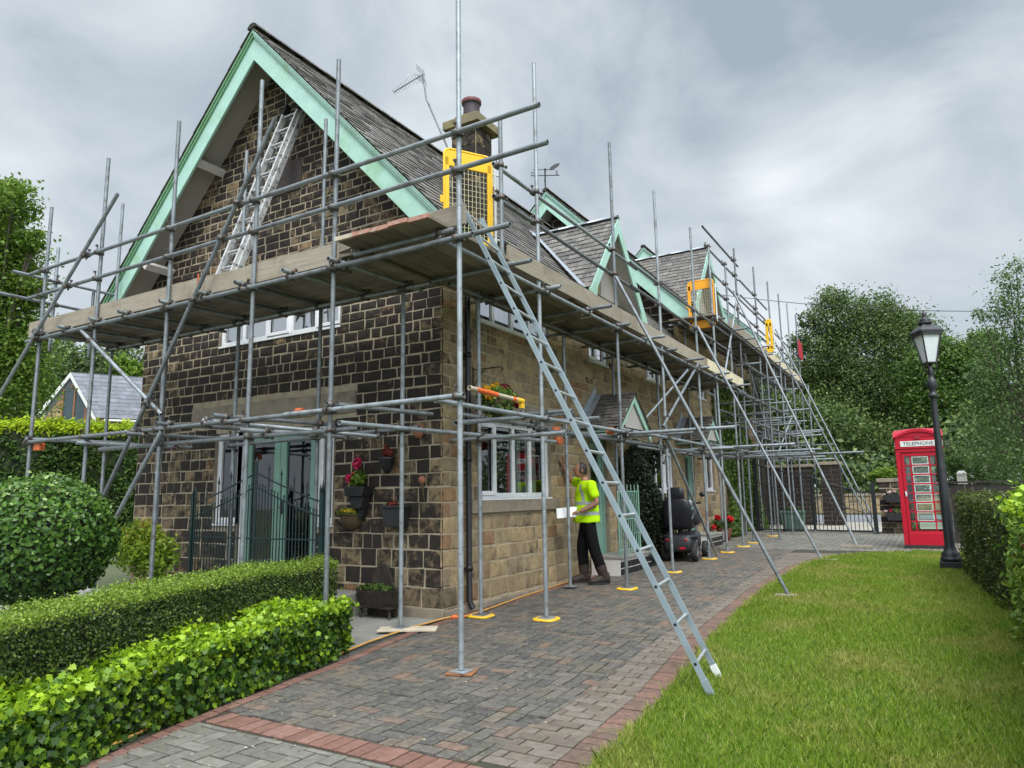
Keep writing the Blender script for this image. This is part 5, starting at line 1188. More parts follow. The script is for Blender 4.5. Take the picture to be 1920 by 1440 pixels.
# right hand hedges
hedge('yew_hedge', 'dark clipped yew hedge behind the lamp post on the right', [(.26, 13.0), (.38, 11.2), (.56, 9.2)], [(2.2, 13.0), (2.2, 11.2), (2.2, 9.3)], [1.17, 1.17, 1.17], 26000, .045, 'hedgedk', 'hedgedk', 'kite', .05, .45, .9)
hedge('privet_hedge', 'bright light green leafy hedge nearest the camera on the right', [(.74, 9.1), (.60, 8.0), (.58, 6.6), (.64, 5.2), (.76, 3.8), (.9, 2.4)], [(1.7, 9.1), (1.6, 8.0), (1.6, 6.6), (1.6, 5.2), (1.7, 3.8), (1.8, 2.4)], [1.20, 1.20, 1.19, 1.18, 1.18, 1.18], 42000, .055, 'treelite', 'ivytop', 'leaf', .09, .5, .9)
p = Vector((.80, 7.15, 1.02))
blobs_tree('red_leaved_shrub', 'dark red leaved clipped shrub at the right frame edge', (p.x + .1, p.y, zg(8)), [((p.x, p.y, p.z), (.25, .30, .24)), ((p.x + .02, p.y - .1, p.z - .3), (.20, .2, .25))], 2600, .04, 'redleaf', .02, 'shrub', seed=16)
# climbers on the drive wall
def climber(name, label, y0, y1, z1, n, size, m, thick, cat='climbing plant', x0=XW, taper=.5):
    t = thing(name, label, cat, (x0 + .1, (y0 + y1) / 2, zg(y0))); yy = rng.uniform(0, 1, n); zz = rng.uniform(0, 1, n) ** .9
    mid = .5 + .12 * np.sin(zz * 6); half = .5 * (1 - taper * zz ** 2) * (1 + .15 * np.sin(zz * 17)); ok = np.abs(yy - mid) < half
    yy, zz = yy[ok], zz[ok]; q = thick * (1 - .5 * zz) * (.55 + .45 * np.sin(yy * 9 + zz * 7)) * rng.uniform(.5, 1, len(yy))
    P = np.column_stack([x0 + .03 + np.abs(q), y0 + yy * (y1 - y0), zg(y0) + zz * (z1 - zg(y0))]); leaves('foliage', P, np.tile([1, -.3, .4], (len(P), 1)), size, MT[m], t, .8)
    mb = MB(); 
    for k in range(4): yb = (y0 + y1) / 2 + (k - 1.5) * .12; mb.tube([(x0 + .08, yb, zg(y0)), (x0 + .1, yb + .1, z1 * .4), (x0 + .06, yb + (k - 1.5) * .3, z1 * .8)], [.03, .02, .008], 6)
    mb.build('stem', MT['bark'], t); return t
climber('dark_climber', 'dense dark climbing shrub between the two porch canopies', 12.0, 14.3, 2.45, 14000, .07, 'climber', .62, taper=.35)
climber('green_climber', 'green creeper covering the house wall past the second porch', 18.9, 23.8, 4.9, 15000, .12, 'treemid', .4, taper=.25)

# ------------------------------------------------------------------ flower planters on the gable wall
def flowers(name, c, r, n, size, m, parent):
    d = rng.normal(size=(n, 3)); d /= np.linalg.norm(d, axis=1)[:, None]; return leaves(name, np.array(c) + d * np.array(r) * rng.uniform(.6, 1, (n, 1)), d, size, MT[m], parent, .6, 'leaf', .9)
def foliage(c, r, n, size, m, parent): return flowers('leaves', c, r, n, size, m, parent)
WY = YG - .02
p = aty(671, 912, WY - .12)
t = thing('wall_trough', 'black hayrack trough on the gable wall with bright pink flowers', 'wall planter', (p.x, WY, p.z - .3), 'planters hung on the gable wall')
mb = MB(); mb.prism([(p.x - .17, WY, p.z), (p.x + .17, WY, p.z), (p.x + .14, WY, p.z - .12), (p.x - .14, WY, p.z - .12)], (0, -.2, 0)); mb.prism([(p.x - .12, WY, p.z - .12), (p.x + .12, WY, p.z - .12), (p.x + .07, WY, p.z - .27), (p.x - .07, WY, p.z - .27)], (0, -.15, 0)); mb.prism([(p.x - .07, WY, p.z - .27), (p.x + .07, WY, p.z - .27), (p.x + .02, WY, p.z - .40), (p.x - .02, WY, p.z - .40)], (0, -.09, 0)); mb.build('trough', MT['plastic_black'], t, .008)
mb = MB(); mb.box(p.x - .14, WY - .204, p.z - .10, p.x + .09, WY - .2, p.z - .02); mb.build('front_panel', MT['iron'], t)
foliage((p.x, WY - .12, p.z + .09), (.12, .08, .11), 200, .045, 'treelite', t)
f1 = aty(668, 872, WY - .13); f2 = aty(655, 896, WY - .16); f3 = aty(665, 892, WY - .1)
for f_ in (f1, f1 + Vector((.02, 0, .04)), f2, f3): flowers('blossom', f_, (.055, .05, .05), 60, .04, 'pink', t)
p = aty(648, 965, WY - .14)
t = thing('wicker_wall_basket', 'woven wall basket with small yellow flowers, below the pink flower trough', 'wall planter', (p.x, WY, p.z - .1), 'planters hung on the gable wall')
mb = MB(); V = []
for k, (rr, z) in enumerate(((.19, .0), (.17, -.07), (.13, -.14), (.05, -.19))):
    for i in range(13): a = math.pi * i / 12; V.append((p.x + rr * math.cos(a), WY - rr * math.sin(a) * .85, p.z + z))
mb.add(V, [(k * 13 + i, k * 13 + i + 1, k * 13 + 14 + i, k * 13 + 13 + i) for k in range(3) for i in range(12)], 0, True); mb.tube([Vector(v) for v in V[:13]], .012, 6); mb.build('basket', MT['wicker'], t)
foliage((p.x, WY - .1, p.z + .03), (.16, .09, .05), 200, .04, 'shrubl', t); flowers('blossom', (p.x + .03, WY - .12, p.z + .04), (.12, .07, .025), 70, .03, 'yelp', t)
p = aty(741, 950, WY - .1)
t = thing('black_wall_pot', 'square black plastic pot fixed low on the gable wall behind a scaffold tube', 'wall planter', (p.x, WY, p.z - .15), 'planters hung on the gable wall')
mb = MB(); mb.prism([(p.x - .15, WY, p.z), (p.x + .15, WY, p.z), (p.x + .12, WY, p.z - .24), (p.x - .12, WY, p.z - .24)], (0, -.17, 0)); mb.box(p.x - .165, WY - .185, p.z - .02, p.x + .165, WY, p.z + .015); mb.build('pot', MT['plastic_black'], t, .008)
flowers('dry_stems', (p.x - .05, WY - .1, p.z + .03), (.08, .05, .03), 60, .05, 'redleaf', t)
p = aty(727, 862, WY - .1)
t = thing('dark_wall_pot', 'dark cone wall pot with dead stems, higher on the gable wall', 'wall planter', (p.x, WY, p.z - .1), 'planters hung on the gable wall')
mb = MB(); mb.lathe([(.03, -.17), (.07, -.1), (.10, .0), (.11, .03), (.09, .03), (.08, .0)], (p.x, WY - .11, p.z), 14); mb.build('pot', MT['black'], t); flowers('dry_stems', (p.x, WY - .11, p.z + .09), (.07, .05, .08), 70, .05, 'redleaf', t)
p = aty(785, 808, WY - .07); mb = MB(); mb.lathe([(.0, -.09), (.045, -.08), (.062, -.02), (.065, .06), (.055, .075), (.04, .06)], (p.x, WY - .07, p.z), 14); mb.box(p.x - .02, WY - .07, p.z + .02, p.x + .02, WY, p.z + .05)
tag(mb.build('terracotta_wall_pot', MT['terracotta']), 'small terracotta pot hung high on the gable wall near the corner', 'wall planter', 'planters hung on the gable wall')
p = aty(791, 900, WY - .06)
t = thing('clay_face_ornament', 'small round terracotta wall ornament near the corner stones', 'ornament', (p.x, WY, p.z)); mb = MB(); mb.ball(p, (.048, .04, .05), 14); mb.ball(p + Vector((0, -.035, .0)), (.012, .02, .012), 8); mb.build('head', MT['terracotta'], t); mb = MB(); mb.tube([p + Vector((0, 0, -.04)), p + Vector((.0, .02, -.14)), p + Vector((.01, .04, -.26))], [.02, .012, .005], 8); mb.build('hanging_stem', MT['wicker'], t)
# cast iron fireback planter on the ground
p = aty(705, 1130, 6.48)
t = thing('cast_iron_planter', 'rusty cast iron fire grate used as a planter at the foot of the gable', 'planter', (p.x, 6.48, zg(6.4)))
gx, gz = p.x, zg(6.45); mb = MB()
bk = [(-.22, 0), (.22, 0), (.22, .32), (.16, .40), (.12, .52), (.05, .60), (-.05, .60), (-.12, .52), (-.16, .40), (-.22, .32)]
mb.prism([(gx + a, 6.60, gz + b) for a, b in bk], (0, -.03, 0)); mb.build('fireback', MT['castiron'], t, .01)
mb = MB(); V = []
for rr, z in ((.26, .12), (.30, .20), (.33, .30), (.34, .32)):
    for i in range(25): a = math.pi * i / 24; V.append((gx + rr * 1.02 * math.cos(a), 6.57 - rr * .62 * math.sin(a), gz + z))
mb.add(V, [(k * 25 + i, k * 25 + i + 1, k * 25 + 26 + i, k * 25 + 25 + i) for k in range(3) for i in range(24)], 0, True)
for i in range(0, 25): a = math.pi * i / 24; mb.tube([(gx + .27 * math.cos(a), 6.57 - .17 * math.sin(a), gz + .12), (gx + .345 * math.cos(a), 6.57 - .215 * math.sin(a), gz + .31)], .009, 5)
mb.box(gx - .26, 6.42, gz + .11, gx + .26, 6.57, gz + .13)
for dx in (-.22, .22): mb.tube([(gx + dx, 6.46, gz), (gx + dx * .95, 6.47, gz + .13)], .02, 6)
mb.build('grate', MT['castiron'], t); foliage((gx, 6.48, gz + .33), (.26, .1, .05), 500, .035, 'box', t)
# iron gates on the landing in front of the french doors
t = thing('iron_garden_gates', 'dark green swan neck iron gates with spear finials before the french doors', 'gate', (-7.3, 6.0, .33))
xa, xb, xc, yz = -8.50, -7.28, -6.12, 6.0
def gtop(x): 
    u = abs(x - xc_) / wl_; return 1.42 + .36 * (1 - u) ** 1.15
mb = MB()
for x, zt in ((xa, 1.52), (xc, 1.52)): mb = MB(); mb.box(x - .022, yz - .022, zg(6), x + .022, yz + .022, zt); mb.lathe([(.0, .16), (.014, .08), (.022, .0)][::-1], (x, yz, zt), 10); mb.build('post', MT['greeniron'], t)
for (x0, x1) in ((xa + .04, xb - .01), (xc - .04, xb + .01)):
    wl_ = abs(x1 - x0); xc_ = x1; n = 20; mb = MB(); xs = [x0 + (x1 - x0) * i / n for i in range(n + 1)]
    for dz in (0, -.17): mb.tube([(x, yz, gtop(x) + dz) for x in xs], .010, 6)
    for z in (.46, .98): mb.tube([(x0, yz, z), (x1, yz, z)], .010, 6)
    for i, x in enumerate(xs):
        tall = i % 4 == 0; zt = gtop(x) + (.12 if tall else -.17 + .06); mb.tube([(x, yz, .40), (x, yz, zt)], .014 if i in (0, n) else .0085, 6)
        if tall: mb.lathe([(.004, -.02), (.016, .01), (.012, .03), (.0, .10)], (x, yz, zt), 8)
        else: mb.ball((x, yz, zt), .012, 6)
        mb.ball((x, yz, .98 + (.06 if i % 2 else -.1)), (.011, .011, .022), 6)
    mb.build('gate_leaf', MT['greeniron'], t)
# ------------------------------------------------------------------ hanging basket on the drive wall
bp = atx(912, 694, XW + .22); bz = bp.z
t = thing('wall_bracket', 'black scrolled iron bracket on the drive wall holding the flower basket', 'bracket', (XW, bp.y, bz))
mb = MB(); a = Vector((XW + .02, bp.y, bz - .22)); mb.tube([a, a + Vector((0, 0, .27))], .009, 6); mb.tube([a + Vector((0, 0, .24)), a + Vector((.42, 0, .24)), a + Vector((.45, 0, .21)), a + Vector((.43, 0, .19))], .008, 6)
mb.tube([a + Vector((.01 + .17 * (i / 12) ** 1.2, 0, .0 + .22 * math.sin(i / 12 * 1.57))) for i in range(13)], .007, 6); mb.tube([a + Vector((.10 + .05 * math.cos(i * .6) * (1 - i / 16), 0, .17 + .05 * math.sin(i * .6) * (1 - i / 16))) for i in range(13)], .006, 6)
mb.build('bracket_scroll', MT['iron'], t)
bk = atx(932, 752, XW + .42)
t = thing('hanging_basket', 'hanging basket of orange and dark red flowers above the ground floor window', 'hanging basket', (bk.x, bk.y, bk.z - .1))
mb = MB(); mb.lathe([(.03, -.20), (.12, -.15), (.19, -.05), (.21, .0), (.19, .0), (.1, -.03)], bk, 18); mb.build('basket', MT['wicker'], t)
mb = MB(); top = Vector((XW + .44, bp.y, bz + .0))
for k in range(3): a = 2.1 * k; mb.tube([bk + Vector((.2 * math.cos(a), .2 * math.sin(a), 0)), top], .003, 4)
mb.build('chain', MT['iron'], t)
foliage(bk + Vector((0, 0, .04)), (.26, .26, .15), 700, .05, 'treelite', t); foliage(bk + Vector((.02, -.02, -.10)), (.2, .22, .12), 350, .05, 'treedark', t)
for dx, dy, dz, m in ((-.05, -.16, .12, 'yelp'), (.03, -.22, .05, 'yelp'), (0, -.06, .16, 'yelp'), (.08, .02, .14, 'maroon'), (.05, .10, .17, 'maroon'), (.12, .14, .06, 'maroon'), (.16, .22, -.02, 'maroon'), (.05, .18, .12, 'maroon')): flowers('blossom', bk + Vector((dx, dy, dz)), (.07, .07, .06), 60, .045, m, t)
# geraniums in a pot by the wall end
gp = atx(1357, 985, XW + .35)
t = thing('geranium_pot', 'pot of bright red geraniums at the foot of the house wall', 'flower pot', (gp.x, gp.y, zg(gp.y))); mb = MB(); mb.lathe([(.13, 0), (.19, .28), (.20, .32), (.17, .32), (.15, .25)], (gp.x, gp.y, zg(gp.y)), 16); mb.build('pot', MT['terracotta'], t)
foliage((gp.x, gp.y, zg(gp.y) + .42), (.3, .32, .16), 500, .06, 'treedark', t)
for k in range(11): flowers('blossom', (gp.x + random.uniform(-.18, .26), gp.y + random.uniform(-.34, .34), zg(gp.y) + random.uniform(.34, .62)), (.07, .07, .06), 50, .05, 'redp', t)
# hose along the drive edge
hp = [(130, 1435), (240, 1383), (330, 1342), (440, 1298), (560, 1254), (640, 1224), (690, 1204), (730, 1190), (780, 1174), (830, 1160), (846, 1157)]
hz = lambda y: zg(y) + .014
pts = []
for (px, py) in hp:
    d = ray(px, py); s = 3.0
    for _ in range(12): q = CAM + d * s; s = (hz(q.y) - CAM.z) / d.z
    pts.append(CAM + d * s)
pts = [Vector((-3.7, .8, hz(1))), Vector((-3.95, 1.6, hz(1.6)))] + pts
t = thing('garden_hose', 'yellow brown hose with orange connector lying along the drive edge and wall foot', 'hose', pts[4])
mb = MB(); mb.tube(pts, .0105, 8); q = [pts[-1] + Vector((.12, .10, 0)), Vector((-4.72, 7.3, hz(7.3))), Vector((-4.80, 8.2, hz(8.2))), Vector((-4.84, 9.2, hz(9.2))), Vector((-4.86, 9.9, hz(9.9)))]; mb.tube(q, .0105, 8); mb.build('hose_pipe', MT['hose'], t)
mb = MB(); d = (q[0] - pts[-1]).normalized(); mb.lathe([(.014, 0), (.024, .02), (.024, .05), (.018, .06), (.018, .09), (.025, .10), (.025, .14), (.012, .155)], pts[-1], 12, ax=d); mb.build('connector', MT['orange'], t)
# television aerial on the chimney
a0 = Vector((CX0 - .02, CY0 - .02, 6.1)); a1 = aty(793, 140, CY0 - .02); a2 = aty(800, 185, CY0 - .02)
t = thing('television_aerial', 'thin bent mast with a many-rod television aerial strapped to the chimney', 'aerial', a0)
mb = MB(); mb.tube([a0, a0.lerp(a1, .35) + Vector((-.03, 0, -.02)), a2 + Vector((-.005, 0, 0)), a1], .014, 8); mb.build('mast', MT['galv'], t)
b1 = aty(738, 173, CY0 - .02); b0 = a1 + Vector((.02, 0, .01)); bd = (b1 - b0).normalized(); bn = Vector((0, 1, 0)); bu = bd.cross(bn).normalized(); mb = MB(); mb.tube([b0, b1], .008, 6)
for k in range(11): c = b0.lerp(b1, .25 + .075 * k); h = .075 - .003 * k; dd = (bn * .75 + bu * .66).normalized(); mb.tube([c - dd * h, c + dd * h], .003, 4)
for s in (-1, 1):
    for k in range(5): c = b0 + bd * .05 + bu * s * (.03 + .025 * k); mb.tube([c - bn * .1, c + bn * .1], .003, 4)
    mb.tube([b0 + bd * .04, b0 + bd * .05 + bu * s * .15], .004, 4)
mb.tube([b0.lerp(b1, .2) - bn * .06 + bu * .03, b0.lerp(b1, .2) + bn * .06 + bu * .03, b0.lerp(b1, .2) + bn * .06 - bu * .03, b0.lerp(b1, .2) - bn * .06 - bu * .03, b0.lerp(b1, .2) - bn * .06 + bu * .03], .004, 5); mb.build('antenna', MT['galv'], t)
# weathervane on the far ridge
wc = aty(1022, 329, 17.0)
t = thing('weathervane', 'black weathervane with compass letters on the far roof ridge', 'weathervane', (wc.x, wc.y, wc.z - .8))
mb = MB(); mb.tube([wc - Vector((0, 0, 1.3)), wc + Vector((0, 0, .22))], .02, 6); u = Vector((.86, .5, 0)); v = Vector((-.5, .86, 0))
for s, dd in ((1, u), (-1, u), (1, v), (-1, v)): mb.tube([wc, wc + dd * s * .42], .014, 5)
mb.build('compass_arms', MT['iron'], t)
q = wc + Vector((0, 0, .18)); mb = MB(); mb.tube([q - u * .34, q + u * .28], .012, 5); mb.prism([q + u * .30 + Vector((0, 0, .17)), q + u * .44 + Vector((0, 0, .20)), q + u * .40 + Vector((0, 0, .10)), q + u * .20 - Vector((0, 0, .02)), q + u * .12 + Vector((0, 0, .0)), q + u * .18 + Vector((0, 0, .09))], v * .012); mb.prism([q - u * .34, q - u * .24 + Vector((0, 0, .05)), q - u * .24 - Vector((0, 0, .05))], v * .012); mb.build('bird', MT['iron'], t)
def text(name, s, size, M, mat, parent, ext=.003, sx=1.0):
    cu = bpy.data.curves.new(name, 'FONT'); cu.body = s; cu.size = size; cu.extrude = ext; cu.align_x = 'CENTER'; cu.align_y = 'CENTER'; cu.resolution_u = 2
    o = bpy.data.objects.new(name, cu); S.collection.objects.link(o); bpy.context.view_layer.update()
    me = bpy.data.meshes.new_from_object(o.evaluated_get(bpy.context.evaluated_depsgraph_get())); bpy.data.objects.remove(o)
    me.transform(M @ Matrix.Diagonal((sx, 1, 1, 1))); return finish(name, me, MT[mat], parent)
def basis(o, x, y): x, y = Vector(x).normalized(), Vector(y).normalized(); z = x.cross(y); return Matrix.Translation(o) @ Matrix((x, y, z)).transposed().to_4x4()
text('letter_east', 'E', .17, basis(wc + u * .34 + Vector((0, 0, .07)), u, ZA), 'iron', t, .008); text('letter_west', 'W', .15, basis(wc - u * .34 + Vector((0, 0, .07)), u, ZA), 'iron', t, .008)
# overhead wire
w0, w1 = aty(1290, 545, 26), aty(2100, 580, 26); mb = MB(); mb.tube([w0.lerp(w1, i / 12) - Vector((0, 0, .35 * math.sin(math.pi * i / 12))) for i in range(13)], .012, 5); tag(mb.build('overhead_wire', MT['black']), 'thin dark overhead wire crossing the sky behind the scaffolding', 'wire')
# ------------------------------------------------------------------ red telephone kiosk
KX, KY = -.20, 17.45; KW = .44
ka = R_(0); kz = zg(17) - .005
t = thing('telephone_kiosk', 'red cast iron telephone kiosk with domed roof on the paving beside the lawn', 'telephone box', (KX, KY, kz))
def K(x, y, z): return Vector((KX + x, KY + y, kz + z))
def kbox(mb, x0, y0, z0, x1, y1, z1, mi=0): mb.box(KX + x0, KY + y0, kz + z0, KX + x1, KY + y1, kz + z1, mi)
W = KW
mb = MB(); kbox(mb, -W, -W, .0, W, W, .07, 0); mb.build('plinth', MT['fencewood'], t, .006)
mb = MB()
for sx in (-1, 1):
    for sy in (-1, 1): kbox(mb, sx * W * .985 - (.085 if sx > 0 else 0), sy * W * .985 - (.085 if sy > 0 else 0), .07, sx * W * .985 + (.085 if sx < 0 else 0), sy * W * .985 + (.085 if sy < 0 else 0), 1.98)
for s in (-1, 1):
    kbox(mb, -W + .10, s * W * .93 - .02, .07, W - .10, s * W * .93 + .02, .32); kbox(mb, s * W * .93 - .02, -W + .10, .07, s * W * .93 + .02, W - .10, .32)
kbox(mb, -W * .985, -W * .985, 1.98, W * .985, W * .985, 2.06); kbox(mb, -W * 1.03, -W * 1.03, 2.055, W * 1.03, W * 1.03, 2.075)
mb.build('body', MT['red'], t, .008)
# head: four sign fascias and a segmental domed roof
mb = MB(); kbox(mb, -W * .97, -W * .97, 2.076, W * .97, W * .97, 2.30)
n = 14
def dome(x): return 2.30 + .165 * (1 - (x / W) ** 2)
V = []
for j in range(n + 1):
    for i in range(n + 1):
        x = -W + 2 * W * i / n; y = -W + 2 * W * j / n; uu, vv = 1 - (x / W) ** 2, 1 - (y / W) ** 2; z = 2.30 + .165 * (uu + vv - .8 * uu * vv)
        V.append(K(x, y, z))
mb.add(V, [(j * (n + 1) + i, j * (n + 1) + i + 1, (j + 1) * (n + 1) + i + 1, (j + 1) * (n + 1) + i) for j in range(n) for i in range(n)], 0, True)
for (a, b) in ((0, -W), (0, W)):
    arc = [(-W + 2 * W * i / n) for i in range(n + 1)]
    mb.prism([K(x, b * .97, dome(x)) for x in arc] + [K(W, b * .97, 2.29), K(-W, b * .97, 2.29)], (0, -b * .03, 0)); mb.prism([K(b * .97, x, dome(x)) for x in arc] + [K(b * .97, W, 2.29), K(b * .97, -W, 2.29)], (-b * .03, 0, 0))
    s = 1 if b > 0 else -1
    mb.prism([K(x * 1.03, b * 1.03, dome(x) - .005) for x in arc] + [K(x * 1.03, b * 1.03, dome(x) - .06) for x in arc[::-1]], (0, -s * .05, 0)); mb.prism([K(b * 1.03, x * 1.03, dome(x) - .005) for x in arc] + [K(b * 1.03, x * 1.03, dome(x) - .06) for x in arc[::-1]], (-s * .05, 0, 0))
head = mb.build('domed_roof', MT['red'], t)
for (dx, dy) in ((0, -1), (-1, 0), (1, 0)):
    o = K(dx * W * .985, dy * W * .985, 2.155); xx = Vector((-dy, dx, 0)); mb = MB(); mb.obox(o, xx * .33, Vector((dx, dy, 0)) * .008, ZA * .058); sg = mb.build('sign_panel', MT['signwhite'], t, .004)
    text('lettering', 'TELEPHONE', .105, basis(o + Vector((dx, dy, 0)) * .009, xx, ZA), 'black', sg, .002, .98)
    # embossed crown over the sign
    mb = MB(); c = o + Vector((dx, dy, 0)) * .012 + ZA * .135; pr = [(-.045, -.035), (.045, -.035), (.06, .02), (.035, .005), (.02, .035), (0, .045), (-.02, .035), (-.035, .005), (-.06, .02)]
    mb.prism([c + xx * a + ZA * b for a, b in pr], Vector((dx, dy, 0)) * .008)
    for a, b in ((-.06, .028), (0, .056), (.06, .028)): mb.ball(c + xx * a + ZA * b, .010, 6)
    mb.build('crown_emblem', plain('dull_red_relief', (.30, .012, .025), .5) if dy else MT['red'], head)
# glazed sides: eight rows, a wide centre light between two narrow ones
def glazed(dx, dy, name):
    nrm = Vector((dx, dy, 0)); xx = Vector((-dy, dx, 0)); o = K(dx * W * .90, dy * W * .90, 0); mb = MB(); z0, z1 = .36, 1.90; hw = W - .10
    P = lambda u, z, d=0: o + xx * u + ZA * z + nrm * d
    def bx(u0, u1, a, b, d0=-.015, d1=.015): mb.obox(P((u0 + u1) / 2, (a + b) / 2, (d0 + d1) / 2), xx * (u1 - u0) / 2, nrm * (d1 - d0) / 2, ZA * (b - a) / 2)
    bx(-hw, -hw + .055, .32, 1.97); bx(hw - .055, hw, .32, 1.97); bx(-hw + .055, hw - .055, z1, 1.97); bx(-hw + .055, hw - .055, .30, z0)
    for i in range(1, 8): z = z0 + (z1 - z0) * i / 8; bx(-hw + .055, hw - .055, z - .011, z + .011, -.012, .012)
    for u in (-.175, .175): bx(u - .013, u + .013, z0, z1, -.010, .010)
    d = mb.build(name, MT['red'], t, .003)
    mb = MB(); mb.quad(P(-hw + .05, z0), P(hw - .05, z0), P(hw - .05, z1), P(-hw + .05, z1)); mb.build('pane', MT['boxglass'], d)
    return d, P, nrm
for dx, dy in ((-1, 0), (1, 0), (0, 1)): glazed(dx, dy, 'glazed_side')
d, P, nrm = glazed(0, -1, 'door')
mb = MB(); mb.obox(P(-.31, 1.12, .022), Vector((.018, 0, 0)), nrm * .008, ZA * .055); mb.tube([P(-.31, 1.13, .03), P(-.31, 1.13, .055), P(-.31, 1.09, .055)], .009, 6); mb.build('handle', MT['alu'], d)
mb = MB()                                       # white lined lights in the door and notices inside
for i in range(7):
    z = .36 + 1.54 * (7 - i + .5) / 8; hw_, hh_ = .148, .068
    for a in ((-hw_, hw_, z + hh_, z + hh_ + .012), (-hw_, hw_, z - hh_ - .012, z - hh_), (-hw_, -hw_ + .012, z - hh_, z + hh_), (hw_ - .012, hw_, z - hh_, z + hh_)): mb.obox(P((a[0] + a[1]) / 2, (a[2] + a[3]) / 2, .006), Vector(((a[1] - a[0]) / 2, 0, 0)), nrm * .003, ZA * (a[3] - a[2]) / 2)
mb.build('white_beading', MT['whiteframe'], d)
mb = MB(); kbox(mb, -.30, .05, 1.0, -.2, .25, 1.5); mb.build('wall_telephone', MT['plastic_black'], t); mb = MB(); kbox(mb, .16, -.2, 1.15, .26, -.12, 1.45); kbox(mb, -.28, .0, 1.4, -.22, .08, 1.6); mb.build('notice', MT['paper'], t)

# ------------------------------------------------------------------ black cast iron lamp post
LX, LY = .13, 13.30; lz = zg(LY)
t = thing('lamp_post', 'tall black cast iron lamp post with tapered glass lantern on the lawn', 'lamp post', (LX, LY, lz))
mb = MB(); mb.box(LX - .165, LY - .165, lz - .02, LX + .165, LY + .165, lz + .12); mb.lathe([(.145, .12), (.155, .17), (.13, .20), (.135, .24), (.10, .28), (.075, .36), (.07, .9), (.066, 1.5), (.062, 1.54), (.068, 1.58), (.060, 1.62), (.057, 1.75), (.044, 2.60), (.043, 2.72), (.068, 2.73), (.072, 2.77), (.05, 2.79), (.046, 2.84), (.066, 2.88), (.076, 2.95), (.066, 3.02), (.042, 3.05), (.038, 3.10), (.05, 3.13), (.042, 3.17), (.02, 3.30)], (LX, LY, lz), 20); mb.build('column', MT['lampblack'], t, .006)
zb = lz + 3.30; zt = lz + 3.78; rb_, rt_ = .105, .215
mb = MB()
for i in range(4):
    a = math.pi / 4 + i * math.pi / 2 + .5; b = a + math.pi / 2; p0 = Vector((LX + rb_ * math.cos(a), LY + rb_ * math.sin(a), zb)); p1 = Vector((LX + rt_ * math.cos(a), LY + rt_ * math.sin(a), zt)); q0 = Vector((LX + rb_ * math.cos(b), LY + rb_ * math.sin(b), zb)); q1 = Vector((LX + rt_ * math.cos(b), LY + rt_ * math.sin(b), zt))
    mb.bar(p0, p1, .022, .022); mb.bar(p0, q0, .022, .022); mb.bar(p1, q1, .04, .05)
    mb.tube([Vector((LX, LY, lz + 3.12)) + Vector((math.cos(a), math.sin(a), 0)) * .03, Vector((LX, LY, lz + 3.2)) + Vector((math.cos(a), math.sin(a), 0)) * .09, p0], .010, 6)
lf = mb.build('lantern_frame', MT['lampblack'], t)
for i in range(4):
    a = math.pi / 4 + i * math.pi / 2 + .5; b = a + math.pi / 2; g_ = .93; C_ = lambda r, q, z: (LX + r * g_ * math.cos(q), LY + r * g_ * math.sin(q), z)
    mb = MB(); mb.quad(C_(rb_, a, zb), C_(rb_, b, zb), C_(rt_, b, zt), C_(rt_, a, zt)); mb.build('lantern_pane', MT['lampglass'], lf)
mb = MB(); 
def sq(r, z): return [(LX + r * math.cos(math.pi / 4 + i * math.pi / 2 + .5), LY + r * math.sin(math.pi / 4 + i * math.pi / 2 + .5), z) for i in range(4)]
V = sq(.255, zt + .02) + sq(.255, zt + .05) + sq(.21, zt + .09) + sq(.10, zt + .17); mb.add(V, [(k * 4 + i, k * 4 + (i + 1) % 4, k * 4 + 4 + (i + 1) % 4, k * 4 + 4 + i) for k in range(3) for i in range(4)] + [(3, 2, 1, 0), (12, 13, 14, 15)])
mb.lathe([(.10, .17), (.11, .19), (.075, .23), (.085, .25), (.04, .28), (.028, .30), (.04, .33), (.03, .36), (.0, .41)], (LX, LY, zt), 16); mb.build('lantern_roof', MT['lampblack'], t)

# ------------------------------------------------------------------ driveway gates, walls, far road side
t = thing('driveway_gates', 'tall black iron driveway gates with plain vertical bars closing the drive', 'gate', (-3, 21.6, zg(21.6)))
ga, gb = Vector((-4.55, 21.9, 0)), Vector((-1.42, 21.4, 0)); gm = (ga + gb) / 2
def gate_leaf(a, b, ha, hb):
    mb = MB(); n = 15; z0 = zg(21.6) + .06
    tp = lambda u: ha + (hb - ha) * (u ** .7)
    mb.tube([a.lerp(b, i / n) + ZA * (z0 + tp(i / n)) for i in range(n + 1)], .018, 6); mb.tube([a.lerp(b, i / n) + ZA * (z0 + tp(i / n) - .55) for i in range(n + 1)], .012, 6); mb.tube([a + ZA * z0, b + ZA * z0], .022, 6)
    for i in range(n + 1):
        p = a.lerp(b, i / n); mb.tube([p + ZA * z0, p + ZA * (z0 + tp(i / n))], .026 if i in (0, n) else .010, 6); mb.ball(p + ZA * (z0 + .45), (.02, .02, .035), 6)
    mb.build('gate_leaf', MT['iron'], t)
gate_leaf(ga, gm, 1.95, 1.50); gate_leaf(gm + Vector((.03, 0, 0)), gb, 1.50, .98)
mb = MB(); 
for p, h in ((ga, 2.2), (gb, 1.35)): mb = MB(); mb.box(p.x - .05, p.y - .05, zg(21.6), p.x + .05, p.y + .05, zg(21.6) + h); mb.build('post', MT['iron'], t)
MT['gdark'] = stone_mat('blackened_stone', (.6, .95, .05), (.14, .11, .07), (.09, .07, .05), 3.3); MT['darkmortar'] = plain('dirty_mortar', (.09, .08, .06), .95)
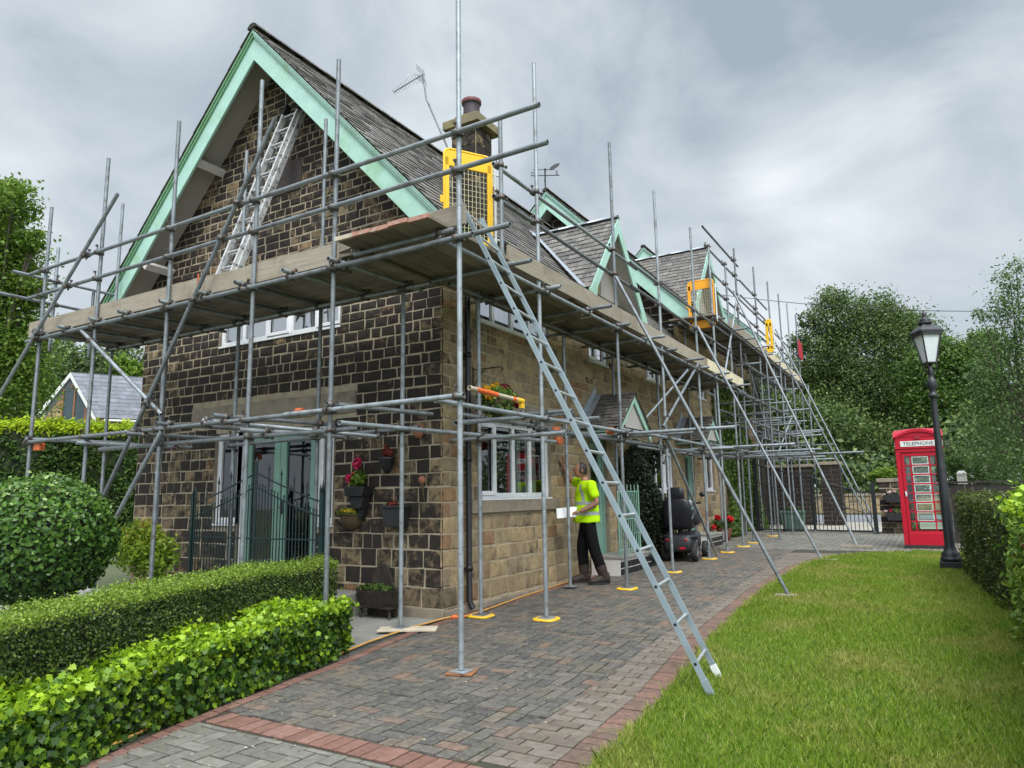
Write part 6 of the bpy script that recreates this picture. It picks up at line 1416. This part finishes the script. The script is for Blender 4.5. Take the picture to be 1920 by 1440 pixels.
def blockwall(name, label, x0, x1, y0, th, h, mat='gstone', cat='wall', cope=True, courses=None, seed=1):
    w_ = thing(name, label, cat, ((x0 + x1) / 2, y0 + th / 2, zg(y0)))
    for (O, U, Nn, L_) in (((x0, y0, zg(y0)), (1, 0, 0), (0, -1, 0), x1 - x0), ((x0, y0 + th, zg(y0)), (0, -1, 0), (-1, 0, 0), th), ((x1, y0, zg(y0)), (0, 1, 0), (1, 0, 0), th), ((x1, y0 + th, zg(y0)), (-1, 0, 0), (0, 1, 0), x1 - x0)):
        stonewall('stone_face', O, U, Nn, 0, L_, 0, h, [.15], [], None, lambda z: (0, L_), (.15, .4), [MT[mat], MT['darkmortar' if mat == 'gdark' else 'mortar'], MT['dressed']], w_, seed=seed)
    if cope: mb = MB(); mb.box(x0 - .05, y0 - .05, zg(y0) + h, x1 + .05, y0 + th + .05, zg(y0) + h + .10); mb.build('coping', MT['dressed'], w_, .012)
    return w_
blockwall('gate_pillar_wall', 'short stone wall with flower troughs between the gates and the red kiosk', -1.28, -.42, 21.5, .4, 1.35, 'gstone', seed=3)
blockwall('stone_gate_pier', 'dark weathered stone gate pier seen behind the black gates', -3.20, -2.62, 25.5, .55, 1.95, 'gdark', seed=4)
blockwall('dark_garden_wall', 'dark stone wall behind the left gate leaf', -5.9, -3.5, 25.6, .4, 1.9, 'gdark', seed=5)
blockwall('roadside_wall', 'low pale stone wall on the far side of the road', -16, 14, 34.2, .4, .75, 'sstone', seed=6)
for k, (zz, m1, px) in enumerate(((1.02, 'whitep', 'upper'), (.55, 'pink', 'lower'))):
    p = Vector((-.80, 21.42, zg(21.5) + zz)); q = thing('flower_trough', f'{px} black flower trough on the short stone wall beside the kiosk', 'planter', p, 'troughs on the short stone wall')
    mb = MB(); mb.prism([(p.x - .36, 21.48, p.z), (p.x + .36, 21.48, p.z), (p.x + .32, 21.48, p.z - .2), (p.x - .32, 21.48, p.z - .2)], (0, -.2, 0)); mb.build('trough', MT['plastic_black'], q); foliage((p.x, 21.38, p.z + .02), (.4, .1, .08), 300, .07, 'treedark', q)
    for i in range(7): flowers('blossom', (p.x - .36 + i * .12, 21.33, p.z + random.uniform(0, .07)), (.05, .04, .04), 26, .05, m1 if i % 2 or k == 0 else 'whitep', q)
q = atd(1489, 990, 20.5); t = thing('green_planter_box', 'square grey green planter box standing by the black gates', 'planter', (q.x, q.y, zg(q.y)))
mb = MB(); a = zg(q.y); mb.prism([(q.x - .26, q.y - .22, a), (q.x + .26, q.y - .22, a), (q.x + .31, q.y - .26, a + .52), (q.x - .31, q.y - .26, a + .52)], (0, .46, 0)); mb.box(q.x - .33, q.y - .28, a + .52, q.x + .33, q.y + .24, a + .58); mb.build('box', plain('sage_plastic', (.11, .19, .15), .6), t, .008); foliage((q.x, q.y, a + .62), (.25, .2, .08), 200, .06, 'treedark', t)
# dark timber fence and stone post behind the kiosk
t = thing('timber_fence', 'dark stained timber fence panel to the right of the red kiosk', 'fence', (.9, 18.6, zg(18)))
mb = MB(); x = .15
while x < 2.4: mb.box(x, 18.6, zg(18), x + .142, 18.62, zg(18) + 1.30 - (x - .15) * .03); x += .146
mb.build('boards', MT['fencewood'], t); mb = MB(); mb.box(.1, 18.56, zg(18) + 1.31, 2.45, 18.66, zg(18) + 1.35); mb.build('capping', MT['fencewood'], t, .004)
q = atd(1803, 890, 21.5); mb = MB(); mb.box(q.x - .13, q.y - .1, zg(q.y), q.x + .13, q.y + .1, q.z - .02); mb.lathe([(.17, 0), (.19, .06), (.10, .14)], (q.x, q.y, q.z - .02), 4); tag(mb.build('stone_post', MT['greywhite'], None, .01), 'pale stone post among the shrubs behind the timber fence', 'post')
# bungalow beyond the conifer hedge
D = 38; ap = atd(147, 702, D); el = atd(93, 795, D); er = atd(190, 765, D); U_ = RT.copy(); U_.z = 0; U_.normalize()
t = thing('stone_bungalow', 'buff stone bungalow with glazed gable and blue grey slate roof beyond the conifer hedge', 'house', (ap.x, ap.y, zg(40)))
back = Vector((FW.x, FW.y, 0)).normalized(); gd = (U_ * .35 + back * .94).normalized(); gu = Vector((gd.y, -gd.x, 0)).normalized()
if gu.dot(U_) < 0: gu = -gu
# gable plane turned a little to the left; ridge runs back to the right
gu = (U_ * .93 - back * .10 * -1).normalized(); rd = (U_ * .90 + back * .62).normalized()
hwl, hwr, hz_ = 1.72, 1.30, 2.55; A = ap; wallb = zg(40)
Pg = lambda u, z: Vector((A.x, A.y, 0)) + gu * u + ZA * z
stonewall('wall', Pg(-1.6, 0), gu, -Vector((-gu.y, gu.x, 0)), 0, 2.85, wallb, A.z, [.22] * 40, [(.95, 2.1, 1.6 + wallb, A.z - .75)], [(-(hz_ / hwl), 1, A.z - .1 - hz_ / hwl * 1.6), ((hz_ / hwr), 1, A.z - .1 + hz_ / hwr * 1.6)], lambda z: (0, 2.85), (.25, .6), [MT['sstone'], MT['smortar'], MT['dressed']], t, seed=9)
mb = MB(); g0 = A.z - .78
for (a, b, z0, z1) in ((-.68, -.62, 1.5 + wallb, g0), (.5, .56, 1.5 + wallb, g0 - .1), (-.1, -.04, 1.5 + wallb, g0 + .35), (-.68, .56, 3.55 + wallb, 3.68 + wallb), (-.68, .56, 1.4 + wallb, 1.5 + wallb)): mb.prism([Pg(a, z0) - back * .06, Pg(b, z0) - back * .06, Pg(b, z1) - back * .06, Pg(a, z1) - back * .06], back * .1)
wf = mb.build('window_frame', MT['timber'], t); mb = MB(); mb.add([Pg(-.65, 1.5 + wallb), Pg(.53, 1.5 + wallb), Pg(.53, g0 - .1), Pg(-.07, g0 + .45), Pg(-.65, g0)], [(0, 1, 2, 3, 4)]); mb.build('pane', plain('dark_window_glass', (.035, .06, .07), .08), wf)
# iron railings before the first green door
t2 = t
t = thing('door_railings', 'mint green iron railing gate in front of the first drive door', 'railings', (XW + .6, 11.3, zg(11.3) + .3))
mb = MB(); y0, y1, xr, zb_ = 10.82, 11.75, XW + .52, zg(11) + .32
for z in (zb_ + .06, zb_ + .55, zb_ + 1.0): mb.tube([(xr, y0, z), (xr, y1, z)], .011, 6)
for i in range(12): y = y0 + (y1 - y0) * i / 11; mb.tube([(xr, y, zb_), (xr, y, zb_ + (1.12 if i % 2 else 1.02))], .015 if i in (0, 11) else .008, 6); mb.ball((xr, y, zb_ + .3 + .3 * (i % 2)), (.013, .013, .025), 6)
mb.build('bars', MT['doorgreen'], t); t = t2
MT['slate_blue'] = byrnd('blue_slate', [(0, (.16, .17, .20)), (1, (.24, .25, .29))], .7, .15, 3, .2, 20)
slates('roof', A + ZA * .10 - rd * .35, rd, gu * hwr - ZA * (hz_ - .35), 11.0, math.hypot(hwr, hz_ - .35) * 1.12, t, row=.25, wid=(.3, .5), seed=5, mat='slate_blue')
slates('roof', A + ZA * .10 - rd * .35, rd, -gu * hwl - ZA * hz_, 11.0, math.hypot(hwl, hz_) * 1.25, t, row=.4, wid=(.5, .8), seed=6, mat='slate_blue')
mb = MB(); nn_ = -back * .05
for s, h, k in ((-1, hwl, 1.28), (1, hwr, 1.13)):
    e = Pg(s * h * k, A.z + .08 - hz_ * k * (1 if s < 0 else .87)) - rd * .35; a = A + ZA * .08 - rd * .35; mb.prism([a, e, e - ZA * .28, a - ZA * .28], nn_)
mb.build('bargeboard', MT['whiteframe'], t)
mb = MB(); sw = Pg(1.25, 0); mb.prism([sw + ZA * wallb, sw + rd * 10 + ZA * wallb, sw + rd * 10 + ZA * (A.z - hz_ + .25), sw + ZA * (A.z - hz_ + .25)], -gu * .2); mb.build('side_wall', MT['sstone'], t)
mb = MB(); e = sw + gu * .24 + ZA * (A.z - hz_ + .05); mb.tube([e, e + rd * 10], .07, 8); mb.build('gutter', MT['whiteframe'], t)
for k in (1.2, 3.6):
    mb = MB(); q = sw + rd * k + gu * .02; mb.prism([q + ZA * (wallb + 1.2), q + rd * 1.1 + ZA * (wallb + 1.2), q + rd * 1.1 + ZA * (A.z - hz_ - .1), q + ZA * (A.z - hz_ - .1)], gu * .03); mb.build('window', MT['timber'], t)

# ------------------------------------------------------------------ mobility scooter
mx, my = -4.22, 13.5; mz = zg(13.5)
t = thing('mobility_scooter', 'black mobility scooter parked facing away beside the dark climbing shrub', 'mobility scooter', (mx, my, mz))
mth = R_(-5); mf = Vector((math.sin(mth), math.cos(mth), 0)); ms_ = Vector((mf.y, -mf.x, 0))       # forward, right
def Q(r, f_, z): return Vector((mx, my, mz)) + ms_ * r + mf * f_ + ZA * z
def wheel(r, f_, rad, wd):
    mb = MB(); mb.lathe([(rad * .62, -wd / 2), (rad * .92, -wd / 2), (rad, -wd * .3), (rad, wd * .3), (rad * .92, wd / 2), (rad * .62, wd / 2)], Q(r, f_, rad), 22, ax=ms_); w_ = mb.build('wheel', MT['rubber'], t)
    mb = MB(); mb.lathe([(.02, -wd * .4), (rad * .62, -wd * .42), (rad * .62, wd * .42), (rad * .5, wd * .36), (.03, wd * .52)], Q(r, f_, rad), 16, ax=ms_)
    for i in range(5): a = i * 1.257; v = mf * math.cos(a) + ZA * math.sin(a); mb.bar(Q(r, f_, rad) + ms_ * wd * .45, Q(r, f_, rad) + ms_ * wd * .45 + v * rad * .6, .02, .012)
    mb.build('rim', MT['alu'], w_)
for r in (-.27, .27): wheel(r, -.30, .165, .11); wheel(r, .72, .155, .10)
def loftbox(mb, secs, mi=0):
    """stack of rounded rectangles (f, halfwidth, z0, z1)"""
    n = 12; V = []
    for f_, hw, z0, z1 in secs:
        for i in range(n):
            a = 2 * math.pi * (i + .5) / n; e = .5; c, s = math.cos(a), math.sin(a); V.append(Q(math.copysign(abs(c) ** e, c) * hw, f_, (z0 + z1) / 2 + math.copysign(abs(s) ** e, s) * (z1 - z0) / 2))
    k = len(secs); mb.add(V, [(j * n + i, j * n + (i + 1) % n, (j + 1) * n + (i + 1) % n, (j + 1) * n + i) for j in range(k - 1) for i in range(n)] + [tuple(range(n - 1, -1, -1)), tuple((k - 1) * n + i for i in range(n))], mi, True)
mb = MB(); loftbox(mb, [(-.56, .20, .22, .40), (-.54, .25, .18, .45), (-.40, .27, .16, .50), (-.10, .26, .15, .50), (.02, .20, .15, .42)]); mb.build('rear_body', MT['plastic_black'], t)
mb = MB(); loftbox(mb, [(-.50, .18, .42, .47), (-.44, .30, .40, .49), (-.2, .32, .40, .50), (-.02, .29, .36, .44)]); mb.build('rear_fender', MT['lampblack'], t)
mb = MB(); loftbox(mb, [(.0, .20, .12, .17), (.5, .22, .12, .17), (.62, .20, .13, .24)]); loftbox(mb, [(.52, .16, .12, .3), (.64, .2, .12, .52), (.80, .18, .14, .5), (.88, .1, .2, .4)]); mb.build('front_body', MT['plastic_black'], t)
for s in (-1, 1): mb = MB(); mb.obox(Q(s * .17, -.56, .40), ms_ * .03, mf * .012, ZA * .014); mb.build('tail_light', MT['red'], t, .006)
mb = MB(); mb.obox(Q(.1, -.565, .25), ms_ * .05, mf * .008, ZA * .018); mb.build('reflector', MT['red'], t)
mb = MB(); mb.tube([Q(0, -.2, .45), Q(0, -.2, .60)], .05, 10); loftbox(mb, [(-.40, .18, .58, .66), (-.36, .235, .57, .68), (-.05, .24, .57, .69), (.06, .22, .58, .66)]); mb.build('seat', MT['leather'], t)
def backrest(secs, name):
    n = 12; V = []
    mb = MB()
    for z, hw, th, off in secs:
        for i in range(n):
            a = 2 * math.pi * (i + .5) / n; e = .5; c, s = math.cos(a), math.sin(a); V.append(Q(math.copysign(abs(c) ** e, c) * hw, off + math.copysign(abs(s) ** e, s) * th, z))
    k = len(secs); mb.add(V, [(j * n + i, j * n + (i + 1) % n, (j + 1) * n + (i + 1) % n, (j + 1) * n + i) for j in range(k - 1) for i in range(n)] + [tuple(range(n - 1, -1, -1)), tuple((k - 1) * n + i for i in range(n))], 0, True); mb.build(name, MT['leather'], t)
backrest([(.58, .23, .05, -.36), (.64, .275, .075, -.37), (.98, .27, .075, -.41), (1.10, .24, .065, -.43), (1.15, .18, .05, -.435)], 'backrest'); backrest([(1.12, .11, .035, -.43), (1.16, .16, .055, -.435), (1.31, .155, .055, -.45), (1.36, .11, .03, -.455)], 'headrest')
for s in (-1, 1): mb = MB(); mb.tube([Q(s * .25, -.38, .74), Q(s * .29, -.36, .84), Q(s * .29, -.02, .86)], .03, 8); mb.build('armrest', MT['leather'], t)
mb = MB(); mb.tube([Q(0, .70, .3), Q(0, .60, .7), Q(0, .50, 1.0)], .035, 8); mb.tube([Q(-.30, .36, 1.06), Q(-.20, .48, 1.05), Q(0, .52, 1.04), Q(.20, .48, 1.05), Q(.30, .36, 1.06)], .018, 8); mb.build('tiller', MT['plastic_black'], t)
for s in (-1, 1):
    mb = MB(); mb.tube([Q(s * .22, .5, 1.05), Q(s * .30, .52, 1.18)], .008, 6); mb.ball(Q(s * .31, .52, 1.22), (.065, .03, .05), 10); mb.build('mirror', MT['plastic_black'], t)
mb = MB(); loftbox(mb, [(.44, .10, .98, 1.10), (.5, .13, .97, 1.12), (.56, .10, 1.0, 1.1)]); mb.build('control_panel', MT['galv'], t)
mb = MB(); loftbox(mb, [(.60, .17, .62, .90), (.62, .19, .60, .92), (.86, .19, .60, .92), (.88, .17, .62, .90)]); mb.build('basket', MT['plastic_black'], t)

# ------------------------------------------------------------------ the worker
hx, hy = -4.52, 9.80; hz0 = zg(9.86) + .004
pf = Vector((-.78, -.62, 0)).normalized(); pl = Vector((-pf.y, pf.x, 0)) * 1.0        # forward (towards the wall) and his left
if pl.dot(Vector((.43, -.9, 0))) < 0: pl = -pl
def H(f_, l, z): return Vector((hx, hy, hz0)) + pf * f_ + pl * l + ZA * z
def skin(chains, sub=2):
    """connected limbs: list of chains [(point, radius)...]; equal points join"""
    vs, es, rs, ix = [], [], [], {}
    for ch in chains:
        pv = None
        for p, r in ch:
            key = tuple(round(c, 4) for c in p)
            if key not in ix: ix[key] = len(vs); vs.append(tuple(p)); rs.append(r)
            if pv is not None and pv != ix[key]: es.append((pv, ix[key]))
            pv = ix[key]
    me = bpy.data.meshes.new('skin'); me.from_pydata(vs, es, []); o = bpy.data.objects.new('skin', me); S.collection.objects.link(o)
    o.modifiers.new('s', 'SKIN').use_smooth_shade = True
    for i, r in enumerate(rs): me.skin_vertices[0].data[i].radius = r if isinstance(r, tuple) else (r, r)
    me.skin_vertices[0].data[0].use_root = True
    u = o.modifiers.new('u', 'SUBSURF'); u.levels = sub; u.render_levels = sub
    bpy.context.view_layer.update(); m2 = bpy.data.meshes.new_from_object(o.evaluated_get(bpy.context.evaluated_depsgraph_get()))
    bpy.data.objects.remove(o); return m2
def into(mb, me, mi=0):
    mb.add([v.co for v in me.vertices], [tuple(p.vertices) for p in me.polygons], mi, True); bpy.data.meshes.remove(me)
person = thing('person', 'worker in a hi-vis yellow shirt reaching up to the wall with papers in one hand', 'person', (hx, hy, hz0))
pel, chest, neck = H(0, 0, .98), H(-.01, 0, 1.32), H(.01, 0, 1.50)
shL, shR = H(-.02, .20, 1.44), H(.02, -.20, 1.46)
elL, wrL = H(-.10, .27, 1.17), H(.16, .20, 1.045)
elR, wrR = H(.17, -.34, 1.53), H(.28, -.24, 1.72)
hipL, knL, anL = H(-.02, .10, .92), H(-.06, .12, .52), H(-.20, .13, .10)
hipR, knR, anR = H(.0, -.10, .92), H(.06, -.11, .52), H(.03, -.12, .10)
hc = H(.07, 0, 1.66)                                        # head centre, chin lifted
body = MB()
into(body, skin([[(pel, (.11, .085)), (H(0, 0, 1.12), (.13, .09)), (chest, (.165, .115)), (H(0, 0, 1.44), (.10, .085)), (neck, .058), (H(.035, 0, 1.57), .055)],
                 [(H(0, 0, 1.44), (.10, .085)), (shL, .058), (elL, .043), (wrL, .029)], [(H(0, 0, 1.44), (.10, .085)), (shR, .058), (elR, .043), (wrR, .029)],
                 [(pel, (.11, .085)), (H(-.02, .08, .88), .06), (knL, .045), (anL, .034), (anL + pf * .06 - ZA * .03, .024)], [(pel, (.11, .085)), (H(0, -.08, .88), .06), (knR, .045), (anR, .034), (anR + pf * .06 - ZA * .03, .024)]]))
# head with brow, nose, lips, chin and ears, from a shaped sphere
def headmesh():
    n, k = 28, 22; up = (ZA * .96 - pf * .20).normalized(); fw_ = (pf - up * pf.dot(up)).normalized(); sd_ = pl; V = []
    for i in range(k + 1):
        th = math.pi * i / k
        for j in range(n):
            ph = 2 * math.pi * j / n; x, y, z = math.sin(th) * math.cos(ph), math.sin(th) * math.sin(ph), math.cos(th)     # x forward
            f_ = x * .098; l = y * .074; zz = z * .120
            if zz < 0: l *= 1 - .28 * (-z) ** 1.4; f_ = f_ * (1 - .10 * -z) + (.012 if x > 0 else .02) * -z
            if x > 0:
                w_ = math.exp(-(y / .20) ** 2) * x; f_ += .030 * w_ * math.exp(-((z + .16) / .13) ** 2) + .008 * w_ * math.exp(-((z + .48) / .08) ** 2) + .010 * math.exp(-(y / .5) ** 2) * x * math.exp(-((z - .16) / .10) ** 2) + .012 * math.exp(-(y / .35) ** 2) * x * math.exp(-((z + .80) / .12) ** 2)
                f_ -= .010 * x * (math.exp(-((abs(y) - .38) / .15) ** 2)) * math.exp(-((z - .0) / .10) ** 2)
            V.append(hc + fw_ * f_ + sd_ * l + up * zz)
    F = [(i * n + j, (i + 1) * n + j, (i + 1) * n + (j + 1) % n, i * n + (j + 1) % n) for i in range(k) for j in range(n)]
    return V, F, up, fw_, sd_
V, F, hup, hfw, hsd = headmesh(); body.add(V, F, 0, True)
for s in (-1, 1): body.ball(hc + hsd * s * .076 - hfw * .008 - hup * .01, (.013, .013, .031), 8)
def hand(wr, dirv, palm_n, curl, grip=.0, side=1):
    """palm, four unequal bent fingers and a thumb leaving the side of the palm"""
    d = Vector(dirv).normalized(); nrm = Vector(palm_n); nrm = (nrm - d * nrm.dot(d)).normalized(); s = d.cross(nrm).normalized() * side
    pc = wr + d * .055
    into(body, skin([[(wr, .027), (wr + d * .03, (.036, .018)), (wr + d * .07, (.041, .016)), (wr + d * .088, (.038, .014))]], 2))
    for i, (off, ln) in enumerate(((.030, .074), (.010, .083), (-.010, .078), (-.029, .060))):
        b = wr + d * .082 + s * off; a1 = curl * .5; p1 = b + (d * math.cos(a1) + nrm * math.sin(a1)) * ln * .45; a2 = curl * 1.1; p2 = p1 + (d * math.cos(a2) + nrm * math.sin(a2)) * ln * .32; a3 = curl * 1.6; p3 = p2 + (d * math.cos(a3) + nrm * math.sin(a3)) * ln * .25
        into(body, skin([[(b - d * .012, .0095), (b, .0095), (p1, .0085), (p2, .0078), (p3, .0062)]], 1))
    b = wr + d * .035 + s * .036; p1 = b + (s * .75 + d * .6 + nrm * grip).normalized() * .036; p2 = p1 + (d * .9 + s * .2 + nrm * grip * 1.4).normalized() * .030
    into(body, skin([[(b - s * .012, .012), (b, .0115), (p1, .0100), (p2, .0080)]], 1))
hand(wrR, pf * .55 + ZA * .8, pf, .15, .2, 1); hand(wrL, pf * .95 - ZA * .1 - pl * .1, -pl * .5 - ZA * .9, 1.0, .9, -1)
body.build('body', MT['skin'], person)
# clothing follows the same skeleton, a little wider
c1 = MB(); into(c1, skin([[(H(0, 0, .78), (.235, .175)), (H(0, 0, .94), (.225, .170)), (H(0, 0, 1.14), (.195, .15)), (chest, (.195, .145)), (H(0, 0, 1.44), (.125, .105)), (H(.005, 0, 1.495), (.078, .075))],
    [(H(0, 0, 1.44), (.125, .105)), (shL, .088), (shL.lerp(elL, .45), .082), (shL.lerp(elL, .80), .082)], [(H(0, 0, 1.44), (.125, .105)), (shR, .088), (shR.lerp(elR, .45), .08), (shR.lerp(elR, .72), .08)]]))
c1.v = [(x, y, max(z, hz0 + .885 + .006 * math.sin(x * 40))) for x, y, z in c1.v]
shirt = c1.build('shirt', MT['hivis'], person)
# reflective bands: sample the shirt surface along loops and lift a strip off it
sm = shirt.data; off_ = wl(person)
import mathutils
bv = mathutils.bvhtree.BVHTree.FromPolygons([v.co + off_ for v in sm.vertices], [tuple(p.vertices) for p in sm.polygons])
def band(pts_dirs, wd, name='reflective_band'):
    V = []; mb = MB()
    for (o, d, tv) in pts_dirs:
        for s in (-.5, .5):
            c = o + tv * wd * s; h = bv.ray_cast(c + d * .6, -d)[0]; h = h if h is not None else c + d * .15; V.append(h + d * .004)
    k = len(pts_dirs); mb.add(V, [(2 * i, 2 * i + 2, 2 * i + 3, 2 * i + 1) for i in range(k - 1)], 0, True); mb.build(name, MT['reflective'], shirt)
ring = lambda z, tilt=0: [(H(0, 0, z), pf * math.cos(a) + pl * math.sin(a), ZA) for a in [2 * math.pi * i / 32 for i in range(33)]]
band(ring(1.17), .05); band(ring(1.02), .05)
for s in (-1, 1):
    q = []
    for i in range(9): z = 1.20 + .25 * i / 8; q.append((H(0, s * .085, z), (pf * .9 + pl * s * .35).normalized(), pl))
    band(q, .05)
    q = []
    for i in range(9): z = 1.20 + .25 * i / 8; q.append((H(0, s * .085, z), (-pf * .9 + pl * s * .35).normalized(), pl))
    band(q, .05)
c2 = MB(); into(c2, skin([[(H(0, 0, 1.08), (.125, .10)), (H(0, 0, .95), (.145, .11)), (H(-.02, .085, .84), .098), (knL, .095), (knL.lerp(anL, .62), .085), (knL.lerp(anL, .80), .088)], [(H(0, 0, .95), (.145, .11)), (H(.0, -.085, .84), .098), (knR, .095), (knR.lerp(anR, .62), .085), (knR.lerp(anR, .80), .088)]])); c2.build('trousers', MT['trousers'], person)
for kn, an in ((knL, anL), (knR, anR)):
    a0 = kn.lerp(an, .60); c3 = MB(); g_ = an.copy(); g_.z = hz0 + .05
    n = 16; V = []
    for f_, hw_, h0, h1 in ((-.085, .030, .02, .10), (-.075, .048, .012, .16), (-.04, .056, .01, .19), (.03, .058, .01, .18), (.09, .056, .01, .125), (.15, .056, .01, .095), (.205, .048, .01, .075), (.235, .028, .018, .055)):
        for i in range(n):
            a = 2 * math.pi * i / n; V.append(Vector((g_.x, g_.y, hz0)) + pf * f_ + pl * math.cos(a) * hw_ + ZA * ((h0 + h1) / 2 + math.sin(a) * (h1 - h0) / 2))
    c3.add(V, [(k * n + i, k * n + (i + 1) % n, (k + 1) * n + (i + 1) % n, (k + 1) * n + i) for k in range(7) for i in range(n)] + [tuple(range(n - 1, -1, -1)), tuple(7 * n + i for i in range(n))], 0, True)
    c3.tube([a0, kn.lerp(an, .72), kn.lerp(an, .88), Vector((an.x, an.y, hz0 + .09)) - pf * .0], [.088, .082, .074, .060], 16); b = c3.build('boot', MT['boots'], person)
    mb = MB(); V = []; n = 18
    for z in (hz0 - .002, hz0 + .024):
        for i in range(n):
            a = 2 * math.pi * i / n; f_ = math.cos(a); l = math.sin(a); V.append(Vector((g_.x, g_.y, z)) + pf * (.08 + f_ * .165) + pl * l * (.062 if f_ < .2 else .066 - .018 * f_))
    mb.add(V, [(i, (i + 1) % n, n + (i + 1) % n, n + i) for i in range(n)] + [tuple(range(n - 1, -1, -1)), tuple(range(n, 2 * n))], 0, False); mb.build('boot_sole', MT['rubber'], b)
mb = MB(); n, k = 24, 10; V = []
for i in range(k + 1):
    th = .62 * math.pi * i / k
    for j in range(n):
        ph = 2 * math.pi * j / n; x = math.sin(th) * math.cos(ph); lim = 1 if x < .35 else max(0, 1 - (x - .35) * 1.6); th2 = th * (lim if x > .35 else 1)
        x, y, z = math.sin(th2) * math.cos(ph), math.sin(th2) * math.sin(ph), math.cos(th2); V.append(hc + hfw * (x * .101 - .002) + hsd * y * .0775 + hup * (z * .124))
mb.add(V, [(i * n + j, (i + 1) * n + j, (i + 1) * n + (j + 1) % n, i * n + (j + 1) % n) for i in range(k) for j in range(n)], 0, True); mb.build('hair', MT['hair'], person)
mb = MB()
for s in (-1, 1): mb.ball(hc + hfw * .083 + hsd * s * .030 + hup * .004, (.009, .009, .006), 8)
mb.build('eyes', MT['black'], person)
for kk, (a, b) in enumerate(((elL, wrL), (elR, wrR))):
    pts_ = [a.lerp(b, .12 + .8 * i / 6) for i in range(7)]; mb = MB(); mb.tube(pts_, [.0455 - .0135 * i / 6 + .002 for i in range(7)], 14, cap=False); mb.build('tattooed_forearm', MT['tattoo'], person)
# papers in his left hand
pc = wrL + pf * .17 + ZA * .0; t = thing('paper_sheaf', 'sheaf of white printed papers held in the worker\'s lower hand', 'papers', pc)
u1 = (pf * .95 + pl * .25 - ZA * .05).normalized(); v1 = (pl * -.35 + ZA * .75 - pf * .1).normalized(); nn1 = u1.cross(v1).normalized()
for i in range(4):
    mb = MB(); o = pc + nn1 * .004 * i + u1 * .008 * i; a = u1 * .15; b = (v1 + u1 * .05 * (i - 1.5)).normalized() * .08; V = []
    for iy in range(5):
        for ix_ in range(7): fx, fy = ix_ / 3 - 1, iy / 2 - 1; V.append(o + a * fx + b * fy + nn1 * (.012 * fx * fx + .006 * math.sin(fx * 3 + i)))
    mb.add(V, [(y_ * 7 + x_, y_ * 7 + x_ + 1, y_ * 7 + 8 + x_, y_ * 7 + 7 + x_) for y_ in range(4) for x_ in range(6)], 0, True); mb.build('sheet', MT['paper'], t)
mb = MB()
for i in range(6): q = pc + nn1 * .022 + u1 * (-.1 + .035 * i) + v1 * (.02 if i % 2 else -.03); mb.obox(q, u1 * .012, v1 * .02, nn1 * .0008)
mb.build('print', MT['plastic_black'], t)
